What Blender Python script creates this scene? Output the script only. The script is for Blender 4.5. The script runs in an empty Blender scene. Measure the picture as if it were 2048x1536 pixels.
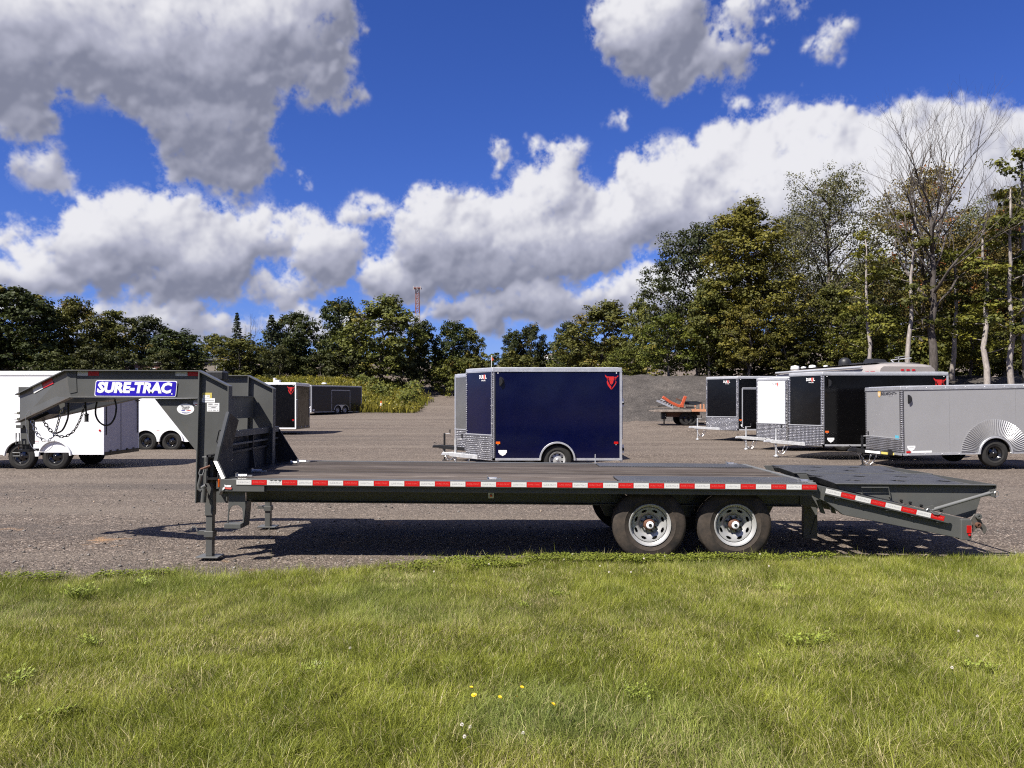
import bpy, bmesh, math, random
import numpy as np
from mathutils import Vector, Matrix
from mathutils.geometry import delaunay_2d_cdt

R = math.radians
scene = bpy.context.scene
col = scene.collection

# ------------------------------------------------------------------ camera
CAM_H = 1.70
F = 1540.0                      # focal length in photo pixels (2048 wide)
cam_d = bpy.data.cameras.new('camera')
cam = bpy.data.objects.new('camera', cam_d)
col.objects.link(cam)
cam.location = (0, 0, CAM_H)
cam.rotation_euler = (R(90), 0, 0)
cam_d.sensor_width = 36.0
cam_d.lens = 36.0 * F / 2048.0
cam_d.shift_y = 35.0 / 2048.0
cam_d.clip_start = 0.05
cam_d.clip_end = 3000
scene.camera = cam

# ------------------------------------------------------------------ light
SUN_M, SUN_K = 0.60, 0.55       # shadow shift along +X and +Y per metre of height
sun_to = Vector((-SUN_M, -SUN_K, 1.0)).normalized()
sun_el = math.asin(sun_to.z)
sun_az = math.atan2(sun_to.x, sun_to.y)      # from +Y towards +X
sd = bpy.data.lights.new('sun', 'SUN')
sd.energy = 5.0
sd.angle = R(0.53)
sd.color = (1.0, 0.945, 0.87)
sun = bpy.data.objects.new('sun', sd)
col.objects.link(sun)
sun.rotation_euler = sun_to.to_track_quat('Z', 'Y').to_euler()
sun.location = (-30, -30, 60)

scene.view_settings.view_transform = 'Standard'
scene.view_settings.look = 'None'
scene.view_settings.exposure = 0.92
scene.view_settings.gamma = 1.0
scene.view_settings.use_curve_mapping = False
scene.cycles.filter_width = 1.15
scene.cycles.use_denoising = False
scene.cycles.max_bounces = 6
scene.cycles.diffuse_bounces = 3
scene.cycles.glossy_bounces = 3
scene.cycles.transmission_bounces = 4
scene.cycles.transparent_max_bounces = 6

# ------------------------------------------------------------------ sky: Nishita air + procedurally grown cumulus
def fbm(shape, beta, seed, lo=1.0):
    rng = np.random.default_rng(seed)
    w = rng.standard_normal(shape)
    ky = np.fft.fftfreq(shape[0])[:, None] * shape[0]
    kx = np.fft.rfftfreq(shape[1])[None, :] * shape[0]
    k = np.sqrt(ky * ky + kx * kx)
    k[0, 0] = 1.0
    f = np.where(k < lo, 0, k ** (-beta / 2.0))
    n = np.fft.irfft2(np.fft.rfft2(w) * f, s=shape)
    return n / n.std()

def grow_clouds():
    W_, H_ = 2304, 1152
    AZ, E0, E1 = R(62), R(-4), R(58)
    k_az, k_el = W_ / (2 * AZ), H_ / (E1 - E0)
    def to_map(x, y):
        az = math.atan((x - 1024) / F)
        el = math.atan((803 - y) / F * math.cos(az))
        return (az + AZ) * k_az, (el - E0) * k_el, k_az / F * math.cos(az) ** 1.5
    # cumulus masses: x, y, rx, ry, weight, greyness
    B = [(330, 60, 330, 170, 1, .28), (110, 30, 230, 150, 1, .2), (560, 50, 150, 130, .9, .15), (30, 190, 90, 100, .95, .15), (400, 220, 170, 120, .95, .5),
         (440, 310, 130, 75, .95, .85), (90, 345, 85, 60, .7, .7), (230, 150, 110, 80, .85, .4), (-60, 60, 160, 200, 1, .4), (640, 100, 70, 120, .55, .1),
         (300, 465, 165, 88, 1, .15), (205, 505, 105, 85, 1, .1), (410, 530, 110, 80, 1, .5), (330, 575, 170, 42, 1, .9), (480, 480, 110, 50, .9, .25),
         (575, 450, 110, 34, .8, .2), (40, 560, 120, 50, 1, .1), (655, 515, 75, 72, 1, .1), (640, 570, 85, 35, 1, .5), (690, 470, 60, 26, .7, .1),
         (540, 582, 50, 32, .7, .7), (40, 467, 42, 24, .7, .5), (100, 520, 60, 40, .8, .1),
         (880, 470, 115, 95, 1, .15), (800, 560, 90, 55, 1, .2), (930, 520, 140, 75, 1, .55), (1000, 450, 145, 75, 1, .3), (1100, 420, 140, 75, 1, .25),
         (1080, 500, 210, 75, 1, .75), (870, 560, 130, 36, 1, 1.0), (1200, 480, 130, 65, 1, .5), (1300, 330, 100, 42, .8, .3), (1130, 300, 90, 24, .55, .3),
         (990, 315, 42, 38, .6, .5), (730, 420, 50, 28, .6, .4), (1230, 395, 90, 40, .9, .3), (1120, 345, 60, 40, .7, .4),
         (1350, 410, 140, 85, 1, .4), (1480, 340, 150, 95, 1, .25), (1600, 300, 120, 80, 1, .15), (1750, 300, 160, 95, 1, .15), (1900, 290, 170, 85, 1, .15),
         (2060, 310, 140, 105, 1, .1), (1650, 410, 310, 130, 1, .3), (1900, 430, 260, 160, 1, .25), (1450, 430, 210, 85, 1, .45), (1820, 560, 340, 160, 1, .4),
         (1100, 610, 190, 52, 1, .2), (960, 625, 130, 38, 1, .2), (1240, 590, 110, 50, 1, .15), (1380, 600, 160, 90, .9, .2), (800, 650, 90, 25, .8, .1),
         (370, 640, 90, 34, .9, .15), (260, 620, 100, 22, .8, .2), (610, 632, 70, 24, .9, .1), (440, 642, 70, 28, .9, .1), (520, 660, 300, 22, .7, .1), (140, 640, 200, 30, .8, .2), (330, 668, 270, 30, .9, .15), (680, 655, 120, 26, .85, .1),
         (1310, 65, 115, 95, .9, .55), (1330, 145, 95, 40, .9, .45), (1270, 15, 100, 60, .9, .3), (1440, 115, 75, 55, .8, .25), (1520, 15, 100, 34, .75, .2),
         (1560, 203, 55, 20, .55, .1), (470, 402, 100, 20, .55, .5), (690, 190, 40, 22, .42, .4), (1660, 80, 60, 34, .42, .2), (1470, 205, 40, 14, .4, .2),
         (1230, 245, 60, 16, .4, .2), (610, 372, 40, 12, .4, .3)]
    rng = np.random.default_rng(5)
    for i in range(26):          # the same broken cumulus goes on outside the frame
        x, y = rng.uniform(-3200, 5200), rng.uniform(-2400, 640)
        if -260 < x < 2320 and y > -190:
            continue
        s = rng.uniform(90, 330) * (1 + max(0, -y) / 1400)
        B.append((x, y, s, s * rng.uniform(.4, .6), 1, rng.uniform(.1, .7)))
    def blur(a_, r):
        k = np.exp(-(np.fft.fftfreq(H_)[:, None] ** 2 + np.fft.rfftfreq(W_)[None, :] ** 2) * (2 * math.pi ** 2) * r * r)
        return np.fft.irfft2(np.fft.rfft2(a_) * k, s=a_.shape)
    # every mass is heaped up from round puffs; the highest puff wins
    Z = np.zeros((H_, W_)); V = np.zeros((H_, W_)); G = np.zeros((H_, W_)); C = np.zeros((H_, W_))
    for x, y, rx, ry, w, g in B:
        mx, my, sc = to_map(x, y)
        rx, ry = rx * sc, ry * sc
        area = rx * ry
        small = min(rx, ry)
        n = int(30 + area / 48)
        for i in range(min(n, 420)):
            u = rng.random()
            r = small * (.52 * (1 - u) ** 2.2 + .085)
            r = max(r, 3.5)
            t = rng.uniform(0, 2 * math.pi)
            q = math.sqrt(rng.random()) * max(.2, 1 - .8 * r / small)
            cx = mx + math.cos(t) * q * rx
            dy = math.sin(t) * q
            cy = my + (dy if dy > 0 else dy * .82) * ry
            x0, x1, y0, y1 = int(cx - r) - 1, int(cx + r) + 2, int(cy - r) - 1, int(cy + r) + 2
            if x1 <= 0 or y1 <= 0 or x0 >= W_ or y0 >= H_:
                continue
            x0, y0 = max(0, x0), max(0, y0); x1, y1 = min(W_, x1), min(H_, y1)
            yy, xx = np.mgrid[y0:y1, x0:x1]
            d2 = ((xx - cx) ** 2 + (yy - cy) ** 2) / (r * r)
            m = d2 < 1
            base = small * (.75 * math.sqrt(max(0, 1 - q * q)) + .10 * dy)
            z = base + r * np.sqrt(np.clip(1 - d2, 0, 1)) * .95
            cov = w * np.clip((1 - d2) * 1.6, 0, 1)
            sl = (slice(y0, y1), slice(x0, x1))
            C[sl] = np.maximum(C[sl], np.where(m, cov, 0)) + .10 * np.where(m, cov, 0)
            up = m & (z > Z[sl])
            vv = (yy - my) / ry
            Z[sl] = np.where(up, z, Z[sl]); V[sl] = np.where(up, vv, V[sl]); G[sl] = np.where(up, g, G[sl])
    # ragged, wind-drawn edges
    ii, jj = np.mgrid[0:H_, 0:W_]
    wx = 8 * fbm((H_, W_), 3.4, 11, 8) + 2.6 * fbm((H_, W_), 3.0, 13, 40) + 1.1 * fbm((H_, W_), 2.6, 15, 110)
    wy = 6 * fbm((H_, W_), 3.4, 12, 8) + 2.6 * fbm((H_, W_), 3.0, 14, 40) + 1.1 * fbm((H_, W_), 2.6, 16, 110)
    si = np.clip(ii + wy, 0, H_ - 1).astype(int); sj = np.clip(jj + wx, 0, W_ - 1).astype(int)
    Z, V, G, C = Z[si, sj], blur(V, 7)[si, sj], blur(G, 9)[si, sj], np.clip(C, 0, 1.3)[si, sj]
    n_big = fbm((H_, W_), 3.2, 3, 7)
    n_mid = fbm((H_, W_), 3.2, 4, 18)
    n_fin = fbm((H_, W_), 3.0, 6, 50)
    inside = np.clip(blur(C, 3) * 1.6, 0, 1)
    c2 = blur(C, 2.2) * .55 + blur(C, 6) * .45
    cov = c2 + (.13 * n_big + .12 * n_mid + .10 * n_fin) * np.clip(c2 * 2.2, 0, 1)
    wisp = fbm((H_, W_), 2.7, 31, 24)
    cov = cov + .10 * wisp * np.clip(1.2 - c2, 0, 1) * np.clip(c2 * 3, 0, 1)
    a = np.clip((cov - .06) / .95, 0, 1)
    a = 1 - (1 - a) ** 2.0
    a = np.clip(a, 0, 1) ** 1.4
    a = blur(a, .6)
    veil = blur(C, 10) * np.clip(.42 + .30 * fbm((H_, W_), 3.0, 41, 12) + .22 * fbm((H_, W_), 2.6, 42, 50), 0, 1)
    a = 1 - (1 - a) * (1 - np.clip(veil - .06, 0, .38))
    def relief(r, k):
        z = blur(Z, r)
        gx, gy = np.gradient(z, axis=1), np.gradient(z, axis=0)
        nz = 1 / np.sqrt(1 + (gx * k) ** 2 + (gy * k) ** 2)
        # light from above, a little from the left and from behind the camera
        return np.clip((gx * k * .40 - gy * k * .62 + .66) * nz, 0, 1)
    sh = .14 * relief(2.0, .7) + .28 * relief(5, 1.0) + .32 * relief(13, 1.6) + .26 * relief(32, 2.4)
    fall = np.clip(.80 + .44 * (V + .12 * n_mid + .14 * n_big), .22, 1.05)
    lit = sh * (1 - (1 - fall) * (.40 + .45 * G)) * (1 - .16 * G) + .016 * n_mid + .016 * n_fin
    thin = np.clip(1 - blur(C, 5) * .95, 0, 1)
    lit = lit + thin * (.24 - .12 * G)
    lit = np.clip(1.20 * lit - .01, 0, 1)
    lit = 1 - np.sqrt((1 - lit) ** 2 + .0025) + .02
    lit = blur(lit, 1.1)
    sh_c = np.array([.225, .240, .325])
    mi_c = np.array([.48, .49, .60])
    hi_c = np.array([.90, .895, .93])
    l3 = np.clip(lit, 0, 1)[..., None]
    rgb = np.where(l3 < .5, sh_c + (mi_c - sh_c) * (l3 / .5), mi_c + (hi_c - mi_c) * ((l3 - .5) / .5))
    out = np.ones((H_, W_, 4), np.float32)
    out[..., :3] = rgb
    out[..., 3] = np.clip(a, 0, 1) * .985
    im = bpy.data.images.new('cumulus_field', W_, H_, alpha=True, float_buffer=True)
    im.colorspace_settings.name = 'Non-Color'
    im.alpha_mode = 'CHANNEL_PACKED'
    im.pixels.foreach_set(out.ravel())
    im.update()
    return im, AZ, E0, E1

def make_world():
    w = bpy.data.worlds.new('World')
    scene.world = w
    w.use_nodes = True
    nt = w.node_tree
    nt.nodes.clear()
    N, L = nt.nodes.new, nt.links.new
    out = N('ShaderNodeOutputWorld')
    sky = N('ShaderNodeTexSky')
    sky.sky_type = 'NISHITA'
    sky.sun_disc = False
    sky.sun_elevation = sun_el
    sky.sun_rotation = sun_az
    sky.altitude = 300
    sky.air_density = 1.0
    sky.dust_density = 0.25
    sky.ozone_density = 3.0
    hs = N('ShaderNodeHueSaturation')
    hs.inputs['Saturation'].default_value = SKY_SAT
    hs.inputs['Value'].default_value = 1.0
    L(sky.outputs[0], hs.inputs['Color'])
    b1 = N('ShaderNodeBackground')
    b1.inputs['Strength'].default_value = SKY_STR
    gr = N('ShaderNodeMix'); gr.data_type = 'RGBA'; gr.blend_type = 'MULTIPLY'
    gr.inputs[0].default_value = 1.0
    gr.inputs[7].default_value = SKY_TINT
    L(hs.outputs[0], gr.inputs[6])
    L(gr.outputs[2], b1.inputs['Color'])
    im, AZ, E0, E1 = grow_clouds()
    tc = N('ShaderNodeTexCoord')
    sp = N('ShaderNodeSeparateXYZ')
    L(tc.outputs['Generated'], sp.inputs[0])
    def M(op, a, b=None, c=None):
        n = N('ShaderNodeMath'); n.operation = op
        for i, q in enumerate((a, b, c)):
            if q is None: continue
            if isinstance(q, (int, float)): n.inputs[i].default_value = q
            else: L(q, n.inputs[i])
        return n.outputs[0]
    azn = M('ARCTAN2', sp.outputs[0], sp.outputs[1])
    eln = M('ARCSINE', sp.outputs[2])
    u = M('MULTIPLY_ADD', azn, 1 / (2 * AZ), .5)
    v = M('MULTIPLY_ADD', eln, 1 / (E1 - E0), -E0 / (E1 - E0))
    cb = N('ShaderNodeCombineXYZ')
    L(u, cb.inputs[0]); L(v, cb.inputs[1])
    ti = N('ShaderNodeTexImage')
    ti.image = im
    ti.extension = 'MIRROR'
    L(cb.outputs[0], ti.inputs[0])
    b2 = N('ShaderNodeBackground')
    b2.inputs['Strength'].default_value = CLOUD_STR
    L(ti.outputs['Color'], b2.inputs['Color'])
    up = M('GREATER_THAN', sp.outputs[2], -.02)
    fac = M('MULTIPLY', ti.outputs['Alpha'], up)
    mx = N('ShaderNodeMixShader')
    L(fac, mx.inputs[0]); L(b1.outputs[0], mx.inputs[1]); L(b2.outputs[0], mx.inputs[2])
    L(mx.outputs[0], out.inputs[0])
    w.cycles.sampling_method = 'MANUAL'
    w.cycles.sample_map_resolution = 1024

SKY_SAT, SKY_STR, CLOUD_STR = 1.15, 0.053, 0.51
SKY_TINT = (.56, .66, 1.26, 1)
make_world()

# ------------------------------------------------------------------ helpers
def T(px, py, Y):
    """photo pixel + distance -> world point"""
    return Vector(((px - 1024) / F * Y, Y, CAM_H - (py - 803) / F * Y))

class MB:
    def __init__(s):
        s.v, s.f = [], []
    def add(s, vs, fs):
        o = len(s.v)
        s.v += [tuple(p) for p in vs]
        s.f += [tuple(i + o for i in f) for f in fs]
        return s
    def box(s, x0, x1, y0, y1, z0, z1):
        return s.hexa([(x0, y0, z0), (x1, y0, z0), (x1, y1, z0), (x0, y1, z0)], [(x0, y0, z1), (x1, y0, z1), (x1, y1, z1), (x0, y1, z1)])
    def hexa(s, b, t):
        return s.add(list(b) + list(t), [(3, 2, 1, 0), (4, 5, 6, 7), (0, 1, 5, 4), (1, 2, 6, 5), (2, 3, 7, 6), (3, 0, 4, 7)])
    def pris(s, pts, vec):
        n = len(pts)
        v = Vector(vec)
        p = [Vector(q) for q in pts]
        return s.add(p + [q + v for q in p], [tuple(range(n))[::-1], tuple(range(n, 2 * n))] + [(i, (i + 1) % n, n + (i + 1) % n, n + i) for i in range(n)])
    def prism(s, poly, axis, a0, a1):
        if axis == 'y':
            return s.pris([(x, a0, z) for x, z in poly], (0, a1 - a0, 0))
        if axis == 'x':
            return s.pris([(a0, y, z) for y, z in poly], (a1 - a0, 0, 0))
        return s.pris([(x, y, a0) for x, y in poly], (0, 0, a1 - a0))
    def tube(s, pts, r, n=6, closed=False):
        P = [Vector(p) for p in pts]
        m = len(P)
        rr = r if isinstance(r, (list, tuple)) else [r] * m
        vs, fs = [], []
        pu = None
        for i, p in enumerate(P):
            a = P[(i - 1) % m] if (closed or i > 0) else p
            b = P[(i + 1) % m] if (closed or i < m - 1) else p
            d = (b - a)
            d = d.normalized() if d.length > 1e-9 else Vector((0, 0, 1))
            if pu is None:
                pu = d.orthogonal().normalized()
            u = (pu - d * pu.dot(d))
            u = u.normalized() if u.length > 1e-6 else d.orthogonal().normalized()
            pu = u
            w = d.cross(u)
            for k in range(n):
                t = 2 * math.pi * k / n
                vs.append(p + (u * math.cos(t) + w * math.sin(t)) * rr[i])
        seg = m if closed else m - 1
        for i in range(seg):
            j = (i + 1) % m
            for k in range(n):
                q = (k + 1) % n
                fs.append((i * n + k, i * n + q, j * n + q, j * n + k))
        if not closed:
            fs.append(tuple(range(n))[::-1])
            fs.append(tuple(range((m - 1) * n, m * n)))
        return s.add(vs, fs)
    def lathe(s, prof, o=(0, 0, 0), axis='y', n=24, closed=False):
        vs, fs = [], []
        m = len(prof)
        for r, a in prof:
            for k in range(n):
                t = 2 * math.pi * k / n
                c, q = r * math.cos(t), r * math.sin(t)
                p = (c, a, q) if axis == 'y' else ((a, c, q) if axis == 'x' else (c, q, a))
                vs.append((p[0] + o[0], p[1] + o[1], p[2] + o[2]))
        for i in range(m if closed else m - 1):
            j = (i + 1) % m
            for k in range(n):
                q = (k + 1) % n
                fs.append((i * n + k, i * n + q, j * n + q, j * n + k))
        return s.add(vs, fs)
    def poly(s, pts, M=None):
        vs = [Vector((p[0], p[1], p[2] if len(p) > 2 else 0)) for p in pts]
        if M is not None:
            vs = [M @ p for p in vs]
        return s.add(vs, [tuple(range(len(vs)))])
    def decal(s, poly, M, t=.003):
        """flat print: polygon in the XY plane of M, t thick"""
        vs = [M @ Vector((x, y, .0005)) for x, y in poly]
        n = (M.to_3x3() @ Vector((0, 0, 1))).normalized()
        return s.pris(vs, n * t)
    def xf(s, M):
        s.v = [tuple(M @ Vector(p)) for p in s.v]
        return s
    def mesh(s, name):
        me = bpy.data.meshes.new(name)
        me.from_pydata(s.v, [], s.f)
        bm = bmesh.new()
        bm.from_mesh(me)
        bmesh.ops.recalc_face_normals(bm, faces=bm.faces)
        bm.to_mesh(me)
        bm.free()
        return me
    def build(s, name, mat, parent=None, smooth=False, bevel=0, **kw):
        me = s.mesh(name)
        o = mobj(name, me, mat, parent, **kw)
        if smooth:
            me.shade_smooth()
            me.set_sharp_from_angle(angle=R(smooth if smooth > 1 else 38))
        if bevel:
            b = o.modifiers.new('bevel', 'BEVEL')
            b.width = bevel
            b.segments = 1
            b.limit_method = 'ANGLE'
            b.angle_limit = R(40)
        return o

def mobj(name, me, mat, parent=None, **kw):
    o = bpy.data.objects.new(name, me)
    col.objects.link(o)
    if mat is not None and not me.materials:
        me.materials.append(mat)
    if parent is not None:
        o.parent = parent
    for k, q in kw.items():
        o[k] = q
    return o

def empty(name, loc=(0, 0, 0), rot=(0, 0, 0), parent=None):
    o = bpy.data.objects.new(name, None)
    o.empty_display_size = .2
    col.objects.link(o)
    o.location = loc
    o.rotation_euler = rot
    if parent is not None:
        o.parent = parent
    return o

def tag(o, label=None, cat=None, group=None, kind=None):
    for k, q in (('label', label), ('category', cat), ('group', group), ('kind', kind)):
        if q:
            o[k] = q
    return o

def copy_tree(o, parent=None):
    c = o.copy()
    col.objects.link(c)
    c.parent = parent
    for ch in list(o.children):
        copy_tree(ch, c)
    return c

def frame(o, right):
    r = Vector(right).normalized()
    u = Vector((0, 0, 1))
    n = r.cross(u)
    M = Matrix((r, u, n)).transposed().to_4x4()
    M.translation = Vector(o)
    return M

def rrect(w, h, r, n=4, shear=0):
    pts = []
    for cx, cy, a0 in ((w / 2 - r, h / 2 - r, 0), (-w / 2 + r, h / 2 - r, 90), (-w / 2 + r, -h / 2 + r, 180), (w / 2 - r, -h / 2 + r, 270)):
        for i in range(n + 1):
            a = R(a0 + 90 * i / n)
            pts.append((cx + r * math.cos(a), cy + r * math.sin(a)))
    return [(x + shear * y, y) for x, y in pts]

def ellipse(w, h, n=24):
    return [(w / 2 * math.cos(2 * math.pi * i / n), h / 2 * math.sin(2 * math.pi * i / n)) for i in range(n)]

def plate(outer, holes):
    """triangles of a flat plate with holes: (2d verts, tris, boundary loops)"""
    vs, ed, loops = [], [], []
    for lp in [outer] + holes:
        o = len(vs)
        vs += [Vector(p) for p in lp]
        n = len(lp)
        ed += [(o + i, o + (i + 1) % n) for i in range(n)]
        loops.append(list(range(o, o + n)))
    r = delaunay_2d_cdt(vs, ed, [], 1, 1e-6)
    V, Fc = r[0], r[2]
    def inside(p, lp):
        c = False
        j = len(lp) - 1
        for i in range(len(lp)):
            a, b = lp[i], lp[j]
            if (a[1] > p[1]) != (b[1] > p[1]) and p[0] < (b[0] - a[0]) * (p[1] - a[1]) / (b[1] - a[1]) + a[0]:
                c = not c
            j = i
        return c
    out = []
    for f in Fc:
        c = sum((V[i] for i in f), Vector((0, 0))) / len(f)
        if inside(c, outer) and not any(inside(c, h) for h in holes):
            out.append(tuple(f))
    return [tuple(p) for p in V], out, loops

def plate_mb(mb, outer, holes, to3, vec):
    V, tr, loops = plate(outer, holes)
    n = len(V)
    p = [Vector(to3(*q)) for q in V]
    v = Vector(vec)
    fs = [f[::-1] for f in tr] + [tuple(i + n for i in f) for f in tr]
    for lp in loops:
        m = len(lp)
        fs += [(lp[i], lp[(i + 1) % m], lp[(i + 1) % m] + n, lp[i] + n) for i in range(m)]
    return mb.add(p + [q + v for q in p], fs)

_txt = {}
def text_mb(s, h, bold=0, shear=0, width=1.0, align='CENTER', space=1.0):
    """lettering as flat polygons in the XY plane, cap height h"""
    key = (s, bold, shear, align, space)
    if key not in _txt:
        cu = bpy.data.curves.new('lettering', 'FONT')
        cu.body = s
        cu.align_x = align
        cu.align_y = 'CENTER'
        cu.offset = bold
        cu.shear = shear
        cu.space_character = space
        cu.resolution_u = 2
        o = bpy.data.objects.new('lettering', cu)
        me = bpy.data.meshes.new_from_object(o)
        vs = [tuple(v.co) for v in me.vertices]
        fs = [tuple(p.vertices) for p in me.polygons]
        bpy.data.objects.remove(o)
        bpy.data.meshes.remove(me)
        _txt[key] = (vs, fs)
    vs, fs = _txt[key]
    k = h / .70
    mb = MB()
    mb.add([(x * k * width, y * k, 0) for x, y, z in vs], fs)
    return mb

def lettering(s, h, M, mat, parent, name='lettering', lift=.004, **kw):
    mb = text_mb(s, h, **kw)
    n = (M.to_3x3() @ Vector((0, 0, 1))).normalized() * lift
    mb.v = [tuple(M @ Vector(p) + n) for p in mb.v]
    return mb.build(name, mat, parent)

def fast_mesh(name, V, Fc, mat, parent=None, colr=None, smooth=False, **kw):
    """V (n,3), Fc (m,k) numpy; colr (n,3) per vertex"""
    me = bpy.data.meshes.new(name)
    n, (m, k) = len(V), Fc.shape
    me.vertices.add(n)
    me.vertices.foreach_set('co', np.ascontiguousarray(V, np.float32).ravel())
    me.loops.add(m * k)
    me.loops.foreach_set('vertex_index', np.ascontiguousarray(Fc, np.int32).ravel())
    me.polygons.add(m)
    me.polygons.foreach_set('loop_start', np.arange(0, m * k, k, dtype=np.int32))
    me.polygons.foreach_set('loop_total', np.full(m, k, np.int32))
    me.update(calc_edges=True)
    if colr is not None:
        ca = me.color_attributes.new('tint', 'FLOAT_COLOR', 'POINT')
        c4 = np.ones((n, 4), np.float32)
        c4[:, :3] = colr
        ca.data.foreach_set('color', c4.ravel())
    me.validate()
    if smooth:
        me.shade_smooth()
    return mobj(name, me, mat, parent, **kw)
# ------------------------------------------------------------------ materials
class NT:
    def __init__(s, name):
        m = bpy.data.materials.new(name)
        m.use_nodes = True
        s.m, s.t = m, m.node_tree
        s.t.nodes.clear()
        s.out = s.n('ShaderNodeOutputMaterial')
        s.p = s.n('ShaderNodeBsdfPrincipled')
        s.l(s.p.outputs[0], s.out.inputs[0])
        s.tc = s.n('ShaderNodeTexCoord')
    def n(s, t, **kw):
        q = s.t.nodes.new(t)
        for k, v in kw.items():
            setattr(q, k, v)
        return q
    def l(s, a, b):
        s.t.links.new(a, b)
    def noise(s, scale, detail=4, rough=.55, vec=None, dist=0):
        q = s.n('ShaderNodeTexNoise')
        q.inputs['Scale'].default_value = scale
        q.inputs['Detail'].default_value = detail
        q.inputs['Roughness'].default_value = rough
        q.inputs['Distortion'].default_value = dist
        s.l(vec or s.tc.outputs['Object'], q.inputs['Vector'])
        return q.outputs[0]
    def ramp(s, fac, pts):
        q = s.n('ShaderNodeValToRGB')
        e = q.color_ramp.elements
        while len(e) < len(pts):
            e.new(.5)
        for i, (p, c) in enumerate(pts):
            e[i].position = p
            c = c if isinstance(c, (tuple, list)) else (c, c, c)
            e[i].color = (c[0], c[1], c[2], 1)
        s.l(fac, q.inputs[0])
        return q.outputs[0]
    def mix(s, fac, a, b, mode='MIX'):
        q = s.n('ShaderNodeMix', data_type='RGBA', blend_type=mode)
        for i, v in ((0, fac), (6, a), (7, b)):
            if isinstance(v, (int, float)):
                q.inputs[i].default_value = v
            elif isinstance(v, (tuple, list)):
                q.inputs[i].default_value = (v[0], v[1], v[2], 1)
            else:
                s.l(v, q.inputs[i])
        return q.outputs[2]
    def math(s, op, a, b=None, c=None):
        q = s.n('ShaderNodeMath', operation=op)
        for i, v in enumerate((a, b, c)):
            if v is None:
                continue
            if isinstance(v, (int, float)):
                q.inputs[i].default_value = v
            else:
                s.l(v, q.inputs[i])
        return q.outputs[0]
    def bump(s, h, strength=.3, dist=.01, normal=None):
        q = s.n('ShaderNodeBump')
        q.inputs['Strength'].default_value = strength
        q.inputs['Distance'].default_value = dist
        s.l(h, q.inputs['Height'])
        if normal is not None:
            s.l(normal, q.inputs['Normal'])
        s.l(q.outputs[0], s.p.inputs['Normal'])
        return q.outputs[0]
    def set(s, **kw):
        for k, v in kw.items():
            i = s.p.inputs[k.replace('_', ' ')]
            if isinstance(v, (int, float)):
                i.default_value = v
            elif isinstance(v, (tuple, list)):
                i.default_value = (v[0], v[1], v[2], 1) if len(v) == 3 else v
            else:
                s.l(v, i)

def pm(name, c, rough=.5, metal=0, var=.12, vs=6, bump=0, bs=60, coat=0, spec=.5, wave=0, ws=2.2, dirt=None, dirt_amt=.5, dirt_s=3):
    s = NT(name)
    n = s.noise(vs, 5)
    lo = tuple(x * (1 - var) for x in c)
    hi = tuple(min(1, x * (1 + var)) for x in c)
    cc = s.ramp(n, [(.3, lo), (.7, hi)])
    if dirt:
        d = s.noise(dirt_s, 6, .65, dist=.4)
        k = s.ramp(d, [(.62 - .3 * dirt_amt, 0.0), (.80 - .2 * dirt_amt, 1.0)])
        cc = s.mix(s.math('MULTIPLY', k, .75), cc, dirt)
    s.set(Base_Color=cc, Metallic=metal, Specular_IOR_Level=spec)
    r = s.noise(vs * 2.3, 4)
    s.set(Roughness=s.ramp(r, [(.3, max(.02, rough * .8)), (.7, min(1, rough * 1.2))]))
    if coat:
        s.set(Coat_Weight=coat, Coat_Roughness=.06)
    nm = None
    if wave:
        nm = s.bump(s.noise(ws, 2), wave, .05)
    if bump:
        s.bump(s.noise(bs, 4), bump, .005, nm)
    return s.m

def tread(name, c, rough, metal, f=150.0, amp=.6):
    """raised-bar tread plate"""
    s = NT(name)
    sp = s.n('ShaderNodeSeparateXYZ')
    s.l(s.tc.outputs['Object'], sp.inputs[0])
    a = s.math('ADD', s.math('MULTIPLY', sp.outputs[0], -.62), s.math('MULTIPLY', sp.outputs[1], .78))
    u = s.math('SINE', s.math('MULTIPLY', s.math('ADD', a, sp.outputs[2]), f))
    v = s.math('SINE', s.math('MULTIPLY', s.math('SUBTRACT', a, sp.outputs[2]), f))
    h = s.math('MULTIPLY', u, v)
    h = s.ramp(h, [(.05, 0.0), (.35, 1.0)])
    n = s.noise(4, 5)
    cc = s.mix(h, tuple(x * .22 for x in c), c)  # glints put into the colour: raised bars bright, plate between them dark
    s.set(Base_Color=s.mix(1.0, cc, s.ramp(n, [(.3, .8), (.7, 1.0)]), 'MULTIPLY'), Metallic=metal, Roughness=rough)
    s.bump(h, amp, .006)
    return s.m

def floor_tread(name, c, rough, metal, f=120.0, amp=.5):
    s = NT(name)
    sp = s.n('ShaderNodeSeparateXYZ')
    s.l(s.tc.outputs['Object'], sp.inputs[0])
    u = s.math('SINE', s.math('MULTIPLY', s.math('ADD', sp.outputs[0], sp.outputs[1]), f))
    v = s.math('SINE', s.math('MULTIPLY', s.math('SUBTRACT', sp.outputs[0], sp.outputs[1]), f))
    h = s.ramp(s.math('MULTIPLY', u, v), [(.1, 0.0), (.4, 1.0)])
    n = s.noise(5, 6, .6)
    s.set(Base_Color=s.ramp(n, [(.3, tuple(x * .7 for x in c)), (.7, c)]), Metallic=metal, Roughness=rough)
    s.bump(h, amp, .005)
    return s.m

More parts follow.
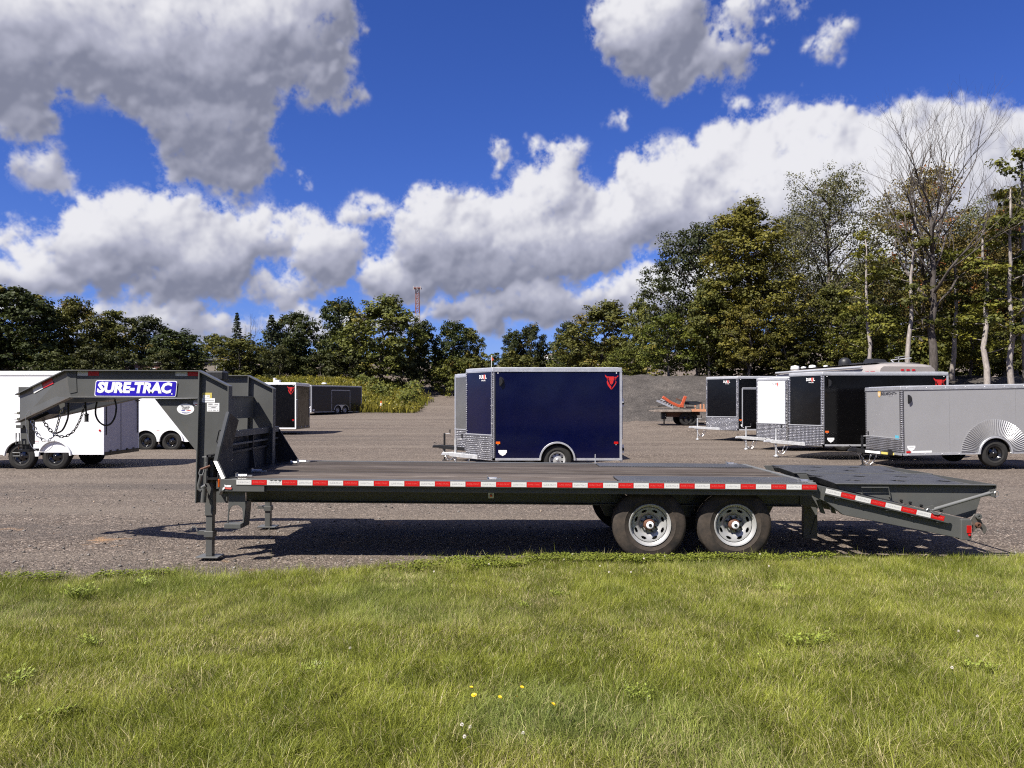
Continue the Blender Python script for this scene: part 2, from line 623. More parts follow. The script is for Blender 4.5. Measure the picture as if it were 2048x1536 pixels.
MAT = {}
MAT['grey'] = pm('charcoal_grey_paint', (.085, .087, .084), .36, 0, .10, 3, .06, 90, spec=.45, dirt=(.11, .10, .085), dirt_amt=.12, dirt_s=2.5)
MAT['grey_rust'] = pm('grey_paint_with_rust', (.085, .080, .072), .5, 0, .15, 4, .15, 70, dirt=(.12, .055, .025), dirt_amt=.32, dirt_s=4)
MAT['grey_light'] = pm('worn_light_grey_paint', (.14, .143, .14), .4, 0, .12, 6, .05, 80)
MAT['black'] = pm('black_paint', (.012, .012, .013), .35, 0, .2, 5)
MAT['rubber'] = pm('black_rubber', (.018, .017, .016), .75, 0, .3, 8, .3, 60, spec=.25)
MAT['wire'] = pm('cable_sheath', (.014, .014, .015), .5, 0, .2, 10)
MAT['steel'] = pm('zinc_plated_steel', (.55, .55, .54), .35, .9, .15, 10)
MAT['galv'] = pm('galvanized_steel', (.62, .63, .63), .42, .6, .18, 14)
MAT['chain'] = pm('zinc_chain', (.50, .50, .50), .3, .9, .3, 30)
MAT['chain_dark'] = pm('dark_chain', (.10, .10, .10), .4, .7, .3, 30)
MAT['alu'] = pm('mill_aluminium', (.60, .61, .63), .38, .65, .08, 6)
MAT['alu_dull'] = pm('dull_aluminium_trim', (.42, .43, .45), .5, .35, .08, 6)
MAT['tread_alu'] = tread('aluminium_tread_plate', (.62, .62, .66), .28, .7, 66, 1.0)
MAT['tread_deck'] = floor_tread('painted_tread_steel', (.10, .102, .108), .42, .35, 85, .45)
MAT['silver'] = pm('silver_wheel_paint', (.40, .40, .395), .38, .25, .08, 8)
MAT['rimblack'] = pm('gloss_black_wheel', (.008, .008, .009), .16, 0, .2, 8, coat=.6)
MAT['rust'] = pm('rusty_steel', (.11, .05, .03), .8, .1, .4, 25, .3, 60)
MAT['tape_red'] = pm('red_reflective_tape', (.50, .009, .010), .32, 0, .10, 30)
MAT['tape_white'] = pm('white_reflective_tape', (.60, .60, .58), .32, 0, .05, 30)
MAT['print_red'] = pm('print_on_red_tape', (.72, .09, .08), .4)
MAT['print_grey'] = pm('print_on_white_tape', (.55, .55, .55), .4)
MAT['lens_red'] = pm('red_lens', (.45, .006, .008), .15, 0, .1, 40, coat=.5)
MAT['lens_amber'] = pm('amber_lens', (.70, .12, .012), .15, 0, .1, 40, coat=.5)
MAT['lens_clear'] = pm('clear_lens', (.80, .80, .80), .15, 0, .05, 40)
MAT['sign_blue'] = pm('blue_sign_print', (.022, .010, .40), .3, 0, .15, 5, coat=.3)
MAT['sign_silver'] = pm('silver_sign_print', (.84, .83, .85), .35, .0, .08, 8)
MAT['sign_shade'] = pm('silver_sign_lower_print', (.55, .55, .57), .35, .0, .08, 8)
MAT['sticker'] = pm('white_sticker', (.80, .80, .79), .4, 0, .03, 9)
MAT['sticker_yellow'] = pm('yellow_sticker', (.55, .46, .12), .4, 0, .05, 9)
MAT['ink'] = pm('dark_print', (.05, .05, .06), .5)
MAT['ink_grey'] = pm('grey_print', (.32, .32, .33), .5)
MAT['ink_red'] = pm('red_print', (.55, .10, .08), .5)
MAT['ink_blue'] = pm('blue_print', (.06, .07, .35), .5)
MAT['emblem_red'] = pm('red_emblem_print', (.50, .022, .020), .35, 0, .08, 12)
MAT['orange'] = pm('orange_paint', (.42, .075, .028), .45, 0, .2, 9, dirt=(.20, .07, .03), dirt_amt=.2)
MAT['blue_metal'] = pm('dark_blue_metallic_skin', (.0012, .0022, .0230), .15, .0, .12, 3, wave=.10, ws=1.3, coat=.2, spec=.4)
MAT['black_metal'] = pm('gloss_black_skin', (.0025, .0024, .0026), .14, 0, .2, 3, wave=.10, ws=1.3, coat=.1, spec=.35)
MAT['charcoal_metal'] = pm('charcoal_skin', (.012, .010, .012), .35, 0, .1, 3, wave=.1)
MAT['white_metal'] = pm('white_skin', (.80, .81, .82), .28, 0, .02, 2, wave=.10, ws=1.6)
MAT['silver_metal'] = pm('silver_grey_skin', (.30, .30, .305), .34, .15, .03, 2, wave=.06, ws=1.3)
MAT['pewter_metal'] = pm('pewter_skin', (.12, .12, .12), .22, .35, .06, 3, wave=.25, ws=1.2)
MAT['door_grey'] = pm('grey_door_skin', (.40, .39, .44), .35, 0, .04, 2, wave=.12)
MAT['mirror_black'] = pm('mirror_black_door', (.010, .009, .009), .2, 0, .1, 3, wave=.5, ws=2.0, spec=.10)
MAT['rv_beige'] = pm('beige_motorhome_skin', (.30, .275, .255), .3, 0, .04, 2)
MAT['rv_white'] = pm('pale_motorhome_roof', (.30, .30, .31), .45, 0, .05, 2)
MAT['glass'] = pm('dark_window_glass', (.010, .011, .013), .05, 0, .1, 2, coat=.5)
MAT['plastic'] = pm('black_plastic', (.013, .013, .014), .5, 0, .2, 20, .1, 120)
MAT['white_plastic'] = pm('white_plastic', (.78, .78, .77), .45, 0, .04, 8)
MAT['teal'] = pm('teal_stripe', (.02, .13, .18), .4)
MAT['wood_old'] = pm('weathered_board', (.22, .18, .15), .85, 0, .35, 8, .3, 40)
MAT['wood_new'] = pm('orange_stained_board', (.52, .24, .13), .7, 0, .2, 10, .2, 40)

def wood_mat():
    s = NT('deck_plank_wood')
    mp = s.n('ShaderNodeMapping')
    mp.inputs['Scale'].default_value = (1.0, 16.0, 16.0)
    oi = s.n('ShaderNodeObjectInfo')
    va = s.n('ShaderNodeVectorMath', operation='ADD')
    cb = s.n('ShaderNodeCombineXYZ')
    s.l(s.math('MULTIPLY', oi.outputs['Random'], 37.0), cb.inputs[0])
    s.l(s.math('MULTIPLY', oi.outputs['Random'], 11.0), cb.inputs[1])
    s.l(s.tc.outputs['Object'], va.inputs[0])
    s.l(cb.outputs[0], va.inputs[1])
    s.l(va.outputs[0], mp.inputs[0])
    g = s.noise(1.6, 7, .62, mp.outputs[0], .5)
    g2 = s.noise(5.0, 5, .7, mp.outputs[0])
    w = s.noise(.55, 4, .6, va.outputs[0])
    c = s.ramp(g, [(.30, (.0228, .0187, .0160)), (.44, (.0646, .0515, .0432)), (.56, (.0988, .0827, .0704)), (.72, (.1634, .1443, .1280))])
    c = s.mix(s.math('MULTIPLY', s.ramp(w, [(.38, 0.0), (.66, 1.0)]), .55), c, (.0517, .0399, .0333))
    hv = s.n('ShaderNodeHueSaturation')
    s.l(s.math('MULTIPLY_ADD', oi.outputs['Random'], .75, .62), hv.inputs['Value'])
    s.l(c, hv.inputs['Color'])
    s.set(Base_Color=hv.outputs[0], Roughness=.82, Specular_IOR_Level=.25)
    s.bump(s.math('ADD', g, s.math('MULTIPLY', g2, .5)), .5, .004)
    return s.m
MAT['wood'] = wood_mat()

def tyre_mat(name, dusty):
    s = NT(name)
    n = s.noise(7, 6, .65)
    n2 = s.noise(22, 4, .7, dist=1.2)
    sp = s.n('ShaderNodeSeparateXYZ')
    s.l(s.tc.outputs['Object'], sp.inputs[0])
    base = (.020, .019, .018)
    dust = (.075, .058, .046) if dusty else (.030, .029, .028)
    c = s.mix(s.ramp(n, [(.30, 0.0), (.68, .9)]), base, dust)
    vo = s.n('ShaderNodeTexVoronoi', feature='DISTANCE_TO_EDGE')
    vo.inputs['Scale'].default_value = 9
    wv = s.n('ShaderNodeVectorMath', operation='ADD')
    nn = s.n('ShaderNodeTexNoise'); nn.inputs['Scale'].default_value = 6
    s.l(s.tc.outputs['Object'], nn.inputs['Vector'])
    s.l(s.tc.outputs['Object'], wv.inputs[0]); s.l(nn.outputs['Color'], wv.inputs[1])
    s.l(wv.outputs[0], vo.inputs['Vector'])
    if dusty:
        k = s.ramp(vo.outputs[0], [(.0, 1.0), (.035, 0.0)])
        c = s.mix(s.math('MULTIPLY', s.math('MULTIPLY', k, s.ramp(n, [(.5, 0.0), (.62, 1.0)])), .35), c, (.12, .095, .075))
    s.set(Base_Color=c, Roughness=.85, Specular_IOR_Level=.25)
    s.bump(n2, .25, .004)
    return s.m
MAT['tyre_dusty'] = tyre_mat('dusty_cracked_tyre', True)
MAT['tyre'] = tyre_mat('clean_tyre', False)

# ------------------------------------------------------------------ terrain
def sstep(a, b, x):
    t = np.clip((np.asarray(x, float) - a) / (b - a), 0, 1)
    return t * t * (3 - 2 * t)

def vnoise(x, y, seed=0):
    """cheap smooth value noise for terrain, numpy"""
    x = np.asarray(x, float); y = np.asarray(y, float)
    xi, yi = np.floor(x).astype(np.int64), np.floor(y).astype(np.int64)
    fx, fy = x - xi, y - yi
    fx = fx * fx * (3 - 2 * fx); fy = fy * fy * (3 - 2 * fy)
    def h(a, b):
        n = (a * 374761393 + b * 668265263 + seed * 974711) & 0x7fffffff
        n = ((n ^ (n >> 13)) * 1274126177) & 0x7fffffff
        return ((n ^ (n >> 16)) & 0xffff) / 65535.0
    return (h(xi, yi) * (1 - fx) + h(xi + 1, yi) * fx) * (1 - fy) + (h(xi, yi + 1) * (1 - fx) + h(xi + 1, yi + 1) * fx) * fy

def gz(x, y):
    x = np.asarray(x, float); y = np.asarray(y, float)
    yy = np.clip(y, 0, 125)
    z = .0003 * np.clip(yy - 18, 0, None) ** 2 + .00125 * np.clip(yy - 65, 0, None) ** 2
    z = z - .03 * sstep(9.5, 13, y) * (1 - sstep(20, 26, y))
    # gravel bank on the right with the wood on top of it
    m = sstep(1.5, 7.5, x) * sstep(41.5, 52.0, y + .5 * np.sin(x * .6)) * (1 - .35 * sstep(54, 62, y))
    z = z + 3.05 * m * (1 + .05 * (vnoise(x * .35, y * .35, 3) - .5))
    z = z + .38 * sstep(4, 7.5, x) * sstep(33.5, 38, y) * (1 - m)
    # weedy rise on the left
    z = z + 1.95 * (1 - sstep(-20, -8, x)) * sstep(64, 79, y) * (1 - .5 * sstep(84, 96, y))
    return z

def gz1(x, y):
    return float(gz(x, y))

def near_z(x, y):
    """small unevenness of the gravel"""
    return .018 * (vnoise(x * 1.3, y * 1.3, 8) - .5) + .010 * (vnoise(x * 4.1, y * 4.1, 9) - .5)

EDGE_X = [-14, -5, -3.2, -1.6, -.7, .5, 3, 6, 14]
EDGE_Y = [7.15, 7.2, 7.38, 7.72, 7.98, 8.08, 8.14, 8.26, 8.4]
def edge_y(x):
    return np.interp(x, EDGE_X, EDGE_Y) + .10 * (vnoise(np.asarray(x, float) * 2.1, 0 * np.asarray(x, float), 5) - .5) + .05 * (vnoise(np.asarray(x, float) * 7.3, 0 * np.asarray(x, float) + 3, 6) - .5)

def gravel_mat():
    s = NT('lot_gravel')
    po = s.n('ShaderNodeNewGeometry').outputs['Position']
    big = s.noise(.16, 5, .6, po)
    mid = s.noise(1.4, 6, .65, po)
    mp = s.n('ShaderNodeMapping')
    mp.inputs['Scale'].default_value = (.05, .55, .3)
    s.l(po, mp.inputs[0])
    ruts = s.noise(1.0, 4, .6, mp.outputs[0])
    v1 = s.n('ShaderNodeTexVoronoi'); v1.inputs['Scale'].default_value = 55
    v2 = s.n('ShaderNodeTexVoronoi'); v2.inputs['Scale'].default_value = 17
    for v in (v1, v2):
        s.l(po, v.inputs['Vector'])
    fine = s.noise(120, 4, .7, po)
    sep = s.n('ShaderNodeSeparateColor')
    s.l(v1.outputs['Color'], sep.inputs[0])
    sep2 = s.n('ShaderNodeSeparateColor')
    s.l(v2.outputs['Color'], sep2.inputs[0])
    stone = s.ramp(sep.outputs[0], [(.0, (.0514, .0404, .0336)), (.45, (.1027, .0827, .0680)), (.80, (.1542, .1259, .1041)), (.97, (.3492, .2959, .2497))])
    stone2 = s.ramp(sep2.outputs[1], [(.0, .75), (.9, 1.08), (1.0, 1.5)])
    c = s.mix(1.0, stone, stone2, 'MULTIPLY')
    c = s.mix(1.0, c, s.ramp(fine, [(.3, .50), (.7, 1.5)]), 'MULTIPLY')
    c = s.mix(1.0, c, s.ramp(mid, [(.28, (.80, .79, .79)), (.72, (1.16, 1.14, 1.11))]), 'MULTIPLY')
    c = s.mix(s.ramp(big, [(.40, 0.0), (.66, .50)]), c, (.1400, .1166, .0959))
    c = s.mix(s.math('MULTIPLY', s.ramp(ruts, [(.50, 0.0), (.66, 1.0)]), .60), c, (.1680, .1404, .1142))
    c = s.mix(s.math('MULTIPLY', s.ramp(ruts, [(.30, 1.0), (.44, 0.0)]), .60), c, (.0704, .0612, .0553))
    tan = s.noise(.9, 7, .7, po, .6)
    spx = s.n('ShaderNodeSeparateXYZ')
    s.l(po, spx.inputs[0])
    near = s.math('MULTIPLY', s.math('LESS_THAN', spx.outputs[1], 11.0), s.math('LESS_THAN', spx.outputs[0], -1.5))
    c = s.mix(s.math('MULTIPLY', s.math('MULTIPLY', s.ramp(tan, [(.60, 0.0), (.68, 1.0)]), near), s.ramp(fine, [(.4, .3), (.6, 1.0)])), c, (.3944, .2333, .1185))
    s.set(Base_Color=c, Roughness=.92, Specular_IOR_Level=.2)
    h = s.math('ADD', s.math('MULTIPLY', v1.outputs['Distance'], -1.0), s.math('MULTIPLY', fine, .6))
    h = s.math('ADD', h, s.math('MULTIPLY', v2.outputs['Distance'], -.8))
    s.bump(h, .9, .012)
    return s.m
MAT['gravel'] = gravel_mat()

def bank_mat():
    s = NT('bank_gravel')
    po = s.n('ShaderNodeNewGeometry').outputs['Position']
    a = s.noise(.55, 6, .65, po)
    b = s.noise(3.2, 6, .75, po)
    f = s.noise(14, 4, .7, po)
    c = s.ramp(a, [(.30, (.0465, .0418, .0390)), (.55, (.0819, .0735, .0669)), (.75, (.1209, .1070, .0948))])
    c = s.mix(1.0, c, s.ramp(f, [(.3, .45), (.60, 1.25), (.72, 2.8)]), 'MULTIPLY')
    c = s.mix(1.0, c, s.ramp(b, [(.3, .75), (.7, 1.2)]), 'MULTIPLY')
    s.set(Base_Color=c, Roughness=.95, Specular_IOR_Level=.15)
    s.bump(s.math('ADD', b, s.math('MULTIPLY', f, .6)), .8, .14)
    return s.m
MAT['bank'] = bank_mat()

def soil_mat():
    s = NT('field_soil')
    po = s.n('ShaderNodeNewGeometry').outputs['Position']
    a = s.noise(.5, 6, .65, po)
    c = s.ramp(a, [(.3, (.0240, .0288, .0080)), (.7, (.0600, .0576, .0176))])
    s.set(Base_Color=c, Roughness=.95, Specular_IOR_Level=.1)
    return s.m
MAT['soil'] = soil_mat()

def thatch_mat():
    s = NT('lawn_thatch')
    po = s.n('ShaderNodeNewGeometry').outputs['Position']
    a = s.noise(2.2, 6, .7, po)
    b = s.noise(45, 4, .7, po)
    c = s.ramp(a, [(.3, (.0312, .0354, .0106)), (.55, (.0624, .0645, .0192)), (.75, (.1092, .0884, .0432))])
    c = s.mix(1.0, c, s.ramp(b, [(.3, .5), (.7, 1.4)]), 'MULTIPLY')
    s.set(Base_Color=c, Roughness=.95, Specular_IOR_Level=.1)
    s.bump(b, .8, .02)
    return s.m
MAT['thatch'] = thatch_mat()

def leaf_mat(name, trans=.35, rough=.6):
    """foliage: colour of each leaf comes from its own tint"""
    s = NT(name)
    at = s.n('ShaderNodeAttribute', attribute_name='tint')
    oi = s.n('ShaderNodeObjectInfo')
    hs = s.n('ShaderNodeHueSaturation')
    s.l(s.math('MULTIPLY_ADD', oi.outputs['Random'], .024, .490), hs.inputs['Hue'])
    s.l(s.math('MULTIPLY_ADD', oi.outputs['Random'], .35, .84), hs.inputs['Value'])
    s.l(at.outputs['Color'], hs.inputs['Color'])
    s.set(Base_Color=hs.outputs[0], Roughness=rough, Specular_IOR_Level=.22)
    tr = s.n('ShaderNodeBsdfTranslucent')
    s.l(hs.outputs[0], tr.inputs[0])
    ms = s.n('ShaderNodeMixShader')
    ms.inputs[0].default_value = trans
    s.l(s.p.outputs[0], ms.inputs[1])
    s.l(tr.outputs[0], ms.inputs[2])
    s.l(ms.outputs[0], s.out.inputs[0])
    return s.m
MAT['leaf'] = leaf_mat('tree_leaves', .22, .6)
MAT['blade'] = leaf_mat('grass_blades', .40, .40)
def bark(name, a, b):
    s = NT(name)
    mp = s.n('ShaderNodeMapping')
    mp.inputs['Scale'].default_value = (6, 6, 1.2)
    s.l(s.tc.outputs['Object'], mp.inputs[0])
    n = s.noise(2.0, 6, .7, mp.outputs[0])
    s.set(Base_Color=s.ramp(n, [(.3, a), (.7, b)]), Roughness=.9, Specular_IOR_Level=.15)
    s.bump(n, .6, .05)
    return s.m
MAT['bark'] = bark('grey_brown_bark', (.05, .043, .038), (.15, .13, .115))
MAT['bark_pale'] = bark('pale_bark', (.16, .14, .125), (.40, .36, .33))
MAT['twig'] = bark('bare_twigs', (.040, .034, .030), (.115, .10, .09))

def grid_sheet(name, xs, ys, zf, mat, **kw):
    X, Y = np.meshgrid(np.array(xs, float), np.array(ys, float))
    Z = zf(X, Y)
    V = np.stack([X.ravel(), Y.ravel(), Z.ravel()], 1)
    nx, ny = len(xs), len(ys)
    i = np.arange(nx - 1)[None, :] + nx * np.arange(ny - 1)[:, None]
    i = i.ravel()
    Fc = np.stack([i, i + 1, i + 1 + nx, i + nx], 1)
    return fast_mesh(name, V, Fc, mat, None, None, True, **kw)

def spaced(*segs):
    out = []
    for a, b, st in segs:
        out += list(np.arange(a, b, st))
    out.append(segs[-1][1])
    return out

# one sheet to the horizon
xs = spaced((-1500, -200, 130), (-200, -60, 10), (-60, -12, 1.5), (-12, 12, .25), (12, 60, 1.5), (60, 200, 10), (200, 1500, 130))
ys = spaced((-300, -20, 40), (-20, 6, 2), (6, 13, .18), (13, 40, .8), (40, 100, 1.2), (100, 200, 10), (200, 1600, 140))
grid_sheet('ground', xs, ys, lambda x, y: gz(x, y) + near_z(x, y) * (1 - sstep(11, 20, y)) - .9 * sstep(3.0, 5.5, x) * (1 - sstep(37, 39.5, x)) * sstep(43.0, 46.0, y) * (1 - sstep(58, 61, y)), MAT['gravel'], kind='structure')
# gravel bank: its own sheet lying just above the lot
grid_sheet('gravel_bank', spaced((1.2, 40, .45)), spaced((41.0, 62, .4)),
           lambda x, y: gz(x, y) + .02 + .22 * (vnoise(x * .9, y * .9, 14) - .5) * sstep(2, 4, x) + .12 * (vnoise(x * 2.7, y * 2.7, 15) - .5) * sstep(2, 4, x) - .06 * (1 - sstep(41.6, 43.0, y)),
           MAT['bank'], kind='structure')
# weedy soil left and behind
def field_edge(y):
    return np.interp(y, [64, 68, 75, 82, 90, 100, 125], [-9.2, -8.6, -9.2, -9.2, -10.6, -15.5, -16])
grid_sheet('field', spaced((-90, -7, .8)), spaced((64.5, 125, .8)),
           lambda x, y: gz(x, y) + .03 - .5 * sstep(-.4, .6, x - field_edge(y)) - .4 * (1 - sstep(64.5, 67, y + (x + 9) * .02)), MAT['soil'], kind='structure')
# lawn: its own sheet a little above the gravel, with an uneven front edge
def lawn():
    xs = np.array(spaced((-16, -7, .25), (-7, 7, .06), (7, 16, .25)))
    nt_ = 60
    V, Fc = [], []
    for x in xs:
        e = float(edge_y(x))
        for j in range(nt_):
            t = j / (nt_ - 1)
            y = -9 + (e + 9) * (1 - (1 - t) ** 1.8)
            V.append((x, y, gz1(x, y) + .035 * min(1, (e - y) / .15) + .004 + .03 * (float(vnoise(x * 1.1, y * 1.1, 2)) - .5) * min(1, (e - y) / .3)))
    n = len(xs)
    for i in range(n - 1):
        for j in range(nt_ - 1):
            a = i * nt_ + j
            Fc.append((a, a + nt_, a + nt_ + 1, a + 1))
    fast_mesh('lawn', np.array(V), np.array(Fc), MAT['thatch'], None, None, True, kind='structure')
lawn()
# ------------------------------------------------------------------ wheels
_wheel = {}
def oval_disc(mb, rings, n, holes, y_of):
    """annular wheel disc with real hand holes; rings = radii, holes = (first ring, spans per ring, count)"""
    vs = []
    for r in rings:
        for k in range(n):
            t = 2 * math.pi * k / n
            vs.append((r * math.cos(t), y_of(r), r * math.sin(t)))
    fs = []
    per = n // holes[2] if holes else n
    for i in range(len(rings) - 1):
        for k in range(n):
            if holes:
                j = i - holes[0]
                if 0 <= j < len(holes[1]):
                    c = (k % per) - per / 2 + .5
                    if abs(c) < holes[1][j] / 2:
                        continue
            q = (k + 1) % n
            fs.append((i * n + k, i * n + q, (i + 1) * n + q, (i + 1) * n + k))
    mb.add(vs, fs)

def make_wheel(parent, loc, rad, wid, rim_r, style, tyre='tyre', flip=False):
    """loc = wheel centre; outer face towards -Y unless flip"""
    key = (rad, wid, rim_r, style, tyre)
    if key not in _wheel:
        h = wid / 2
        t = MB()
        b = rad - rim_r
        prof = [(rim_r * .99, -h * .72), (rim_r + .004, -h * .86), (rim_r + b * .30, -h * .99), (rim_r + b * .34, -h * 1.03), (rim_r + b * .38, -h * 1.0), (rim_r + b * .62, -h * 1.0), (rad - b * .2, -h * .92),
                (rad - b * .05, -h * .82), (rad - .001, -h * .70), (rad, -h * .46), (rad - .010, -h * .45), (rad - .010, -h * .39), (rad, -h * .38), (rad + .001, -h * .07), (rad - .010, -h * .06), (rad - .010, h * .06),
                (rad + .001, h * .07), (rad, h * .38), (rad - .01, h * .39), (rad - .01, h * .45), (rad, h * .46), (rad - .001, h * .70), (rad - b * .2, h * .92), (rad - b * .6, h), (rim_r, h * .8)]
        t.lathe(prof, n=48)
        me_t = t.mesh('tyre')
        me_t.materials.append(MAT[tyre]); me_t.shade_smooth(); me_t.set_sharp_from_angle(angle=R(50))
        rm = MB()
        rr = rim_r
        hub = MB()
        if style == 'mod':          # silver eight-hole steel wheel with oil-bath hub
            rm.lathe([(rr + .004, -h * .80), (rr + .014, -h * .93), (rr + .010, -h * .98), (rr - .002, -h * .94), (rr - .006, -h * .78), (rr - .012, -h * .75), (rr - .014, -h * .62), (rr - .020, -h * .58), (rr - .022, -h * .30)], n=64)
            def yo(r):
                if r < .101: return -h * .10
                if r < .112: return -h * .24
                q = (r - .112) / (rr - .022 - .112)
                return -h * (.34 + .20 * math.sin(min(1, q * 1.15) * math.pi / 2) - (.16 if q > .93 else 0))
            oval_disc(rm, [.060, .097, .104, .116, .128, .139, .145, .159, .166, .176, .184, rr - .022], 96, (5, (4, 6, 4), 8), yo)
            rm.lathe([(rr - .022, -h * .38), (rr - .022, h * .9)], n=48)
            mat = 'silver'
            hub.lathe([(.001, -h * 1.02), (.020, -h * 1.02), (.026, -h * .98), (.040, -h * .93), (.042, -h * .70), (.055, -h * .62), (.062, -h * .50), (.062, -h * .1)], n=24)
        elif style == 'blackspoke':
            rm.lathe([(rr + .003, -h * .80), (rr + .009, -h * .92), (rr - .004, -h * .90), (rr - .012, -h * .66), (rr - .025, -h * .55), (rr - .05, -h * .30), (rr - .055, h * .5)], n=40)
            oval_disc(rm, [.028, .05, .06, rr * .50, rr * .62, rr * .76, rr - .048], 40, (3, (2, 4, 2), 5), lambda r: -h * .40 - .02 * math.cos(r / rr * 3.0))
            mat = 'rimblack'
            hub.lathe([(.001, -h * .78), (.022, -h * .76), (.03, -h * .6), (.032, -h * .1)], n=16)
        else:                       # plain silver steel / alloy wheel
            rm.lathe([(rr + .003, -h * .80), (rr + .009, -h * .92), (rr - .004, -h * .90), (rr - .014, -h * .62), (rr - .03, -h * .5), (rr - .035, h * .5)], n=40)
            oval_disc(rm, [.028, .05, .06, rr * .58, rr * .68, rr * .78, rr - .03], 48, (3, (2, 3, 2), 8), lambda r: -h * .36 - .018 * math.cos(r / rr * 3.2))
            mat = 'silver'
            hub.lathe([(.001, -h * .72), (.025, -h * .70), (.033, -h * .5), (.034, -h * .1)], n=16)
        me_r = rm.mesh('rim'); me_r.materials.append(MAT[mat]); me_r.shade_smooth(); me_r.set_sharp_from_angle(angle=R(35))
        me_h = hub.mesh('hub'); me_h.materials.append(MAT['rust' if style == 'mod' else ('rimblack' if style == 'blackspoke' else 'galv')]); me_h.shade_smooth()
        bk = MB().lathe([(.001, h * .3), (rr - .02, h * .3)], n=24).mesh('brake_drum'); bk.materials.append(MAT['black'])
        nut = MB()
        nn = 8 if style == 'mod' else 5
        for k in range(nn):
            a = 2 * math.pi * (k + .5) / nn
            c, q = math.cos(a), math.sin(a)
            r0 = .080 if style == 'mod' else .055
            nut.lathe([(.011, -h * .05), (.011, -h * .36), (.007, -h * .42), (.001, -h * .42)], (r0 * c, -.005, r0 * q), n=6)
        me_n = nut.mesh('lug_nuts'); me_n.materials.append(MAT['black' if style == 'mod' else 'steel'])
        cap = None
        if style == 'mod':
            cap = MB().lathe([(.001, -h * 1.06), (.016, -h * 1.06), (.019, -h * 1.02)], n=16).mesh('hub_cap'); cap.materials.append(MAT['plastic'])
            ring = MB().lathe([(.018, -h * 1.025), (.033, -h * 1.0), (.041, -h * .95)], n=24).mesh('hub_ring'); ring.materials.append(MAT['sign_silver'])
        else:
            ring = None
        _wheel[key] = (me_t, me_r, me_h, bk, me_n, cap, ring)
    ms = _wheel[key]
    e = empty('wheel', loc, (0, 0, math.pi if flip else 0), parent)
    for me in ms:
        if me is not None:
            mobj(me.name.split('.')[0], me, None, e)
    return e

# ------------------------------------------------------------------ the gooseneck flatbed in front
TH = .0085
def L(px, py, Y):
    p = T(px, py, Y)
    c, s = math.cos(TH), math.sin(TH)
    return Vector((p.x * c - p.z * s, p.y, p.x * s + p.z * c))
def LX(px, py, Y):
    p = L(px, py, Y)
    return (p.x, p.z)

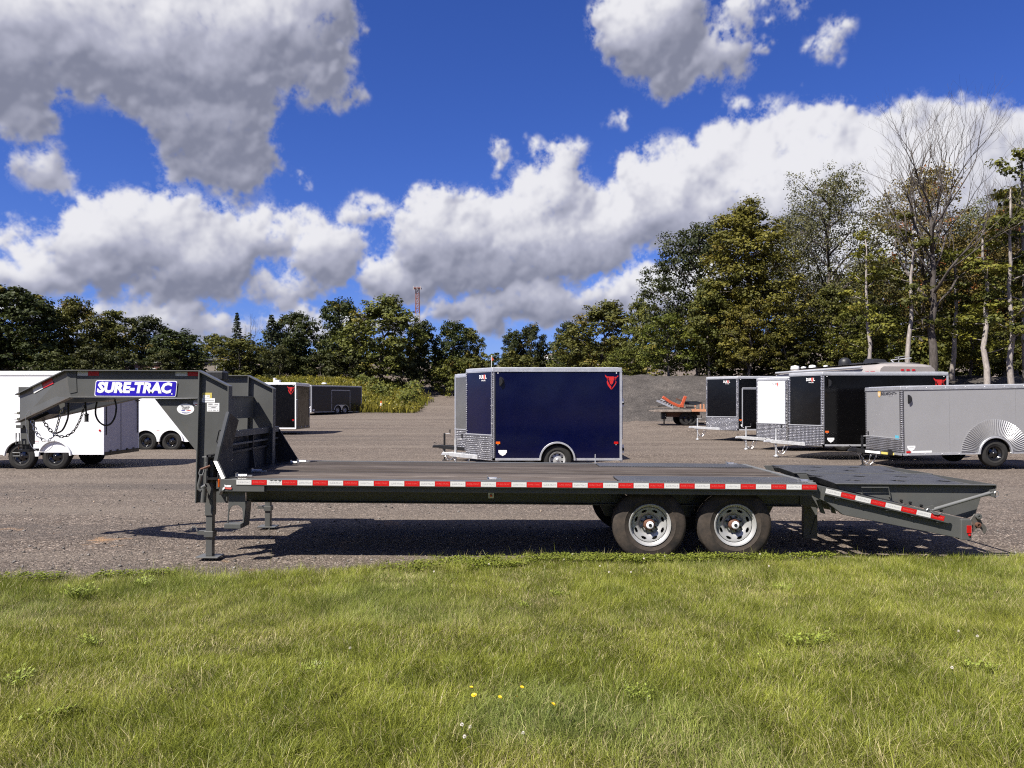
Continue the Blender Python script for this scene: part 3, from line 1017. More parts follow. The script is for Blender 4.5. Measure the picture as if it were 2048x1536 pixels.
MAT['grey_dark'] = pm('shade_dark_paint', (.022, .022, .024), .5, 0, .1, 4)  # grey paint darkened to carry the headboard's shade; also on the ramp toes
MAT['grey_gloss'] = pm('glossy_grey_paint', (.075, .077, .076), .26, 0, .08, 4, spec=.6)
def gooseneck():
    YN, YF, YC, ZD = 8.06, 10.65, 9.355, .862
    root = empty('gooseneck_trailer', (0, 0, 0), (0, TH, 0))
    tag(root, 'long grey gooseneck flatbed trailer with wooden deck and red and white edge tape', 'trailer')
    G, GR = MAT['grey'], MAT['grey_rust']
    X0, X1 = -3.06, 3.19
    # ---- deck frame
    MB().box(X0 + .10, X1, YN + .05, YN + .10, ZD - .128, ZD - .002).build('side_channel', G, root, bevel=.004)
    MB().box(X0, X1, YF - .10, YF - .05, ZD - .128, ZD - .002).build('side_channel', G, root, bevel=.004)
    for y0, y1 in ((YN, YN + .012), (YF - .012, YF)):
        MB().box(-2.895, X1, y0, y1, ZD - .066, ZD - .001).build('rub_rail', G, root, bevel=.002)
    sp = MB()
    for k in range(14):
        x = -2.7 + k * .44
        sp.box(x, x + .08, YN + .012, YN + .05, ZD - .070, ZD - .012)
    sp.build('stake_pocket', G, root, kind='stuff')
    # flat grey corner of the front rail, with its 45 degree end
    c0, c1 = L(443, 958, YN), L(470, 982, YN)
    MB().prism([(X0, YN + .004), (-2.60, YN + .004), (-2.60, YN + .05), (X0, YN + .05)], 'z', ZD - .130, ZD - .001).build('front_rail', G, root, bevel=.003)
    MB().pris([(X0, YN + .004, ZD - .130), (X0, YN + .004, ZD - .001), (X0 - .075, YN + .16, ZD + .02), (X0 - .075, YN + .16, ZD - .185)], (.03, .012, 0)).build('corner_plate', G, root)
    MB().box(X0 - .02, X0 + .10, YN + .12, YF - .12, ZD - .20, ZD - .012).build('front_crossbeam', G, root, bevel=.004)
    # amber marker on the corner plate
    t = Vector((-.075, .156, 0)).normalized()
    o = Vector((X0 - .045, YN + .088, ZD - .052))
    MB().decal(rrect(.055, .085, .006), frame(o, -t), .012).build('marker_light', MAT['lens_amber'], root)
    # little red and white maker's print on the rail
    Mx = frame(L(455, 975, YN) + Vector((0, -.001, 0)), (1, 0, 0))
    k = 1 / 191.0 / 13.96
    lg = MB()
    def pp(pts, cx=1000, cy=1030):
        return [((x - cx) * k, -(y - cy) * k) for x, y in pts]
    MB().decal(pp([(870, 1040), (925, 1010), (925, 1060), (865, 1110)]), Mx).build('maker_print', MAT['sticker'], root)
    MB().decal(pp([(920, 945), (965, 975), (965, 1030), (920, 1000)]), Mx).build('maker_print', MAT['sticker'], root)
    MB().decal(pp([(935, 1010), (975, 1005), (975, 1065), (940, 1065)]), Mx).build('maker_print', MAT['ink_red'], root)
    MB().decal(pp([(970, 965), (1105, 965), (1100, 1018), (970, 1018)]), Mx).build('maker_print', MAT['sticker'], root)
    MB().decal(pp([(975, 1030), (1128, 1030), (1105, 1080), (975, 1075)]), Mx).build('maker_print', MAT['ink_red'], root)
    # ---- I-beams under the deck
    for y in (8.56, 10.15):
        m = MB()
        m.box(X0 + .1, X1 + .02, y - .05, y + .05, ZD - .300, ZD - .288)
        m.box(X0 + .1, X1 + .02, y - .005, y + .005, ZD - .288, ZD - .145)
        m.box(X0 + .1, X1 + .02, y - .05, y + .05, ZD - .145, ZD - .133)
        m.build('main_beam', G, root, bevel=.003)
    for i in range(15):
        x = -2.85 + i * .42
        MB().box(x, x + .05, YN + .10, YF - .10, ZD - .13, ZD - .045).build('crossmember', G, root)
    # ---- planks
    rng = random.Random(4)
    yp = [YN + .13 + i * .1895 for i in range(14)]
    pl = {}
    for i in range(13):
        a, b = yp[i] + .003, yp[i + 1] - .003
        cover = i in (0, 1, 2) or i in (10, 11, 12)
        xe = 1.13 if cover else X1 - .06
        dz = rng.uniform(-.008, .004)
        joints = [X0 + .10]
        joints += [xe]
        for x0, x1 in zip(joints[:-1], joints[1:]):
            MB().box(x0, x1, a, b, ZD - .040 + dz, ZD + dz).build('plank', MAT['wood'], root, bevel=.005)
    for y0, y1 in ((yp[0], yp[3]), (yp[10], yp[13])):
        MB().box(1.14, X1 - .05, y0 + .004, y1 - .004, ZD - .012, ZD + .004).build('tread_cover', MAT['tread_deck'], root, bevel=.002)
    for y0, y1 in ((YN + .012, YN + .125), (YF - .125, YF - .012)):
        MB().box(X0 + .1, X1, y0, y1, ZD - .014, ZD + .001).build('deck_edge', MAT['grey'], root, bevel=.002)
    MB().box(X1 - .045, X1 + .012, YN + .06, YF - .06, ZD - .05, ZD + .008).build('deck_end_bar', MAT['grey_light'], root, bevel=.003)
    # ---- reflective tape
    word = text_mb('SURE-TRAC', .016, .01, 0, 1.1).mesh('print')
    def tape(x0, x1, zc, h, ang, white, y, notch=None):
        cx = (x0 + x1) / 2
        M = frame((0, y, 0), (1, 0, 0))
        w = (x1 - x0) / math.cos(ang)
        p = [(-w / 2, -h / 2), (w / 2, -h / 2), (w / 2, h / 2)] + (notch(w, h) if notch else []) + [(-w / 2, h / 2)]
        mb = MB().decal(p, frame((0, 0, 0), (1, 0, 0)), .0012)
        o = mb.build('tape_strip', MAT['tape_white' if white else 'tape_red'], root)
        o.location = (cx, y, zc)
        o.rotation_euler = (0, ang, 0)
        pr = mobj('print', word, None, o)
        pr.location = (0, -.003, 0)
        pr.rotation_euler = (R(90), 0, 0)
        pr.data.materials.clear() if False else None
        if not word.materials:
            word.materials.append(MAT['print_grey'])
        pr.material_slots[0].link = 'OBJECT'
        pr.material_slots[0].material = MAT['print_grey' if white else 'print_red']
        return o
    pit = (3.185 + 2.893) / 38
    for i in range(38):
        x0 = -2.893 + i * pit
        nt_ = None
        if i == 2:
            nt_ = lambda w, h: [(w * .38, h * .1), (w * .22, h * .44), (w * .10, h * .22), (-w * .05, h * .40), (-w * .2, h * .25), (-w * .35, h * .45)]
        tape(x0 + .0015, x0 + pit - .0015, ZD - .031, .052 + rng.uniform(-.003, .002), 0, i % 2 == 0, YN - .0006, nt_)
    # ---- beaver tail
    A = LX(1634, 970, YN); Bq = LX(1928, 1037, YN); C = LX(1927, 1079, YN); D = LX(1690, 1031, YN); E = LX(1634, 1022, YN)
    sl = math.atan2(A[1] - Bq[1], Bq[0] - A[0])
    for y0, y1 in ((YN + .05, YN + .10), (YF - .10, YF - .05)):
        MB().prism([A, Bq, C, D, (D[0] - .16, D[1] + .12), (A[0], A[1] - .13)], 'y', y0, y1).build('tail_channel', G, root, bevel=.004)
    for y in (8.56, 9.0, 9.7, 10.15):
        MB().prism([(A[0], A[1] - .03), (Bq[0], Bq[1] - .05), (C[0], C[1] + .0), D, (E[0], E[1] - .0)], 'y', y - .02, y + .02).build('tail_beam', G, root)
    for i in range(6):
        t = .12 + i * .16
        x = A[0] + (Bq[0] - A[0]) * t
        z = A[1] + (Bq[1] - A[1]) * t
        MB().box(x, x + .05, YN + .1, YF - .1, z - .13, z - .06).build('tail_crossmember', G, root)
    ra, rb = LX(1646, 975.2, YN), LX(1900, 1034.6, YN)
    ux = Vector((rb[0] - ra[0], rb[1] - ra[1])).normalized()
    ang = math.atan2(-ux.y, ux.x)
    up = (-ux.y, ux.x)
    for y0, y1 in ((YN, YN + .012), (YF - .012, YF)):
        MB().prism([(ra[0], ra[1]), (rb[0], rb[1]), (rb[0] - up[0] * .064, rb[1] - up[1] * .064), (ra[0] - up[0] * .064, ra[1] - up[1] * .064)], 'y', y0, y1).build('tail_rub_rail', G, root)
    sp = MB()
    for k in range(5):
        t = .1 + k * .2
        x = ra[0] + (rb[0] - ra[0]) * t; z = ra[1] + (rb[1] - ra[1]) * t
        sp.box(x, x + .07, YN + .012, YN + .05, z - .09, z - .035)
    sp.build('tail_stake_pocket', G, root, kind='stuff')
    tx = [565, 680, 787, 903, 1013, 1130, 1245, 1352, 1452]
    for i in range(8):
        p0 = 1500 + tx[i] / 3.737; p1 = 1500 + tx[i + 1] / 3.737
        cx, cz = LX((p0 + p1) / 2, 976.3 + ((p0 + p1) / 2 - 1651) * (56.2 / 238), YN)
        hw = (p1 - p0) / 191 / 2 - .001
        tape(cx - hw, cx + hw, cz - .026, .050, ang, i % 2 == 0, YN - .0006)
    # rear post with marker
    p0, p1 = LX(1925, 1040, YN), LX(1945.5, 1081, YN)
    MB().box(p0[0], p1[0], YN + .02, YN + .13, p1[1], p0[1]).build('tail_post', G, root, bevel=.004)
    MB().box(p0[0], p1[0], YF - .13, YF - .02, p1[1], p0[1]).build('tail_post', G, root, bevel=.004)
    MB().box(p0[0], p1[0], YN + .13, YF - .13, p1[1] + .02, p0[1] - .02).build('rear_bumper', G, root)
    q = L(1937.5, 1058.5, YN + .02)
    MB().decal(rrect(.044, .080, .005), frame(q, (1, 0, 0)), .012).build('marker_light', MAT['lens_red'], root)
    q = L(1938.5, 1070, YN + .02)
    MB().lathe([(.014, 0), (.014, -.01), (.006, -.014), (.001, -.014)], q, n=10).build('side_lamp', MAT['lens_red'], root)
    # hinge bracket, roller and hook at the tail
    Yh = YN + .06
    hk = [LX(1840 + x / 11.818, 960 + y / 11.818, Yh) for x, y in
          [(1180, 950), (1290, 800), (1420, 810), (1440, 950), (1480, 1020), (1570, 1110), (1580, 1180), (1545, 1265), (1500, 1255), (1490, 1200), (1400, 1120), (1330, 1150), (1250, 1250), (1240, 970)]]
    MB().prism(hk, 'y', Yh, Yh + .012).build('ramp_hook', MAT['grey_rust'], root, bevel=.002)
    q = L(1840 + 1362 / 11.818, 960 + 855 / 11.818, Yh)
    MB().lathe([(.030, 0), (.030, -.030), (.012, -.032), (.010, -.022), (.001, -.022)], q, n=18).build('hinge_roller', G, root, smooth=40)
    q = L(1840 + 1355 / 11.818, 960 + 1060 / 11.818, Yh)
    MB().lathe([(.029, 0), (.029, -.026), (.014, -.030), (.012, -.018), (.001, -.018)], q, n=18).build('hinge_pin', MAT['rust'], root, smooth=40)
    # ---- ramps folded flat on the tail
    ZR = ZD - .002
    def ramp(y0, y1, dx, kind):
        rp = empty('ramp', (0, 0, 0), (0, 0, 0), root)
        xl0, xl1 = 3.44 + dx, 3.56 + dx
        outer = [(xl0, y0), (4.80 + dx, y0), (5.07 + dx, y1), (xl1, y1)]
        holes = []
        for j, (yy, off) in enumerate(((y0 + .30, .32), (y1 - .32, .10))):
            for i in range(3):
                hx = xl0 + .02 + off + i * .50
                holes.append([(hx - .11, yy), (hx, yy - .085), (hx + .11, yy), (hx, yy + .085)])
        m = plate_mb(MB(), outer, holes, lambda a, b: (a, b, ZR), (0, 0, -.006))
        m.build('ramp_plate', MAT['tread_deck'], rp)
        # frame: near web, far web, inner end, rear end
        xb = 5.135 + dx
        bot = lambda x: A[1] - math.tan(sl) * (x - A[0]) + .012
        side = [(xl0, ZR - .007), (xb, ZR - .007), (xb, ZR - .125), (xb - .13, ZR - .135), (xb - .19, bot(4.98) + .06), (xb - .28, bot(4.88)), (xl0 + .25, bot(xl0 + .25)), (xl0 + .05, ZR - .07)]
        for yy, nm in ((y0 + .005, 'ramp_side'), (y1 - .017, 'ramp_side')):
            MB().prism(side, 'y', yy, yy + .012).build(nm, G, rp, bevel=.002)
        MB().box(xl0, xb, y0 - .045, y0 + .005, ZR - .010, ZR - .001).build('ramp_flange', G, rp, bevel=.002)
        MB().pris([(xb, y0 - .03, ZR), (xb, y0 - .03, ZR - .05), (xb + .012, y0 - .03, ZR - .05), (xb + .012, y0 - .03, ZR)], (-.04, y1 - y0 + .03, 0)).build('ramp_end', G, rp)
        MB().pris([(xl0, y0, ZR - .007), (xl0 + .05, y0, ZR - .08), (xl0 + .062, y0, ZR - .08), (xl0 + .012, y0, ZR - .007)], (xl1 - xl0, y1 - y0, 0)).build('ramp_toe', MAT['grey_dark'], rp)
        for i in range(4):
            x = 3.75 + i * .38 + dx
            MB().box(x, x + .05, y0 + .02, y1 - .02, ZR - .06, ZR - .008).build('ramp_rung', G, rp)
        return rp
    r1 = ramp(8.22, 9.33, 0, 0)
    r2 = ramp(9.45, 10.58, 0, 1)
    # grab handle on the near ramp
    Yw = 8.215
    hp = [L(1500 + x / 3.737, 880 + y / 3.737, Yw) for x, y in ((838, 405), (822, 352), (1025, 352), (1042, 425))]
    hp = [hp[0] + Vector((0, .03, 0)), hp[0] - Vector((0, .02, 0))] + [p - Vector((0, .03, 0)) for p in hp[1:3]] + [hp[3] - Vector((0, .02, 0)), hp[3] + Vector((0, .03, 0))]
    MB().tube(hp, .006, 6).build('grab_handle', G, r1, smooth=True)
    # support strut
    a, b = L(1862, 1020.5, 8.13), L(1985, 984.5, 8.13)
    MB().tube([a, b], .019, 12).build('spring_strut', MAT['grey_light'], r1, smooth=True)
    MB().prism([LX(1847, 1015, 8.13), LX(1866, 1010, 8.13), LX(1868, 1026, 8.13), LX(1852, 1027, 8.13)], 'y', 8.115, 8.127).build('strut_bracket', G, r1)
    MB().prism([LX(1978, 980, 8.13), LX(1990, 978, 8.13), LX(1990, 996, 8.13), LX(1980, 992, 8.13)], 'y', 8.115, 8.135).build('strut_bracket', G, r1)
    for px, py in ((1857, 1021), (1993, 986)):
        q = L(px, py, 8.10)
        MB().tube([q + Vector((.022 * math.cos(t * .7), 0, .030 * math.sin(t * .7) - .01)) for t in range(9)], .004, 5, True).build('linch_pin', MAT['steel'], r1, smooth=True)
    q = [L(1862, 1023, 8.06), L(1868, 1028, 8.05), L(1876, 1029, 8.05), L(1883, 1026, 8.06)]
    MB().tube(q, .006, 6).build('latch_ring', MAT['grey_light'], r1, smooth=True)
    for px, py in ((1803, 1001), (1821, 1005), (1843, 1011), (1883, 1021)):
        q = L(px, py, 8.20)
        MB().lathe([(.012, .02), (.012, -.012), (.001, -.012)], q, n=6).build('bolt', MAT['black'], root)
    # stand under the beaver tail
    MB().box(*[L(1604, 990, 8.85).x, L(1632, 990, 8.85).x], 8.80, 8.86, .16, ZD - .13).build('rear_stand', G, root, bevel=.004)
    MB().prism([LX(1633, 1024, 8.8), LX(1633.5, 1070, 8.8), LX(1620, 1070, 8.8)], 'y', 8.785, 8.798).build('stand_gusset', G, root)
    MB().box(3.20, 3.34, 10.24, 10.30, .245, ZD - .13).build('rear_stand', G, root)
    for x0 in (1634, 1656):
        MB().prism([LX(x0, 1000, 8.3), LX(x0 + 7, 1000, 8.3), LX(x0 + 17, 1028, 8.3), LX(x0 + 9, 1026, 8.3)], 'y', 8.30, 8.33).build('tail_strut', MAT['grey'], root)
    # ---- wheels and axles
    wx = (L(1298, 1050, 8.28).x, L(1467.5, 1050, 8.28).x)
    zc = [.3925 + x * TH - .012 for x in wx]
    for x, z in zip(wx, zc):
        make_wheel(root, (x, 8.315, z), .3925, .215, .213, 'mod', 'tyre_dusty')
        make_wheel(root, (x, YC * 2 - 8.315, z), .3925, .215, .213, 'mod', 'tyre_dusty', True)
        MB().tube([(x, 8.36, z), (x, YC * 2 - 8.36, z)], .055, 12).build('axle', MAT['black'], root, smooth=True)
        for y in (8.56, 10.15):
            MB().prism([(x - .36, z + .10), (x - .1, z + .04), (x + .1, z + .04), (x + .36, z + .10), (x + .36, z + .125), (x, z + .10), (x - .36, z + .125)], 'y', y - .03, y + .03).build('leaf_spring', MAT['black'], root)
    for x in (wx[0] - .40, (wx[0] + wx[1]) / 2, wx[1] + .40):
        for y in (8.56, 10.15):
            MB().prism([(x - .10, ZD - .30), (x + .10, ZD - .30), (x + .04, ZD - .42), (x - .04, ZD - .42)], 'y', y - .045, y + .045).build('spring_hanger', MAT['black'], root)
    # amber lamp hung on the main beam
    q = L(982, 991, 8.50)
    MB().box(q.x - .032, q.x + .032, 8.495, 8.505, q.z - .03, q.z + .03).build('lamp_plate', MAT['steel'], root)
    MB().lathe([(.016, 0), (.015, -.012), (.008, -.018), (.001, -.018)], (q.x, 8.495, q.z), n=12).build('marker_light', MAT['lens_amber'], root, smooth=True)
    # tie-down gear on the deck
    def winch(px, py, Y, s=1.0, nm='strap_ratchet'):
        q = L(px, py, Y)
        m = MB()
        m.box(q.x - .05 * s, q.x + .05 * s, Y - .03, Y + .03, ZD + .002, ZD + .012)
        m.tube([(q.x - .055 * s, Y, ZD + .02), (q.x + .055 * s, Y, ZD + .02)], .014, 8)
        m.box(q.x + .05 * s, q.x + .11 * s, Y - .012, Y + .012, ZD + .004, ZD + .022)
        m.box(q.x - .06 * s, q.x - .05 * s, Y - .03, Y + .03, ZD + .002, ZD + .045)
        m.build(nm, MAT['steel'], root, smooth=True)
    winch(484, 955, 8.30); winch(514, 946, 8.85); winch(604, 921, 10.30, 1.0); winch(588, 924, 10.1, .7)
    winch(984, 955.5, 8.19, .9); winch(1460, 929.0, 10.5, .9); winch(1607, 965, 8.24, .9)
    q = L(1190.5, 920, 10.55)
    MB().tube([(q.x, 10.55, ZD), (q.x, 10.55, ZD + .125)], .007, 6).build('stake_pin', MAT['galv'], root, smooth=True)

    # ---- uprights, neck and gussets
    for Y in (8.56, 10.15):
        near = Y < 9
        yc = 8.56
        a = LX(401, 741, yc); b = LX(461, 772.5, yc); c = LX(458, 960, yc); d = LX(394, 1005, yc); e = LX(458, 1005, yc)
        up_ = empty('neck_upright', (0, Y - yc, 0), (0, 0, 0), root)
        MB().prism([a, b, e, d], 'y', yc - .006, yc + .006).build('web', G, up_)
        fl = .013
        MB().prism([(a[0] - .002, a[1]), (a[0] + fl, a[1] - fl * .5), (d[0] + fl, d[1]), (d[0] - .002, d[1])], 'y', yc - .055, yc + .055).build('flange', G, up_, bevel=.002)
        MB().prism([(b[0] - fl, b[1] + .004), (b[0] + .002, b[1] - .004), (e[0], e[1]), (e[0] - fl, e[1])], 'y', yc - .055, yc + .055).build('flange', G, up_, bevel=.002)
        n = Vector((b[1] - a[1], -(b[0] - a[0]))).normalized() * -fl
        MB().prism([(a[0] - .004, a[1] + .002), (b[0] + .004, b[1] + .002), (b[0] + .004 + n.x * -1, b[1] + .002 - n.y), (a[0] - .004 - n.x, a[1] + .002 - n.y)], 'y', yc - .056, yc + .056).build('top_plate', G, up_)
        # horizontal part of the neck, an I-beam
        nk = empty('neck_beam', (0, Y - yc, 0), (0, 0, 0), root)
        p0, p1 = LX(133, 740, yc), LX(401, 741, yc)
        q0, q1 = LX(143, 795.5, yc), LX(401, 797, yc)
        MB().prism([p0, p1, q1, q0], 'y', yc - .006, yc + .006).build('web', G, nk)
        MB().prism([p0, p1, (p1[0], p1[1] - .012), (p0[0], p0[1] - .012)], 'y', yc - .055, yc + .055).build('flange', G, nk, bevel=.002)
        MB().prism([(q0[0], q0[1] + .012), (q1[0], q1[1] + .012), q1, q0], 'y', yc - .055, yc + .055).build('flange', G, nk, bevel=.002)
        g0, g1, g2 = LX(310, 797.5, yc), LX(393.5, 904, yc), LX(400, 797.5, yc)
        MB().prism([g0, g2, (g2[0] - .01, g2[1]), (g1[0] + .006, g1[1])], 'y', yc - .008, yc + .008).build('gusset', G, nk)
    Yw = 8.56
    MB().box(-3.55, -3.40, 8.61, 10.10, 1.728, 1.74).build('neck_crossplate', G, root)
    MB().box(-3.66, -3.44, 9.14, 9.32, 1.92, 2.035).build('dark_block', MAT['plastic'], root, bevel=.02)  # plain dark block between the neck beams
    MB().box(-3.46, -3.14, 8.62, 10.09, 2.02, 2.032).build('neck_crossplate', G, root) if False else None
    MB().box(-3.43, -3.415, 8.57, 10.14, 1.46, 1.735).build('neck_tie_plate', G, root)
    # ---- front of the neck closing towards the coupler
    yA, yB = 8.56, 9.15
    A0, A1, B0, B1 = L(133, 740, yA), L(143, 795.5, yA), L(40, 786, yB), L(40, 843.5, yB)
    for sgn in (1, -1):
        f = (lambda p: p) if sgn == 1 else (lambda p: Vector((p.x, 2 * YC - p.y, p.z)))
        ns = empty('neck_nose', (0, 0, 0), (0, 0, 0), root)
        A0e = L(152, 741.5, yA - .008)
        A1e = L(152, 795, yA - .008)
        side_ = [f(p + Vector((0, -.004, 0))) for p in (A0, B0, B1, A1)]
        MB().pris(side_, (0, .010 * sgn, 0)).build('web', G, ns)
        # lapped joint plate
        MB().pris([f(L(x, y, yA - .012)) for x, y in ((134, 747), (152, 743), (153.5, 784), (139, 787))], (0, .006 * sgn, 0)).build('joint_plate', G, ns)
        d = (B0 - A0).normalized()
        up_ = Vector((0, 0, 1))
        for P, Q, dz in ((A0, B0 + d * .06, 0), (A1, B1 + d * .05, .012)):
            o0 = Vector((0, -.05, 0)); o1 = Vector((0, .05, 0))
            MB().hexa([f(P + o0 + Vector((0, 0, dz - .012))), f(Q + o0 + Vector((0, 0, dz - .012))), f(Q + o1 + Vector((0, 0, dz - .012))), f(P + o1 + Vector((0, 0, dz - .012)))],
                      [f(P + o0 + Vector((0, 0, dz))), f(Q + o0 + Vector((0, 0, dz))), f(Q + o1 + Vector((0, 0, dz))), f(P + o1 + Vector((0, 0, dz)))]).build('flange', G if dz == 0 else GR, ns)
    MB().prism([(B0.x, B0.z - .02), (B0.x + .015, B0.z - .02), (B1.x + .015, B1.z + .02), (B1.x, B1.z + .02)], 'y', 9.16, 9.55).build('nose_plate', GR, root)
    pa, pb = LX(31, 800, 9.2), LX(60, 773, 9.2)
    MB().box(L(39, 790, 9.3).x, L(60, 790, 9.3).x, 9.28, 9.43, 1.70, L(40, 774, 9.3).z).build('tube_cap', G, root)
    # tape on the neck
    for (x0, y0, x1, y1, w) in ((155, 742.8, 176, 751.5, 1), (176.6, 742.8, 198, 751.5, 0), (351, 743.6, 374.8, 752.2, 1), (375.4, 743.6, 398, 752.2, 0)):
        p, q = LX(x0, y0, yA - .007), LX(x1, y1, yA - .007)
        MB().decal([(0, 0), (q[0] - p[0], 0), (q[0] - p[0], p[1] - q[1]), (0, p[1] - q[1])], frame((p[0], yA - .0065, q[1]), (1, 0, 0)), .001).build('tape_strip', MAT['tape_white' if w else 'tape_red'], root)
    def on_nose(px, py):
        t = (L(px, py, yA).x - A0.x) / (B0.x - A0.x)
        t = (133 - px) / 93.0
        return yA + (yB - yA) * max(0, min(1, t)) - .012
    for pts, w in (([(65, 776), (83, 767), (86, 777), (68, 787)], 1), ([(84, 766.5), (104, 757), (107, 767), (87, 776.5)], 0)):
        MB().pris([L(x, y, on_nose(x, y)) for x, y in pts], (0, -.001, 0)).build('tape_strip', MAT['tape_white' if w else 'tape_red'], root)
    # ---- coupler
    x0, x1 = L(41, 850, 9.3).x, L(59, 850, 9.3).x
    MB().box(x0, x1, 9.295, 9.415, 1.13, 1.52).build('coupler_tube', G, root, bevel=.004)
    MB().box(x0 + .012, x1 - .012, 9.305, 9.405, 1.045, 1.15).build('coupler_socket', MAT['black'], root, bevel=.006)
    MB().box(x0 - .03, x0 + .05, 9.26, 9.30, 1.33, 1.365).build('coupler_collar', G, root)
    q = [L(x, y, 9.25) for x, y in ((32.3, 866.5), (38.5, 866), (38.8, 888), (32, 888.5))]
    MB().tube(q, .007, 6, True).build('coupler_handle', MAT['grey_light'], root, smooth=True)
    q = [L(x, y, 9.25) for x, y in ((26, 905.5), (40, 905.5), (40, 912), (26, 912))]
    MB().tube(q, .008, 6, True).build('coupler_latch', MAT['grey_light'], root)
    MB().tube([L(38, 890, 9.27), L(37, 905, 9.27)], .007, 6).build('latch_rod', MAT['rust'], root)
    MB().box(L(40, 908, 9.3).x, L(63, 908, 9.3).x, 9.26, 9.45, 1.045, 1.075).build('coupler_plate', MAT['black'], root)
    for py in (825, 837):
        q = L(29, py, 9.3)
        m = MB().tube([(q.x - .02, 9.33, q.z), (q.x + .10, 9.33, q.z)], .012, 8).tube([(q.x + .02, 9.33, q.z), (q.x + .05, 9.33, q.z)], .024, 6)
        m.build('adjusting_bolt', MAT['steel'], root, smooth=True)
    # wiring box, breakaway switch and belly plate
    q = [L(x, y, 9.02) for x, y in ((60, 821), (71, 814), (73.5, 820), (62.5, 826))]
    MB().pris(q, (0, .05, 0)).build('breakaway_switch', MAT['plastic'], root, bevel=.004)
    MB().pris([L(x, y, 9.03) for x, y in ((72, 815), (79, 812), (80, 817), (74, 821))], (0, .03, 0)).build('switch_pin', MAT['steel'], root)
    MB().pris([L(x, y, 9.25) for x, y in ((57, 841), (95, 823), (99, 828), (64, 844))], (0, .22, 0)).build('belly_plate', MAT['black'], root)
    MB().pris([L(x, y, 9.2) for x, y in ((116, 797), (129, 797), (130, 812), (121, 818), (117, 808))], (0, .012, 0)).build('chain_hanger', G, root)
    MB().pris([L(x, y, 9.1) for x, y in ((120, 797), (232, 797), (200, 803), (125, 806))], (0, .35, 0)).build('hose_tray', MAT['black'], root)
    # ---- chains
    def path(pts, n):
        P = [Vector(p) for p in pts]
        seg = [0]
        for a_, b_ in zip(P[:-1], P[1:]):
            seg.append(seg[-1] + (b_ - a_).length)
        def cr(t):
            s_ = t * seg[-1]
            i = max(0, min(len(P) - 2, next((k for k in range(len(seg) - 1) if seg[k + 1] >= s_), len(P) - 2)))
            u = (s_ - seg[i]) / max(1e-9, seg[i + 1] - seg[i])
            p0, p1, p2, p3 = P[max(0, i - 1)], P[i], P[i + 1], P[min(len(P) - 1, i + 2)]
            return .5 * ((2 * p1) + (p2 - p0) * u + (2 * p0 - 5 * p1 + 4 * p2 - p3) * u * u + (3 * p1 - p0 - 3 * p2 + p3) * u ** 3)
        return [cr(i / n) for i in range(n + 1)], seg[-1]
    def chain(pts, mat, link=.052, r=.0058):
        P, ln = path(pts, 60)
        n = max(4, int(ln / (link * .76)))
        Q, _ = path(pts, n)
        m = MB()
        for i in range(n):
            a_, b_ = Q[i], Q[i + 1]
            d = (b_ - a_).normalized()
            u = d.cross(Vector((0, 1, 0))).normalized()
            w = Vector((0, 1, 0)) if i % 2 else u
            if i % 2 == 0:
                w = (u * .85 + Vector((0, .5, 0))).normalized()
            c = (a_ + b_) / 2
            lp = []
            for k in range(10):
                t = 2 * math.pi * k / 10
                lp.append(c + d * (math.cos(t) * link / 2) + w * (math.sin(t) * link * .33))
            m.tube(lp, r, 5, True)
        return m.build('safety_chain', mat, root, smooth=True)
    def zz(pts, Y):
        return [L(x / 8.5333, 780 + y / 8.5333, Y) for x, y in pts]
    chain(zz([(545, 525), (590, 650), (650, 770), (730, 850), (810, 872), (900, 800), (950, 710), (985, 590), (1020, 450), (1050, 330)], 9.08), MAT['chain'])
    chain(zz([(710, 480), (790, 600), (870, 700), (950, 765), (1060, 800), (1150, 780), (1240, 720), (1300, 640), (1370, 500), (1410, 380), (1430, 270)], 9.50), MAT['chain_dark'])
    def hook(pts, Y):
        MB().tube(zz(pts, Y), .012, 7).build('chain_hook', MAT['chain_dark'], root, smooth=True)
    hook([(1010, 350), (1045, 400), (1100, 400), (1120, 340), (1085, 300)], 9.08)
    hook([(1400, 330), (1420, 370), (1460, 350), (1470, 290), (1430, 260)], 9.5)
    def cable(pts, Y, r, nm, mat='wire'):
        P, _ = path(zz(pts, Y), 26)
        return MB().tube(P, r, 6).build(nm, MAT[mat], root, smooth=True)
    cable([(1670, 150), (1635, 300), (1635, 430), (1690, 540), (1790, 605), (1890, 575), (1960, 460), (1985, 300), (1965, 190), (1930, 120)], 9.3, .011, 'air_hose')
    cable([(1165, 170), (1165, 420), (1130, 560), (1060, 690), (960, 740)], 9.25, .011, 'brake_cable')
    cable([(1455, 90), (1458, 250), (1475, 410)], 9.2, .010, 'lighting_cable')
    cable([(500, 345), (450, 420), (440, 520), (455, 700), (490, 860), (550, 980), (650, 1050), (760, 1055), (850, 1010), (910, 930), (940, 830)], 9.0, .0028, 'breakaway_wire', 'steel')
    q = zz([(1478, 400), (1478, 560)], 9.2)
    m = MB()
    m.lathe([(.001, .0), (.018, 0), (.026, -.012), (.030, -.014), (.030, -.02), (.022, -.022), (.022, -.09), (.025, -.10), (.001, -.10)], (q[0].x, 9.2, q[0].z), 'z', 14)
    m.build('trailer_plug', MAT['plastic'], root, smooth=True)
    # ---- name plate
    yp_ = yA - .012
    S = frame(L(272, 777.2, yp_), (1, 0, .0))
    sgn_ = empty('name_plate', (0, 0, 0), (0, 0, 0), root)
    MB().decal(rrect(.905, .178, .022, 5, .09), S, .004).build('plate_border', MAT['sign_silver'], sgn_)
    S2 = S @ Matrix.Translation((0, 0, .0045))
    MB().decal(rrect(.888, .160, .018, 5, .09), S2, .0025).build('plate_face', MAT['sign_blue'], sgn_)
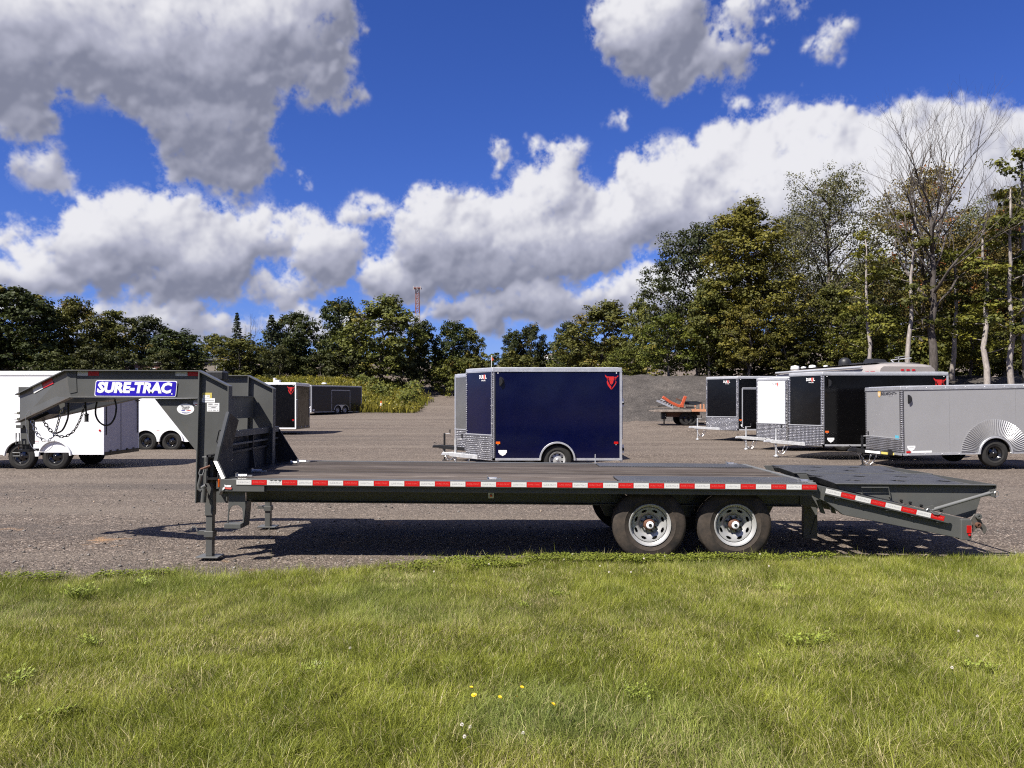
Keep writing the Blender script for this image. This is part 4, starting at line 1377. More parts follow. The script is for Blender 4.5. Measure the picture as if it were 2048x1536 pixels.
    S3 = S2 @ Matrix.Translation((-.012, .004, .004))
    t = text_mb('SURE-TRAC', .108, .055, .16, 1.0, space=.98)
    w = max(v[0] for v in t.v) - min(v[0] for v in t.v)
    fx = .835 / w
    t.v = [(x * fx, y, z) for x, y, z in t.v]
    cx = (max(v[0] for v in t.v) + min(v[0] for v in t.v)) / 2
    t.v = [tuple(S3 @ Vector((x - cx, y, z))) for x, y, z in t.v]
    t.build('lettering', MAT['sign_silver'], sgn_)
    MB().decal(ellipse(.016, .016, 12), S2 @ Matrix.Translation((.402, -.056, .003)), .001).build('print_dot', MAT['sticker'], sgn_)
    # ---- stickers
    ov = empty('dealer_sticker', (0, 0, 0), (0, 0, 0), root)
    O = frame(L(371.3, 818.2, yA - .009), (1, 0, 0))
    MB().decal(ellipse(.192, .122, 30), O, .001).build('sticker_face', MAT['sticker'], ov)
    for s_, h, x, y, mt in (('THE', .009, -.042, .038, 'ink'), ('TRAILER', .018, 0, .022, 'ink'), ('DEPOT', .016, 0, .002, 'ink'), ('908-454-7700', .011, 0, -.036, 'ink_blue')):
        lettering(s_, h, O @ Matrix.Translation((x, y, 0)), MAT[mt], ov, bold=.015)
    MB().decal([(-.055, -.018), (-.035, -.010), (-.015, -.009), (-.005, -.016), (-.005, -.019)], O @ Matrix.Translation((0, 0, .0015)), .001).build('sticker_print', MAT['ink_blue'], ov)
    MB().decal([(.002, -.019), (.058, -.019), (.055, -.010), (.030, -.009)], O @ Matrix.Translation((0, 0, .0015)), .001).build('sticker_print', MAT['ink_red'], ov)
    MB().decal([(-.02, -.047), (.02, -.047), (.02, -.045), (-.02, -.045)], O @ Matrix.Translation((0, 0, .0015)), .001).build('sticker_print', MAT['ink_grey'], ov)
    O = frame(L(392, 805.5, yA - .009), (1, 0, 0))
    MB().decal(ellipse(.060, .068, 22), O, .001).build('round_sticker', MAT['sticker'], root)
    MB().decal(ellipse(.058, .066, 22)[:12], O @ Matrix.Translation((0, .004, .0012)), .001).build('round_sticker_print', MAT['ink_grey'], root)
    MB().decal([(-.02, -.018), (.02, -.014), (.01, -.025), (-.01, -.025)], O @ Matrix.Translation((0, 0, .0012)), .001).build('round_sticker_print', MAT['ink_red'], root)
    def note(px0, py0, px1, py1, nm, lines, mt='sticker', lift=.007):
        p, q = L(px0, py1, yA - lift), L(px1, py0, yA - lift)
        w, h = q.x - p.x, q.z - p.z
        O = frame((p.x + w / 2, yA - lift, p.z + h / 2), (1, 0, 0))
        o = MB().decal([(-w / 2, -h / 2), (w / 2, -h / 2), (w / 2, h / 2), (-w / 2, h / 2)], O, .001).build(nm, MAT[mt], root)
        for a_, b_, c_, d_, m2 in lines:
            MB().decal([(a_ * w, c_ * h), (b_ * w, c_ * h), (b_ * w, d_ * h), (a_ * w, d_ * h)], O @ Matrix.Translation((0, 0, .0014)), .0006).build('print', MAT[m2], o)
        return o, O, w, h
    note(405, 785.5, 424, 796.3, 'warning_sticker', [(-.22, -.08, -.02, .10, 'ink'), (.08, .26, -.02, .10, 'ink')], 'sticker_yellow')
    note(406, 790, 419.5, 796.2, 'warning_sticker', [(-.4, -.2, .1, .25, 'ink'), (.05, .4, .1, .25, 'ink')], 'sticker', .0085)
    note(404, 796.6, 430, 804.8, 'warning_sticker', [(-.4, .42, -.12, .02, 'ink_grey')])
    o_, O_, w_, h_ = note(414, 806, 438.8, 823, 'spec_sticker', [(-.4, -.05, .32, .42, 'ink'), (.1, .38, .30, .40, 'ink_grey'), (-.42, .40, .16, .19, 'ink_grey'), (-.42, .3, .08, .11, 'ink_grey'), (-.15, .2, -.06, .0, 'ink'),
                      (-.42, .40, -.18, -.155, 'ink_grey'), (-.4, -.25, -.36, -.30, 'ink_grey'), (-.2, -.1, -.36, -.30, 'ink'), (0, .22, -.36, -.30, 'ink'), (.32, .42, -.36, -.30, 'ink')])
    # ---- headboard
    hb = empty('headboard', (0, 0, 0), (0, 0, 0), root)
    MB().box(-3.30, -3.285, 8.60, YF - .09, ZD - .06, 1.30).build('back_panel', MAT['grey_dark'], hb)  # added dark sheet closing the view through the slot
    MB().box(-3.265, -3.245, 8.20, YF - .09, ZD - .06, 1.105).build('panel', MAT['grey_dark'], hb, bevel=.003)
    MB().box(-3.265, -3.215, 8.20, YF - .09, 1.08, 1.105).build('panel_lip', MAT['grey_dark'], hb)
    MB().box(-3.25, X0 + .09, 8.16, YF - .07, ZD - .02, ZD + .002).build('front_sill', MAT['black'], hb)  # black colour stands for the shade on the floor behind the wing
    MB().prism([(-3.20, 1.10), (-3.155, 1.10), (-3.235, 1.31), (-3.28, 1.31)], 'y', YN + .9, YF - .12).build('panel', MAT['grey_dark'], hb) if False else None
    MB().box(-3.27, -3.20, 8.62, YF - .10, 1.26, 1.335).build('top_rail', G, hb, bevel=.003)
    MB().box(-3.26, -3.21, 8.62, YF - .10, 1.165, 1.19).build('mid_rail', G, hb, bevel=.003)
    for y in (8.74, 9.5, 10.35):
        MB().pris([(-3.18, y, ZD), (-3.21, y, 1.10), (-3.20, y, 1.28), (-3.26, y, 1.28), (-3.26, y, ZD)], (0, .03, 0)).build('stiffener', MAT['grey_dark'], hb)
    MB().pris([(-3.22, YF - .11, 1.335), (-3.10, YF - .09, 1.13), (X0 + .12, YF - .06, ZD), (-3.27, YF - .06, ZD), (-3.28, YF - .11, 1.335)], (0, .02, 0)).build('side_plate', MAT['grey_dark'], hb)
    # bent near wing: its outer face looks forward, the inside, coloured dark for its shade, looks onto the deck
    W = [((443, 957), (449.5, 956)), ((427, 922), (434, 922)), ((433.5, 893), (440.5, 893)), ((452, 823.5), (458, 823.5))]
    Yn_ = [8.075, 8.19, 8.21, 8.29]
    fr = [L(a_[0], a_[1], Yn_[i]) for i, (a_, b_) in enumerate(W)]
    bk = [L(b_[0], b_[1], Yn_[i]) for i, (a_, b_) in enumerate(W)]
    m = MB()
    for i in range(3):
        v = [fr[i], bk[i], bk[i + 1], fr[i + 1]]
        m.pris(v, (.012, .012, 0))
    m.build('wing_face', MAT['grey_gloss'], hb)
    m = MB()
    xw = bk[1].x + .012
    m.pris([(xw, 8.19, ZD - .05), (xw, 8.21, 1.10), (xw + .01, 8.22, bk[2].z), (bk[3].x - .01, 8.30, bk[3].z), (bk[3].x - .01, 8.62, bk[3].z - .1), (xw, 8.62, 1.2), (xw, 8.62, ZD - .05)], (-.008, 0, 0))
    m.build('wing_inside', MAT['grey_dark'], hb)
    gh = [L(x / 9.309 + 240, 780 + y / 9.309, 8.3) for x, y in ((1925, 800), (1862, 745), (1845, 760), (1800, 960), (1812, 985), (1865, 1045))]
    MB().tube(gh, .006, 6).build('grab_handle', MAT['black'], hb, smooth=True)
    # ---- landing legs
    def leg(Y, flip):
        e = empty('landing_leg', (0, Y - 8.30, 0), (0, 0, 0), root)
        xa, xb = L(413, 1000, 8.30).x, L(429.5, 1000, 8.30).x
        MB().box(xa, xb, 8.25, 8.35, L(420, 1030.5, 8.3).z, 1.02).build('outer_tube', G, e, bevel=.006)
        MB().lathe([(.040, 0), (.036, .022), (.02, .034), (.001, .036)], ((xa + xb) / 2, 8.30, 1.02), 'z', 16).build('leg_cap', G, e, smooth=True)
        MB().box(xa - .02, xb + .01, 8.22, 8.38, L(420, 912, 8.3).z - .01, L(420, 912, 8.3).z).build('leg_top_plate', MAT['grey_light'], e) if not flip else None
        MB().box(xa + .009, xb - .009, 8.262, 8.338, .014, .50).build('inner_tube', G, e, bevel=.004)
        MB().box(xa - .004, xb + .004, 8.244, 8.356, L(420, 1073, 8.3).z, L(420, 1061, 8.3).z).build('leg_collar', G, e, bevel=.003)
        MB().box(xa - .075, xb + .075, 8.20, 8.40, .0, .014).build('foot_plate', MAT['grey'], e, bevel=.003)
        hx = [L(x, y, 8.30) for x, y in ((412, 1069), (394, 1069.5), (396, 1062), (411, 1061))]
        MB().pris(hx, (0, .05, 0)).build('spring_pin_box', MAT['grey'], e)
        MB().tube([L(x, y, 8.3) for x, y in ((395, 1063), (392, 1055), (387, 1052), (383, 1056), (382.5, 1061))], .007, 6).build('pin_hook', MAT['grey_light'], e, smooth=True)
        return e
    l1 = leg(8.30, False)
    l2 = leg(10.28, True)
    MB().tube([(L(421, 960, 8.3).x, 8.35, .70), (L(421, 960, 8.3).x, 10.23, .70)], .02, 8).build('drive_shaft', G, root)
    cz = lambda pts, Y: [L(380 + x / 13.96, 900 + y / 13.96, Y) for x, y in pts]
    MB().tube(cz([(570, 440), (360, 520), (290, 540)], 8.17), .013, 7).build('crank_arm', MAT['rust'], l1, smooth=True)
    MB().tube(cz([(290, 540), (255, 640), (270, 700), (350, 700), (390, 600), (400, 540)], 8.16), .008, 6).build('crank_bracket', MAT['grey_light'], l1, smooth=True)
    MB().tube(cz([(310, 720), (280, 850), (245, 980), (250, 1090), (320, 1135)], 8.16), .018, 9).build('crank_grip', G, l1, smooth=True)
    MB().tube(cz([(330, 1060), (450, 990)], 8.17), .022, 9).build('crank_grip', G, l1, smooth=True)
    MB().tube(cz([(400, 1070), (390, 1250), (370, 1460)], 8.17), .028, 10).build('crank_handle', G, l1, smooth=True)
    MB().pris([L(413, 981, 8.24), L(428, 1014, 8.24), L(428, 1020, 8.24), L(413, 990, 8.24)], (0, .01, 0)).build('leg_brace', G, l1)
    # ---- step bracket with its arched cut-out
    f = lambda x, y: LX(380 + x / 5.6875, 880 + y / 5.6875, 8.13)
    arch = [f(522 + 78 * math.cos(t), 830 + 85 * math.sin(t)) for t in [math.pi * (i / 12) for i in range(0, 13)]]
    arch = [f(522 + 78 * math.cos(math.pi * i / 12), 826 - 86 * math.sin(math.pi * i / 12)) for i in range(13)]
    poly = [f(440, 586), f(626, 586), f(632, 760), f(612, 942), f(597, 942)] + arch + [f(437, 942), f(422, 942), f(434, 770)]
    MB().prism(poly, 'y', 8.13, 8.145).build('step_bracket', G, root, bevel=.002)
    a_, b_ = f(415, 942), f(602, 998)
    MB().box(a_[0], b_[0], 8.06, 8.20, b_[1], a_[1]).build('step_tread', MAT['grey'], root, bevel=.003)
    MB().prism([f(614, 700), f(640, 700), f(612, 990), f(598, 942)], 'y', 8.145, 8.30).build('step_return', G, root)
    return root
gooseneck()
# ------------------------------------------------------------------ enclosed cargo trailers
BULL = [[(290, 490), (400, 585), (510, 592), (500, 655), (400, 672), (325, 610)], [(975, 520), (905, 610), (790, 610), (780, 655), (880, 665), (985, 590)],
        [(508, 592), (760, 592), (775, 680), (775, 780), (735, 820), (705, 950), (630, 1022), (560, 965), (530, 820), (490, 780), (495, 680)],
        [(430, 770), (460, 860), (530, 1000), (620, 1110), (620, 1275), (540, 1180), (450, 1060), (395, 930), (395, 850)],
        [(820, 780), (885, 850), (885, 920), (800, 1080), (640, 1275), (640, 1215), (770, 1040), (855, 900), (850, 850)],
        [(380, 700), (470, 690), (460, 740), (410, 750)], [(890, 700), (800, 690), (810, 740), (860, 750)]]
def bull(parent, M, h):
    e = empty('emblem', (0, 0, 0), (0, 0, 0), parent)
    k = h / 785.0
    for i, p in enumerate(BULL):
        MB().decal([((x - 632) * k, -(y - 880) * k) for x, y in p][::-1], M, .002).build('emblem_print', MAT['emblem_red'], e)
    for p in ([(520, 755), (585, 775), (565, 800), (530, 795)], [(745, 755), (680, 775), (700, 800), (735, 795)], [(590, 960), (670, 960), (640, 985), (620, 985)]):
        MB().decal([((x - 632) * k, -(y - 880) * k) for x, y in p][::-1], M @ Matrix.Translation((0, 0, .003)), .001).build('emblem_print', MAT['ink'], e)

def arch_poly(x0, x1, z0, z1, arches):
    pts = [(x0, z0)]
    for cx, cz, r in arches:
        if cx - r > x0 and cx + r < x1:
            a0 = math.asin(max(-1, min(1, (z0 - cz) / r)))
            for i in range(19):
                a = math.pi - a0 - (math.pi - 2 * a0) * i / 18
                pts.append((cx + r * math.cos(a), cz + r * math.sin(a)))
    return pts + [(x1, z0), (x1, z1), (x0, z1)]

def enclosed(name, label, X, Y, Ln, W, zt, zb, v=.7, side='black_metal', front=None, guard=.6, wheels=(), wr=.345, wstyle='plain', rz=0, ry=0, seams=(), trim='alu', cornertrim='tread_alu',
             fender='alu', tongue='galv', tl=.75, decal=None, emblem=0, vent=True, markers=True, rear=None, shield=True, cargo_door=None, jack_h=.78, zg=None, group='enclosed cargo trailers on the gravel lot', handle_side=False):
    if zg is None:
        zg = gz1(X, Y)
    root = empty(name, (X, Y, zg), (0, ry, rz))
    tag(root, label, 'trailer', group)
    zt -= zg; zb -= zg
    front = front or side
    MS, MF, MT = MAT[side], MAT[front], MAT[trim]
    cb = .085       # roof cap band
    bb = .055       # bottom rail
    wz = wr
    arches = [(x, wz, wr + .075) for x in wheels]
    # inner body (floor, dark wheel boxes), walls outside it
    in_top = [(.02, .02), (Ln - .02, .02), (Ln - .02, W - .02), (.02, W - .02)]
    if v:
        in_top = [(.02, .02), (Ln - .02, .02), (Ln - .02, W - .02), (.02, W - .02), (-v + .04, W / 2)]
    lowz = wz + wr + .12
    MB().prism(in_top, 'z', lowz, zt - .02).build('body', MAT['black'], root)
    in_low = [(p[0], min(max(p[1], .30), W - .30)) if p[0] > 0 else p for p in in_top]
    MB().prism(in_low, 'z', zb + .02, lowz).build('floor_box', MAT['black'], root)
    xs = [.0] + list(seams) + [Ln]
    for i in range(len(xs) - 1):
        a, b = xs[i] + (.002 if i else 0), xs[i + 1] - (.002 if i < len(xs) - 2 else 0)
        MB().prism(arch_poly(a, b, zb + bb, zt - cb, arches), 'y', -.004, .02).build('wall_panel', MS, root)
    MB().prism(arch_poly(0, Ln, zb + bb, zt - cb, arches), 'y', W - .02, W + .004).build('wall_panel', MS, root)
    # bottom rail, broken at the wheels
    cuts = [0.0]
    for cx, cz, r in arches:
        hw = math.sqrt(max(.01, r * r - (zb - cz) ** 2))
        cuts += [cx - hw, cx + hw]
    cuts.append(Ln)
    for a, b in zip(cuts[0::2], cuts[1::2]):
        if b > a:
            MB().box(a, b, -.012, .02, zb, zb + bb).build('bottom_rail', MT, root)
    MB().box(0, Ln, W - .02, W + .012, zb, zb + bb).build('bottom_rail', MT, root)
    # roof with cap band
    foot = [(0, -.014), (Ln + .014, -.014), (Ln + .014, W + .014), (0, W + .014)]
    if v:
        foot.append((-v - .012, W / 2))
    else:
        foot[0] = (-.014, -.014); foot[3] = (-.014, W + .014)
    MB().prism(foot, 'z', zt - cb, zt).build('roof_cap', MT, root, bevel=.012)
    ins = [(p[0] + (.08 if p[0] < Ln / 2 else -.08), p[1] + (.08 if p[1] < W / 2 - .01 else (-.08 if p[1] > W / 2 + .01 else 0))) for p in foot]
    MB().prism(ins, 'z', zt + .001, zt + .012).build('roof_skin', MAT['alu_dull'] if side != 'white_metal' else MAT['white_metal'], root)
    lip = [(p[0] - .006 if p[0] < 0 or p[0] == 0 else p[0] + .006, p[1] - .006 if p[1] < W / 2 - .01 else (p[1] + .006 if p[1] > W / 2 + .01 else p[1])) for p in foot]
    MB().prism(lip, 'z', zt - cb - .014, zt - cb).build('drip_edge', MT, root)
    # front
    if v:
        ln = math.hypot(v, W / 2)
        for s_ in (0, 1):
            def P(t, z, off=0):
                # t from the corner (0) to the nose tip (1)
                x, y = -v * t, W / 2 * t
                nx, ny = -W / 2 / ln, -v / ln
                x += nx * off; y += ny * off
                if s_: y = W - y
                return Vector((x, y, z))
            def fpanel(t0, t1, z0, z1, off, th, nm, mt):
                a = [P(t0, z0, off), P(t1, z0, off), P(t1, z1, off), P(t0, z1, off)]
                return MB().pris(a, P(.5, 0, th) - P(.5, 0, 0)).build(nm, mt, root)
            fpanel(0, 1, zb + guard, zt - cb, -.015, .019, 'front_panel', MF)
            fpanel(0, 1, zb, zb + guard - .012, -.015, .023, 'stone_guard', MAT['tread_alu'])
            fpanel(0.0, 1, zb + guard - .012, zb + guard + .012, -.010, .030, 'guard_strip', MT)
            w = .055 / ln
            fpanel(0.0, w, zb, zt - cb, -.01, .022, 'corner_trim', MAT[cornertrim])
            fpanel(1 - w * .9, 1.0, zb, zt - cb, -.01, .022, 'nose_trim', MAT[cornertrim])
        Mv = frame(P(0, 0, 0) if False else Vector((0, 0, 0)), (v, -W / 2, 0))
        def onV(t, z):
            x, y = -v * t, W / 2 * t
            return frame((x - W / 2 / ln * .006, y - v / ln * .006, z), (v, -W / 2, 0))
    else:
        ln = W
        MB().box(-.004, .02, .0, W, zb + guard, zt - cb).build('front_panel', MF, root)
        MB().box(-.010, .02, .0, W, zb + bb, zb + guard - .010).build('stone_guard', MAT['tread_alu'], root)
        MB().box(-.014, .02, .0, W, zb + guard - .010, zb + guard + .010).build('guard_strip', MT, root)
        MB().box(-.014, .02, -.012, W + .012, zb, zb + bb).build('bottom_rail', MT, root)
        for y0, y1 in ((-.006, .06), (W - .06, W + .006)):
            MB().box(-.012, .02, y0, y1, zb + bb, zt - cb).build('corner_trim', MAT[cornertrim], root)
        def onV(t, z):
            return frame((-.007, W * t, z), (0, -1, 0))
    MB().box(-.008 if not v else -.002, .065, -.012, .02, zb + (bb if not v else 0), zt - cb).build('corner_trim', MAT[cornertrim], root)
    # rear end
    MB().box(Ln - .045, Ln + .012, -.013, .02, zb, zt - cb).build('rear_post', MT, root)
    MB().box(Ln - .045, Ln + .012, W - .02, W + .013, zb, zt - cb).build('rear_post', MT, root)
    MB().box(Ln - .02, Ln + .010, .02, W - .02, zt - cb - .06, zt - cb).build('rear_header', MT, root)
    MB().box(Ln - .02, Ln + .030, .02, W - .02, zb - .03, zb + .06).build('rear_sill', MAT['black'] if rear else MT, root)
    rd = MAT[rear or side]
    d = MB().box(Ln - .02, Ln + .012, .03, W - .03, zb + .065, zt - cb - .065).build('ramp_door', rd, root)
    MB().box(Ln + .012, Ln + .018, W * .46, W * .47, zb + .065, zt - cb - .065).build('door_seam', MAT['black'], d) if rear == 'door_grey' else None
    for y in (W * .17, W * .36, W * .64, W * .83):
        m = MB().box(Ln + .012, Ln + .035, y - .035, y + .035, zb + .03, zb + .10).tube([(Ln + .03, y - .05, zb + .06), (Ln + .03, y + .05, zb + .06)], .014, 6)
        m.build('door_hinge', MAT['black'] if rear == 'door_grey' else MAT['alu_dull'], d)
    for y in (.09, W - .09):
        m = MB().box(Ln + .012, Ln + .04, y - .02, y + .02, zb + 1.35, zb + 1.42).box(Ln + .012, Ln + .05, y - .10, y + .10, zb + 1.37, zb + 1.40).tube([(Ln + .03, y, zb + .5), (Ln + .03, y, zt - .3)], .012, 6)
        m.build('cam_bar', MAT['black'] if rear == 'door_grey' else MAT['alu_dull'], d)
    # wheels and fenders
    for x in wheels:
        make_wheel(root, (x, .10, wz), wr, .20, wr * .53, wstyle)
        make_wheel(root, (x, W - .10, wz), wr, .20, wr * .53, wstyle, flip=True)
        MB().tube([(x, .2, wz), (x, W - .2, wz)], .035, 8).build('axle', MAT['black'], root)
    if wheels:
        r0, r1 = wr + .045, wr + .085
        if len(wheels) == 1:
            cx = wheels[0]
            a0 = math.asin((zb - wz) / r1) if abs(zb - wz) < r1 else 0
            outer = [(cx + r1 * math.cos(math.pi - a0 - (math.pi - 2 * a0) * i / 24), wz + r1 * math.sin(math.pi - a0 - (math.pi - 2 * a0) * i / 24)) for i in range(25)]
            inner = [(cx + r0 * math.cos(a0 + (math.pi - 2 * a0) * i / 24), wz + r0 * math.sin(a0 + (math.pi - 2 * a0) * i / 24)) for i in range(25)]
            MB().prism(outer + inner, 'y', -.055, .01).build('fender', MAT[fender], root, bevel=.004)
            MB().prism([(a, b) for a, b in arch_poly(cx - r1 + .01, cx + r1 - .01, zb, wz + r1 - .02, [(cx, wz, r0 + .005)])], 'y', .27, .285).build('wheel_liner', MAT['black'], root)
        else:
            c0, c1 = wheels[0], wheels[-1]
            top = wz + r1
            # teardrop skirt between the wheels plus one continuous band over both
            out = []
            for i in range(13):
                a = math.pi - .05 - (math.pi / 2 - .05) * i / 12
                out.append((c0 + r1 * math.cos(a), wz + r1 * math.sin(a)))
            for i in range(13):
                a = math.pi / 2 - (math.pi / 2 - .05) * i / 12
                out.append((c1 + r1 * math.cos(a), wz + r1 * math.sin(a)))
            inn = []
            mid = (c0 + c1) / 2
            lim = math.acos(min(1, (c1 - c0) / 2 / (r0)))
            for i in range(17):
                a = .05 + (math.pi - .05 - lim) * i / 16
                inn.append((c1 + r0 * math.cos(a), wz + r0 * math.sin(a)))
            for i in range(17):
                a = lim + (math.pi - .05 - lim) * i / 16
                inn.append((c0 + r0 * math.cos(a), wz + r0 * math.sin(a)))
            MB().prism(out + inn, 'y', -.055, .01).build('fender', MAT[fender], root, bevel=.004)
            MB().decal([(-.05, .02), (.05, .02), (.05, .032), (-.05, .032)], frame((mid, -.056, wz + r0 - .02), (1, 0, 0)), .002).build('fender_sticker', MAT['ink_red'], root)
            MB().decal([(-.045, -.03), (.045, -.03), (.045, .012), (-.045, .012)], frame((mid, -.056, wz + r0 - .02), (1, 0, 0)), .002).build('fender_sticker', MAT['sticker'], root)
    # tongue
    if tl:
        tip = -(v if v else 0) - tl
        zc = zb + .06
        MTg = MAT[tongue]
        for s_ in (1, -1):
            a = Vector((.15, W / 2 - s_ * (W * .34), zb - .05)); b = Vector((tip + .22, W / 2 - s_ * .05, zc - .02))
            u = (b - a).normalized(); w = Vector((-u.y, u.x, 0)).normalized() * .035
            MB().hexa([a - w, b - w, b + w, a + w], [a - w + Vector((0, 0, .10)), b - w + Vector((0, 0, .10)), b + w + Vector((0, 0, .10)), a + w + Vector((0, 0, .10))]).build('tongue_bar', MTg, root, bevel=.004)
        MB().hexa([(tip, W / 2 - .035, zc), (tip + .30, W / 2 - .06, zc - .01), (tip + .30, W / 2 + .06, zc - .01), (tip, W / 2 + .035, zc)],
                  [(tip + .02, W / 2 - .03, zc + .07), (tip + .30, W / 2 - .055, zc + .085), (tip + .30, W / 2 + .055, zc + .085), (tip + .02, W / 2 + .03, zc + .07)]).build('coupler', MTg, root, bevel=.012)
        MB().tube([(tip + .05, W / 2, zc + .08), (tip + .12, W / 2, zc + .12), (tip + .04, W / 2 - .02, zc + .16)], .010, 6).build('coupler_latch', MAT['black'], root)
        jx = tip + .36
        m = MB().tube([(jx, W / 2 - .07, zc - .12), (jx, W / 2 - .07, zc + .42)], .030, 10)
        m.build('jack_tube', MTg, root, smooth=True)
        MB().tube([(jx, W / 2 - .07, .03), (jx, W / 2 - .07, zc - .1)], .022, 8).lathe([(.001, .0), (.075, .0), (.07, .02), (.02, .05)], (jx, W / 2 - .07, .0), 'z', 12).build('jack_foot', MTg, root, smooth=True)
        MB().tube([(jx, W / 2 - .07, zc + .40), (jx + .16, W / 2 - .08, zc + .41), (jx + .16, W / 2 - .08, zc + .50)], .010, 6).build('jack_handle', MAT['galv'], root)
        MB().tube([(jx + .16, W / 2 - .08, zc + .43), (jx + .16, W / 2 - .08, zc + .53)], .018, 6).build('handle_grip', MAT['black'], root)
        for s_ in (1, -1):
            P0, P1 = Vector((tip + .30, W / 2 - s_ * .07, zc)), Vector((tip + .72, W / 2 - s_ * .16, zc - .02))
            m = MB()
            n = 14
            sag = min(zc - .02, .34)
            for i in range(n):
                t = (i + .5) / n
                c = P0.lerp(P1, t) - Vector((0, 0, sag * 4 * t * (1 - t)))
                dd = (P1 - P0 - Vector((0, 0, sag * 4 * (1 - 2 * t)))).normalized()
                w = dd.orthogonal().normalized() if i % 2 else dd.cross(dd.orthogonal()).normalized()
                m.tube([c + dd * (math.cos(q) * .034) + w * (math.sin(q) * .016) for q in [2 * math.pi * k / 8 for k in range(8)]], .006, 4, True)
            m.build('safety_chain', MAT['chain'], root, smooth=True)
    # fittings on the near side
    def side_M(x, z, off=.005):
        return frame((x, -off, z), (1, 0, 0))
    if vent:
        vx, vz = .17, zt - cb - .24
        m = MB()
        n = 10
        prof = [(0, -.11)] + [(.085 * math.cos(a) * 1.25, .11 * math.sin(a)) for a in [-math.pi / 2 + math.pi * i / n for i in range(n + 1)]] + [(0, .11)]
        m.pris([(vx + a, -.004, vz + b) for a, b in prof], (0, -.012, 0))
        m.pris([(vx + .02 + a * .75, -.016, vz + b * .78) for a, b in prof], (-.03, -.045, -.01))
        m.build('side_vent', MAT['plastic'], root)
    if markers:
        m = MB().decal(rrect(.10, .055, .008), side_M(.13, zb + .42), .014); m.build('marker_light', MAT['lens_amber'], root)
        MB().lathe([(.011, 0), (.011, -.006), (.001, -.008)], (.13, -.004, zb + .375), n=8).build('marker_screw', MAT['lens_clear'], root)
        m = MB().decal(rrect(.10, .055, .008), side_M(Ln - .13, zb + .42), .014); m.build('marker_light', MAT['lens_red'], root)
        MB().lathe([(.011, 0), (.011, -.006), (.001, -.008)], (Ln - .13, -.004, zb + .375), n=8).build('marker_screw', MAT['lens_clear'], root)
        for x in (.13, Ln - .12):
            MB().lathe([(.014, 0), (.014, -.008), (.001, -.010)], (x, -.004, zt - cb - .045), n=8).build('clearance_light', MAT['lens_clear'], root)
    if shield:
        M = side_M(.24, zb + .19)
        s_ = empty('size_sticker', (0, 0, 0), (0, 0, 0), root)
        MB().decal([(-.10, -.005), (-.075, -.02), (-.075, -.04), (0, -.085), (.075, -.04), (.075, -.02), (.10, -.005), (.10, .055), (-.10, .055)], M, .002).build('sticker_face', MAT['sticker'], s_)
        MB().decal([(-.06, .008), (.06, .008), (.06, .016), (-.06, .016)], M @ Matrix.Translation((0, 0, .002)), .001).build('sticker_print', MAT['ink_grey'], s_)
    if decal == 'bull':
        e = empty('brand_sticker', (0, 0, 0), (0, 0, 0), root)
        M = onV(.30 if v else .2, zt - cb - .13)
        mt = 'ink_grey' if front == 'white_metal' else 'sticker'
        lettering('DUR', .085, M @ Matrix.Translation((-.11, 0, 0)), MAT[mt], e, bold=.03, width=.75)
        MB().decal([(-.02, -.055), (.035, -.055), (.035, .055), (-.02, .055)], M, .002).build('sticker_print', MAT['ink_red'], e)
        lettering('L', .085, M @ Matrix.Translation((.075, 0, 0)), MAT[mt], e, bold=.03, width=.9)
        lettering('TRAILERS', .03, M @ Matrix.Translation((-.03, -.085, 0)), MAT[mt], e, bold=.01)
    if decal == 'belmont':
        e = empty('brand_sticker', (0, 0, 0), (0, 0, 0), root)
        M = onV(.34, zt - cb - .095)
        lettering('BELMONT+', .075, M @ Matrix.Translation((.05, 0, 0)), MAT['ink'], e, bold=.02, width=1.55)
        lettering('TRAILERS', .028, M @ Matrix.Translation((.13, -.065, 0)), MAT['ink_grey'], e, width=1.5)
        Mo = M @ Matrix.Translation((-.47, -.012, 0))
        MB().decal([(-.075, .075), (0, .09), (.075, .075), (.075, -.03), (0, -.09), (-.075, -.03)][::-1], Mo, .002).build('badge', pm('badge_print', (.68, .42, .12), .5), e)
        lettering('B', .08, Mo, MAT['sticker'], e, bold=.02)
    if emblem:
        bull(root, side_M(Ln - .24, zt - cb - .06 - emblem * .55), emblem)
    if cargo_door:
        x0, x1, z0, z1 = cargo_door
        f = empty('cargo_door', (0, 0, 0), (0, 0, 0), root)
        MB().prism(arch_poly(x0, x1, z0, z1, [(q[0], q[1], q[2] + .01) for q in arches]), 'y', -.012, .0).build('leaf', MS, f)
        for a, b, c, q in ((x0 - .04, x0, z0, z1 + .04), (x1, x1 + .04, z0, z1 + .04), (x0, x1, z1, z1 + .04)):
            MB().box(a, b, -.018, .0, c, q).build('frame', MAT['alu_dull'], f)
        MB().box(x0 - .02, x1 + .02, -.03, .0, z1 + .05, z1 + .075).build('drip_rail', MAT['alu_dull'], f)
    return root

def side_panel_rivets(root, Ln, z, n):
    for i in range(n):
        MB().lathe([(.012, 0), (.010, -.006), (.001, -.008)], (.15 + i * (Ln - .3) / (n - 1), -.014, z), n=6).build('rivet', MAT['lens_clear'], root)

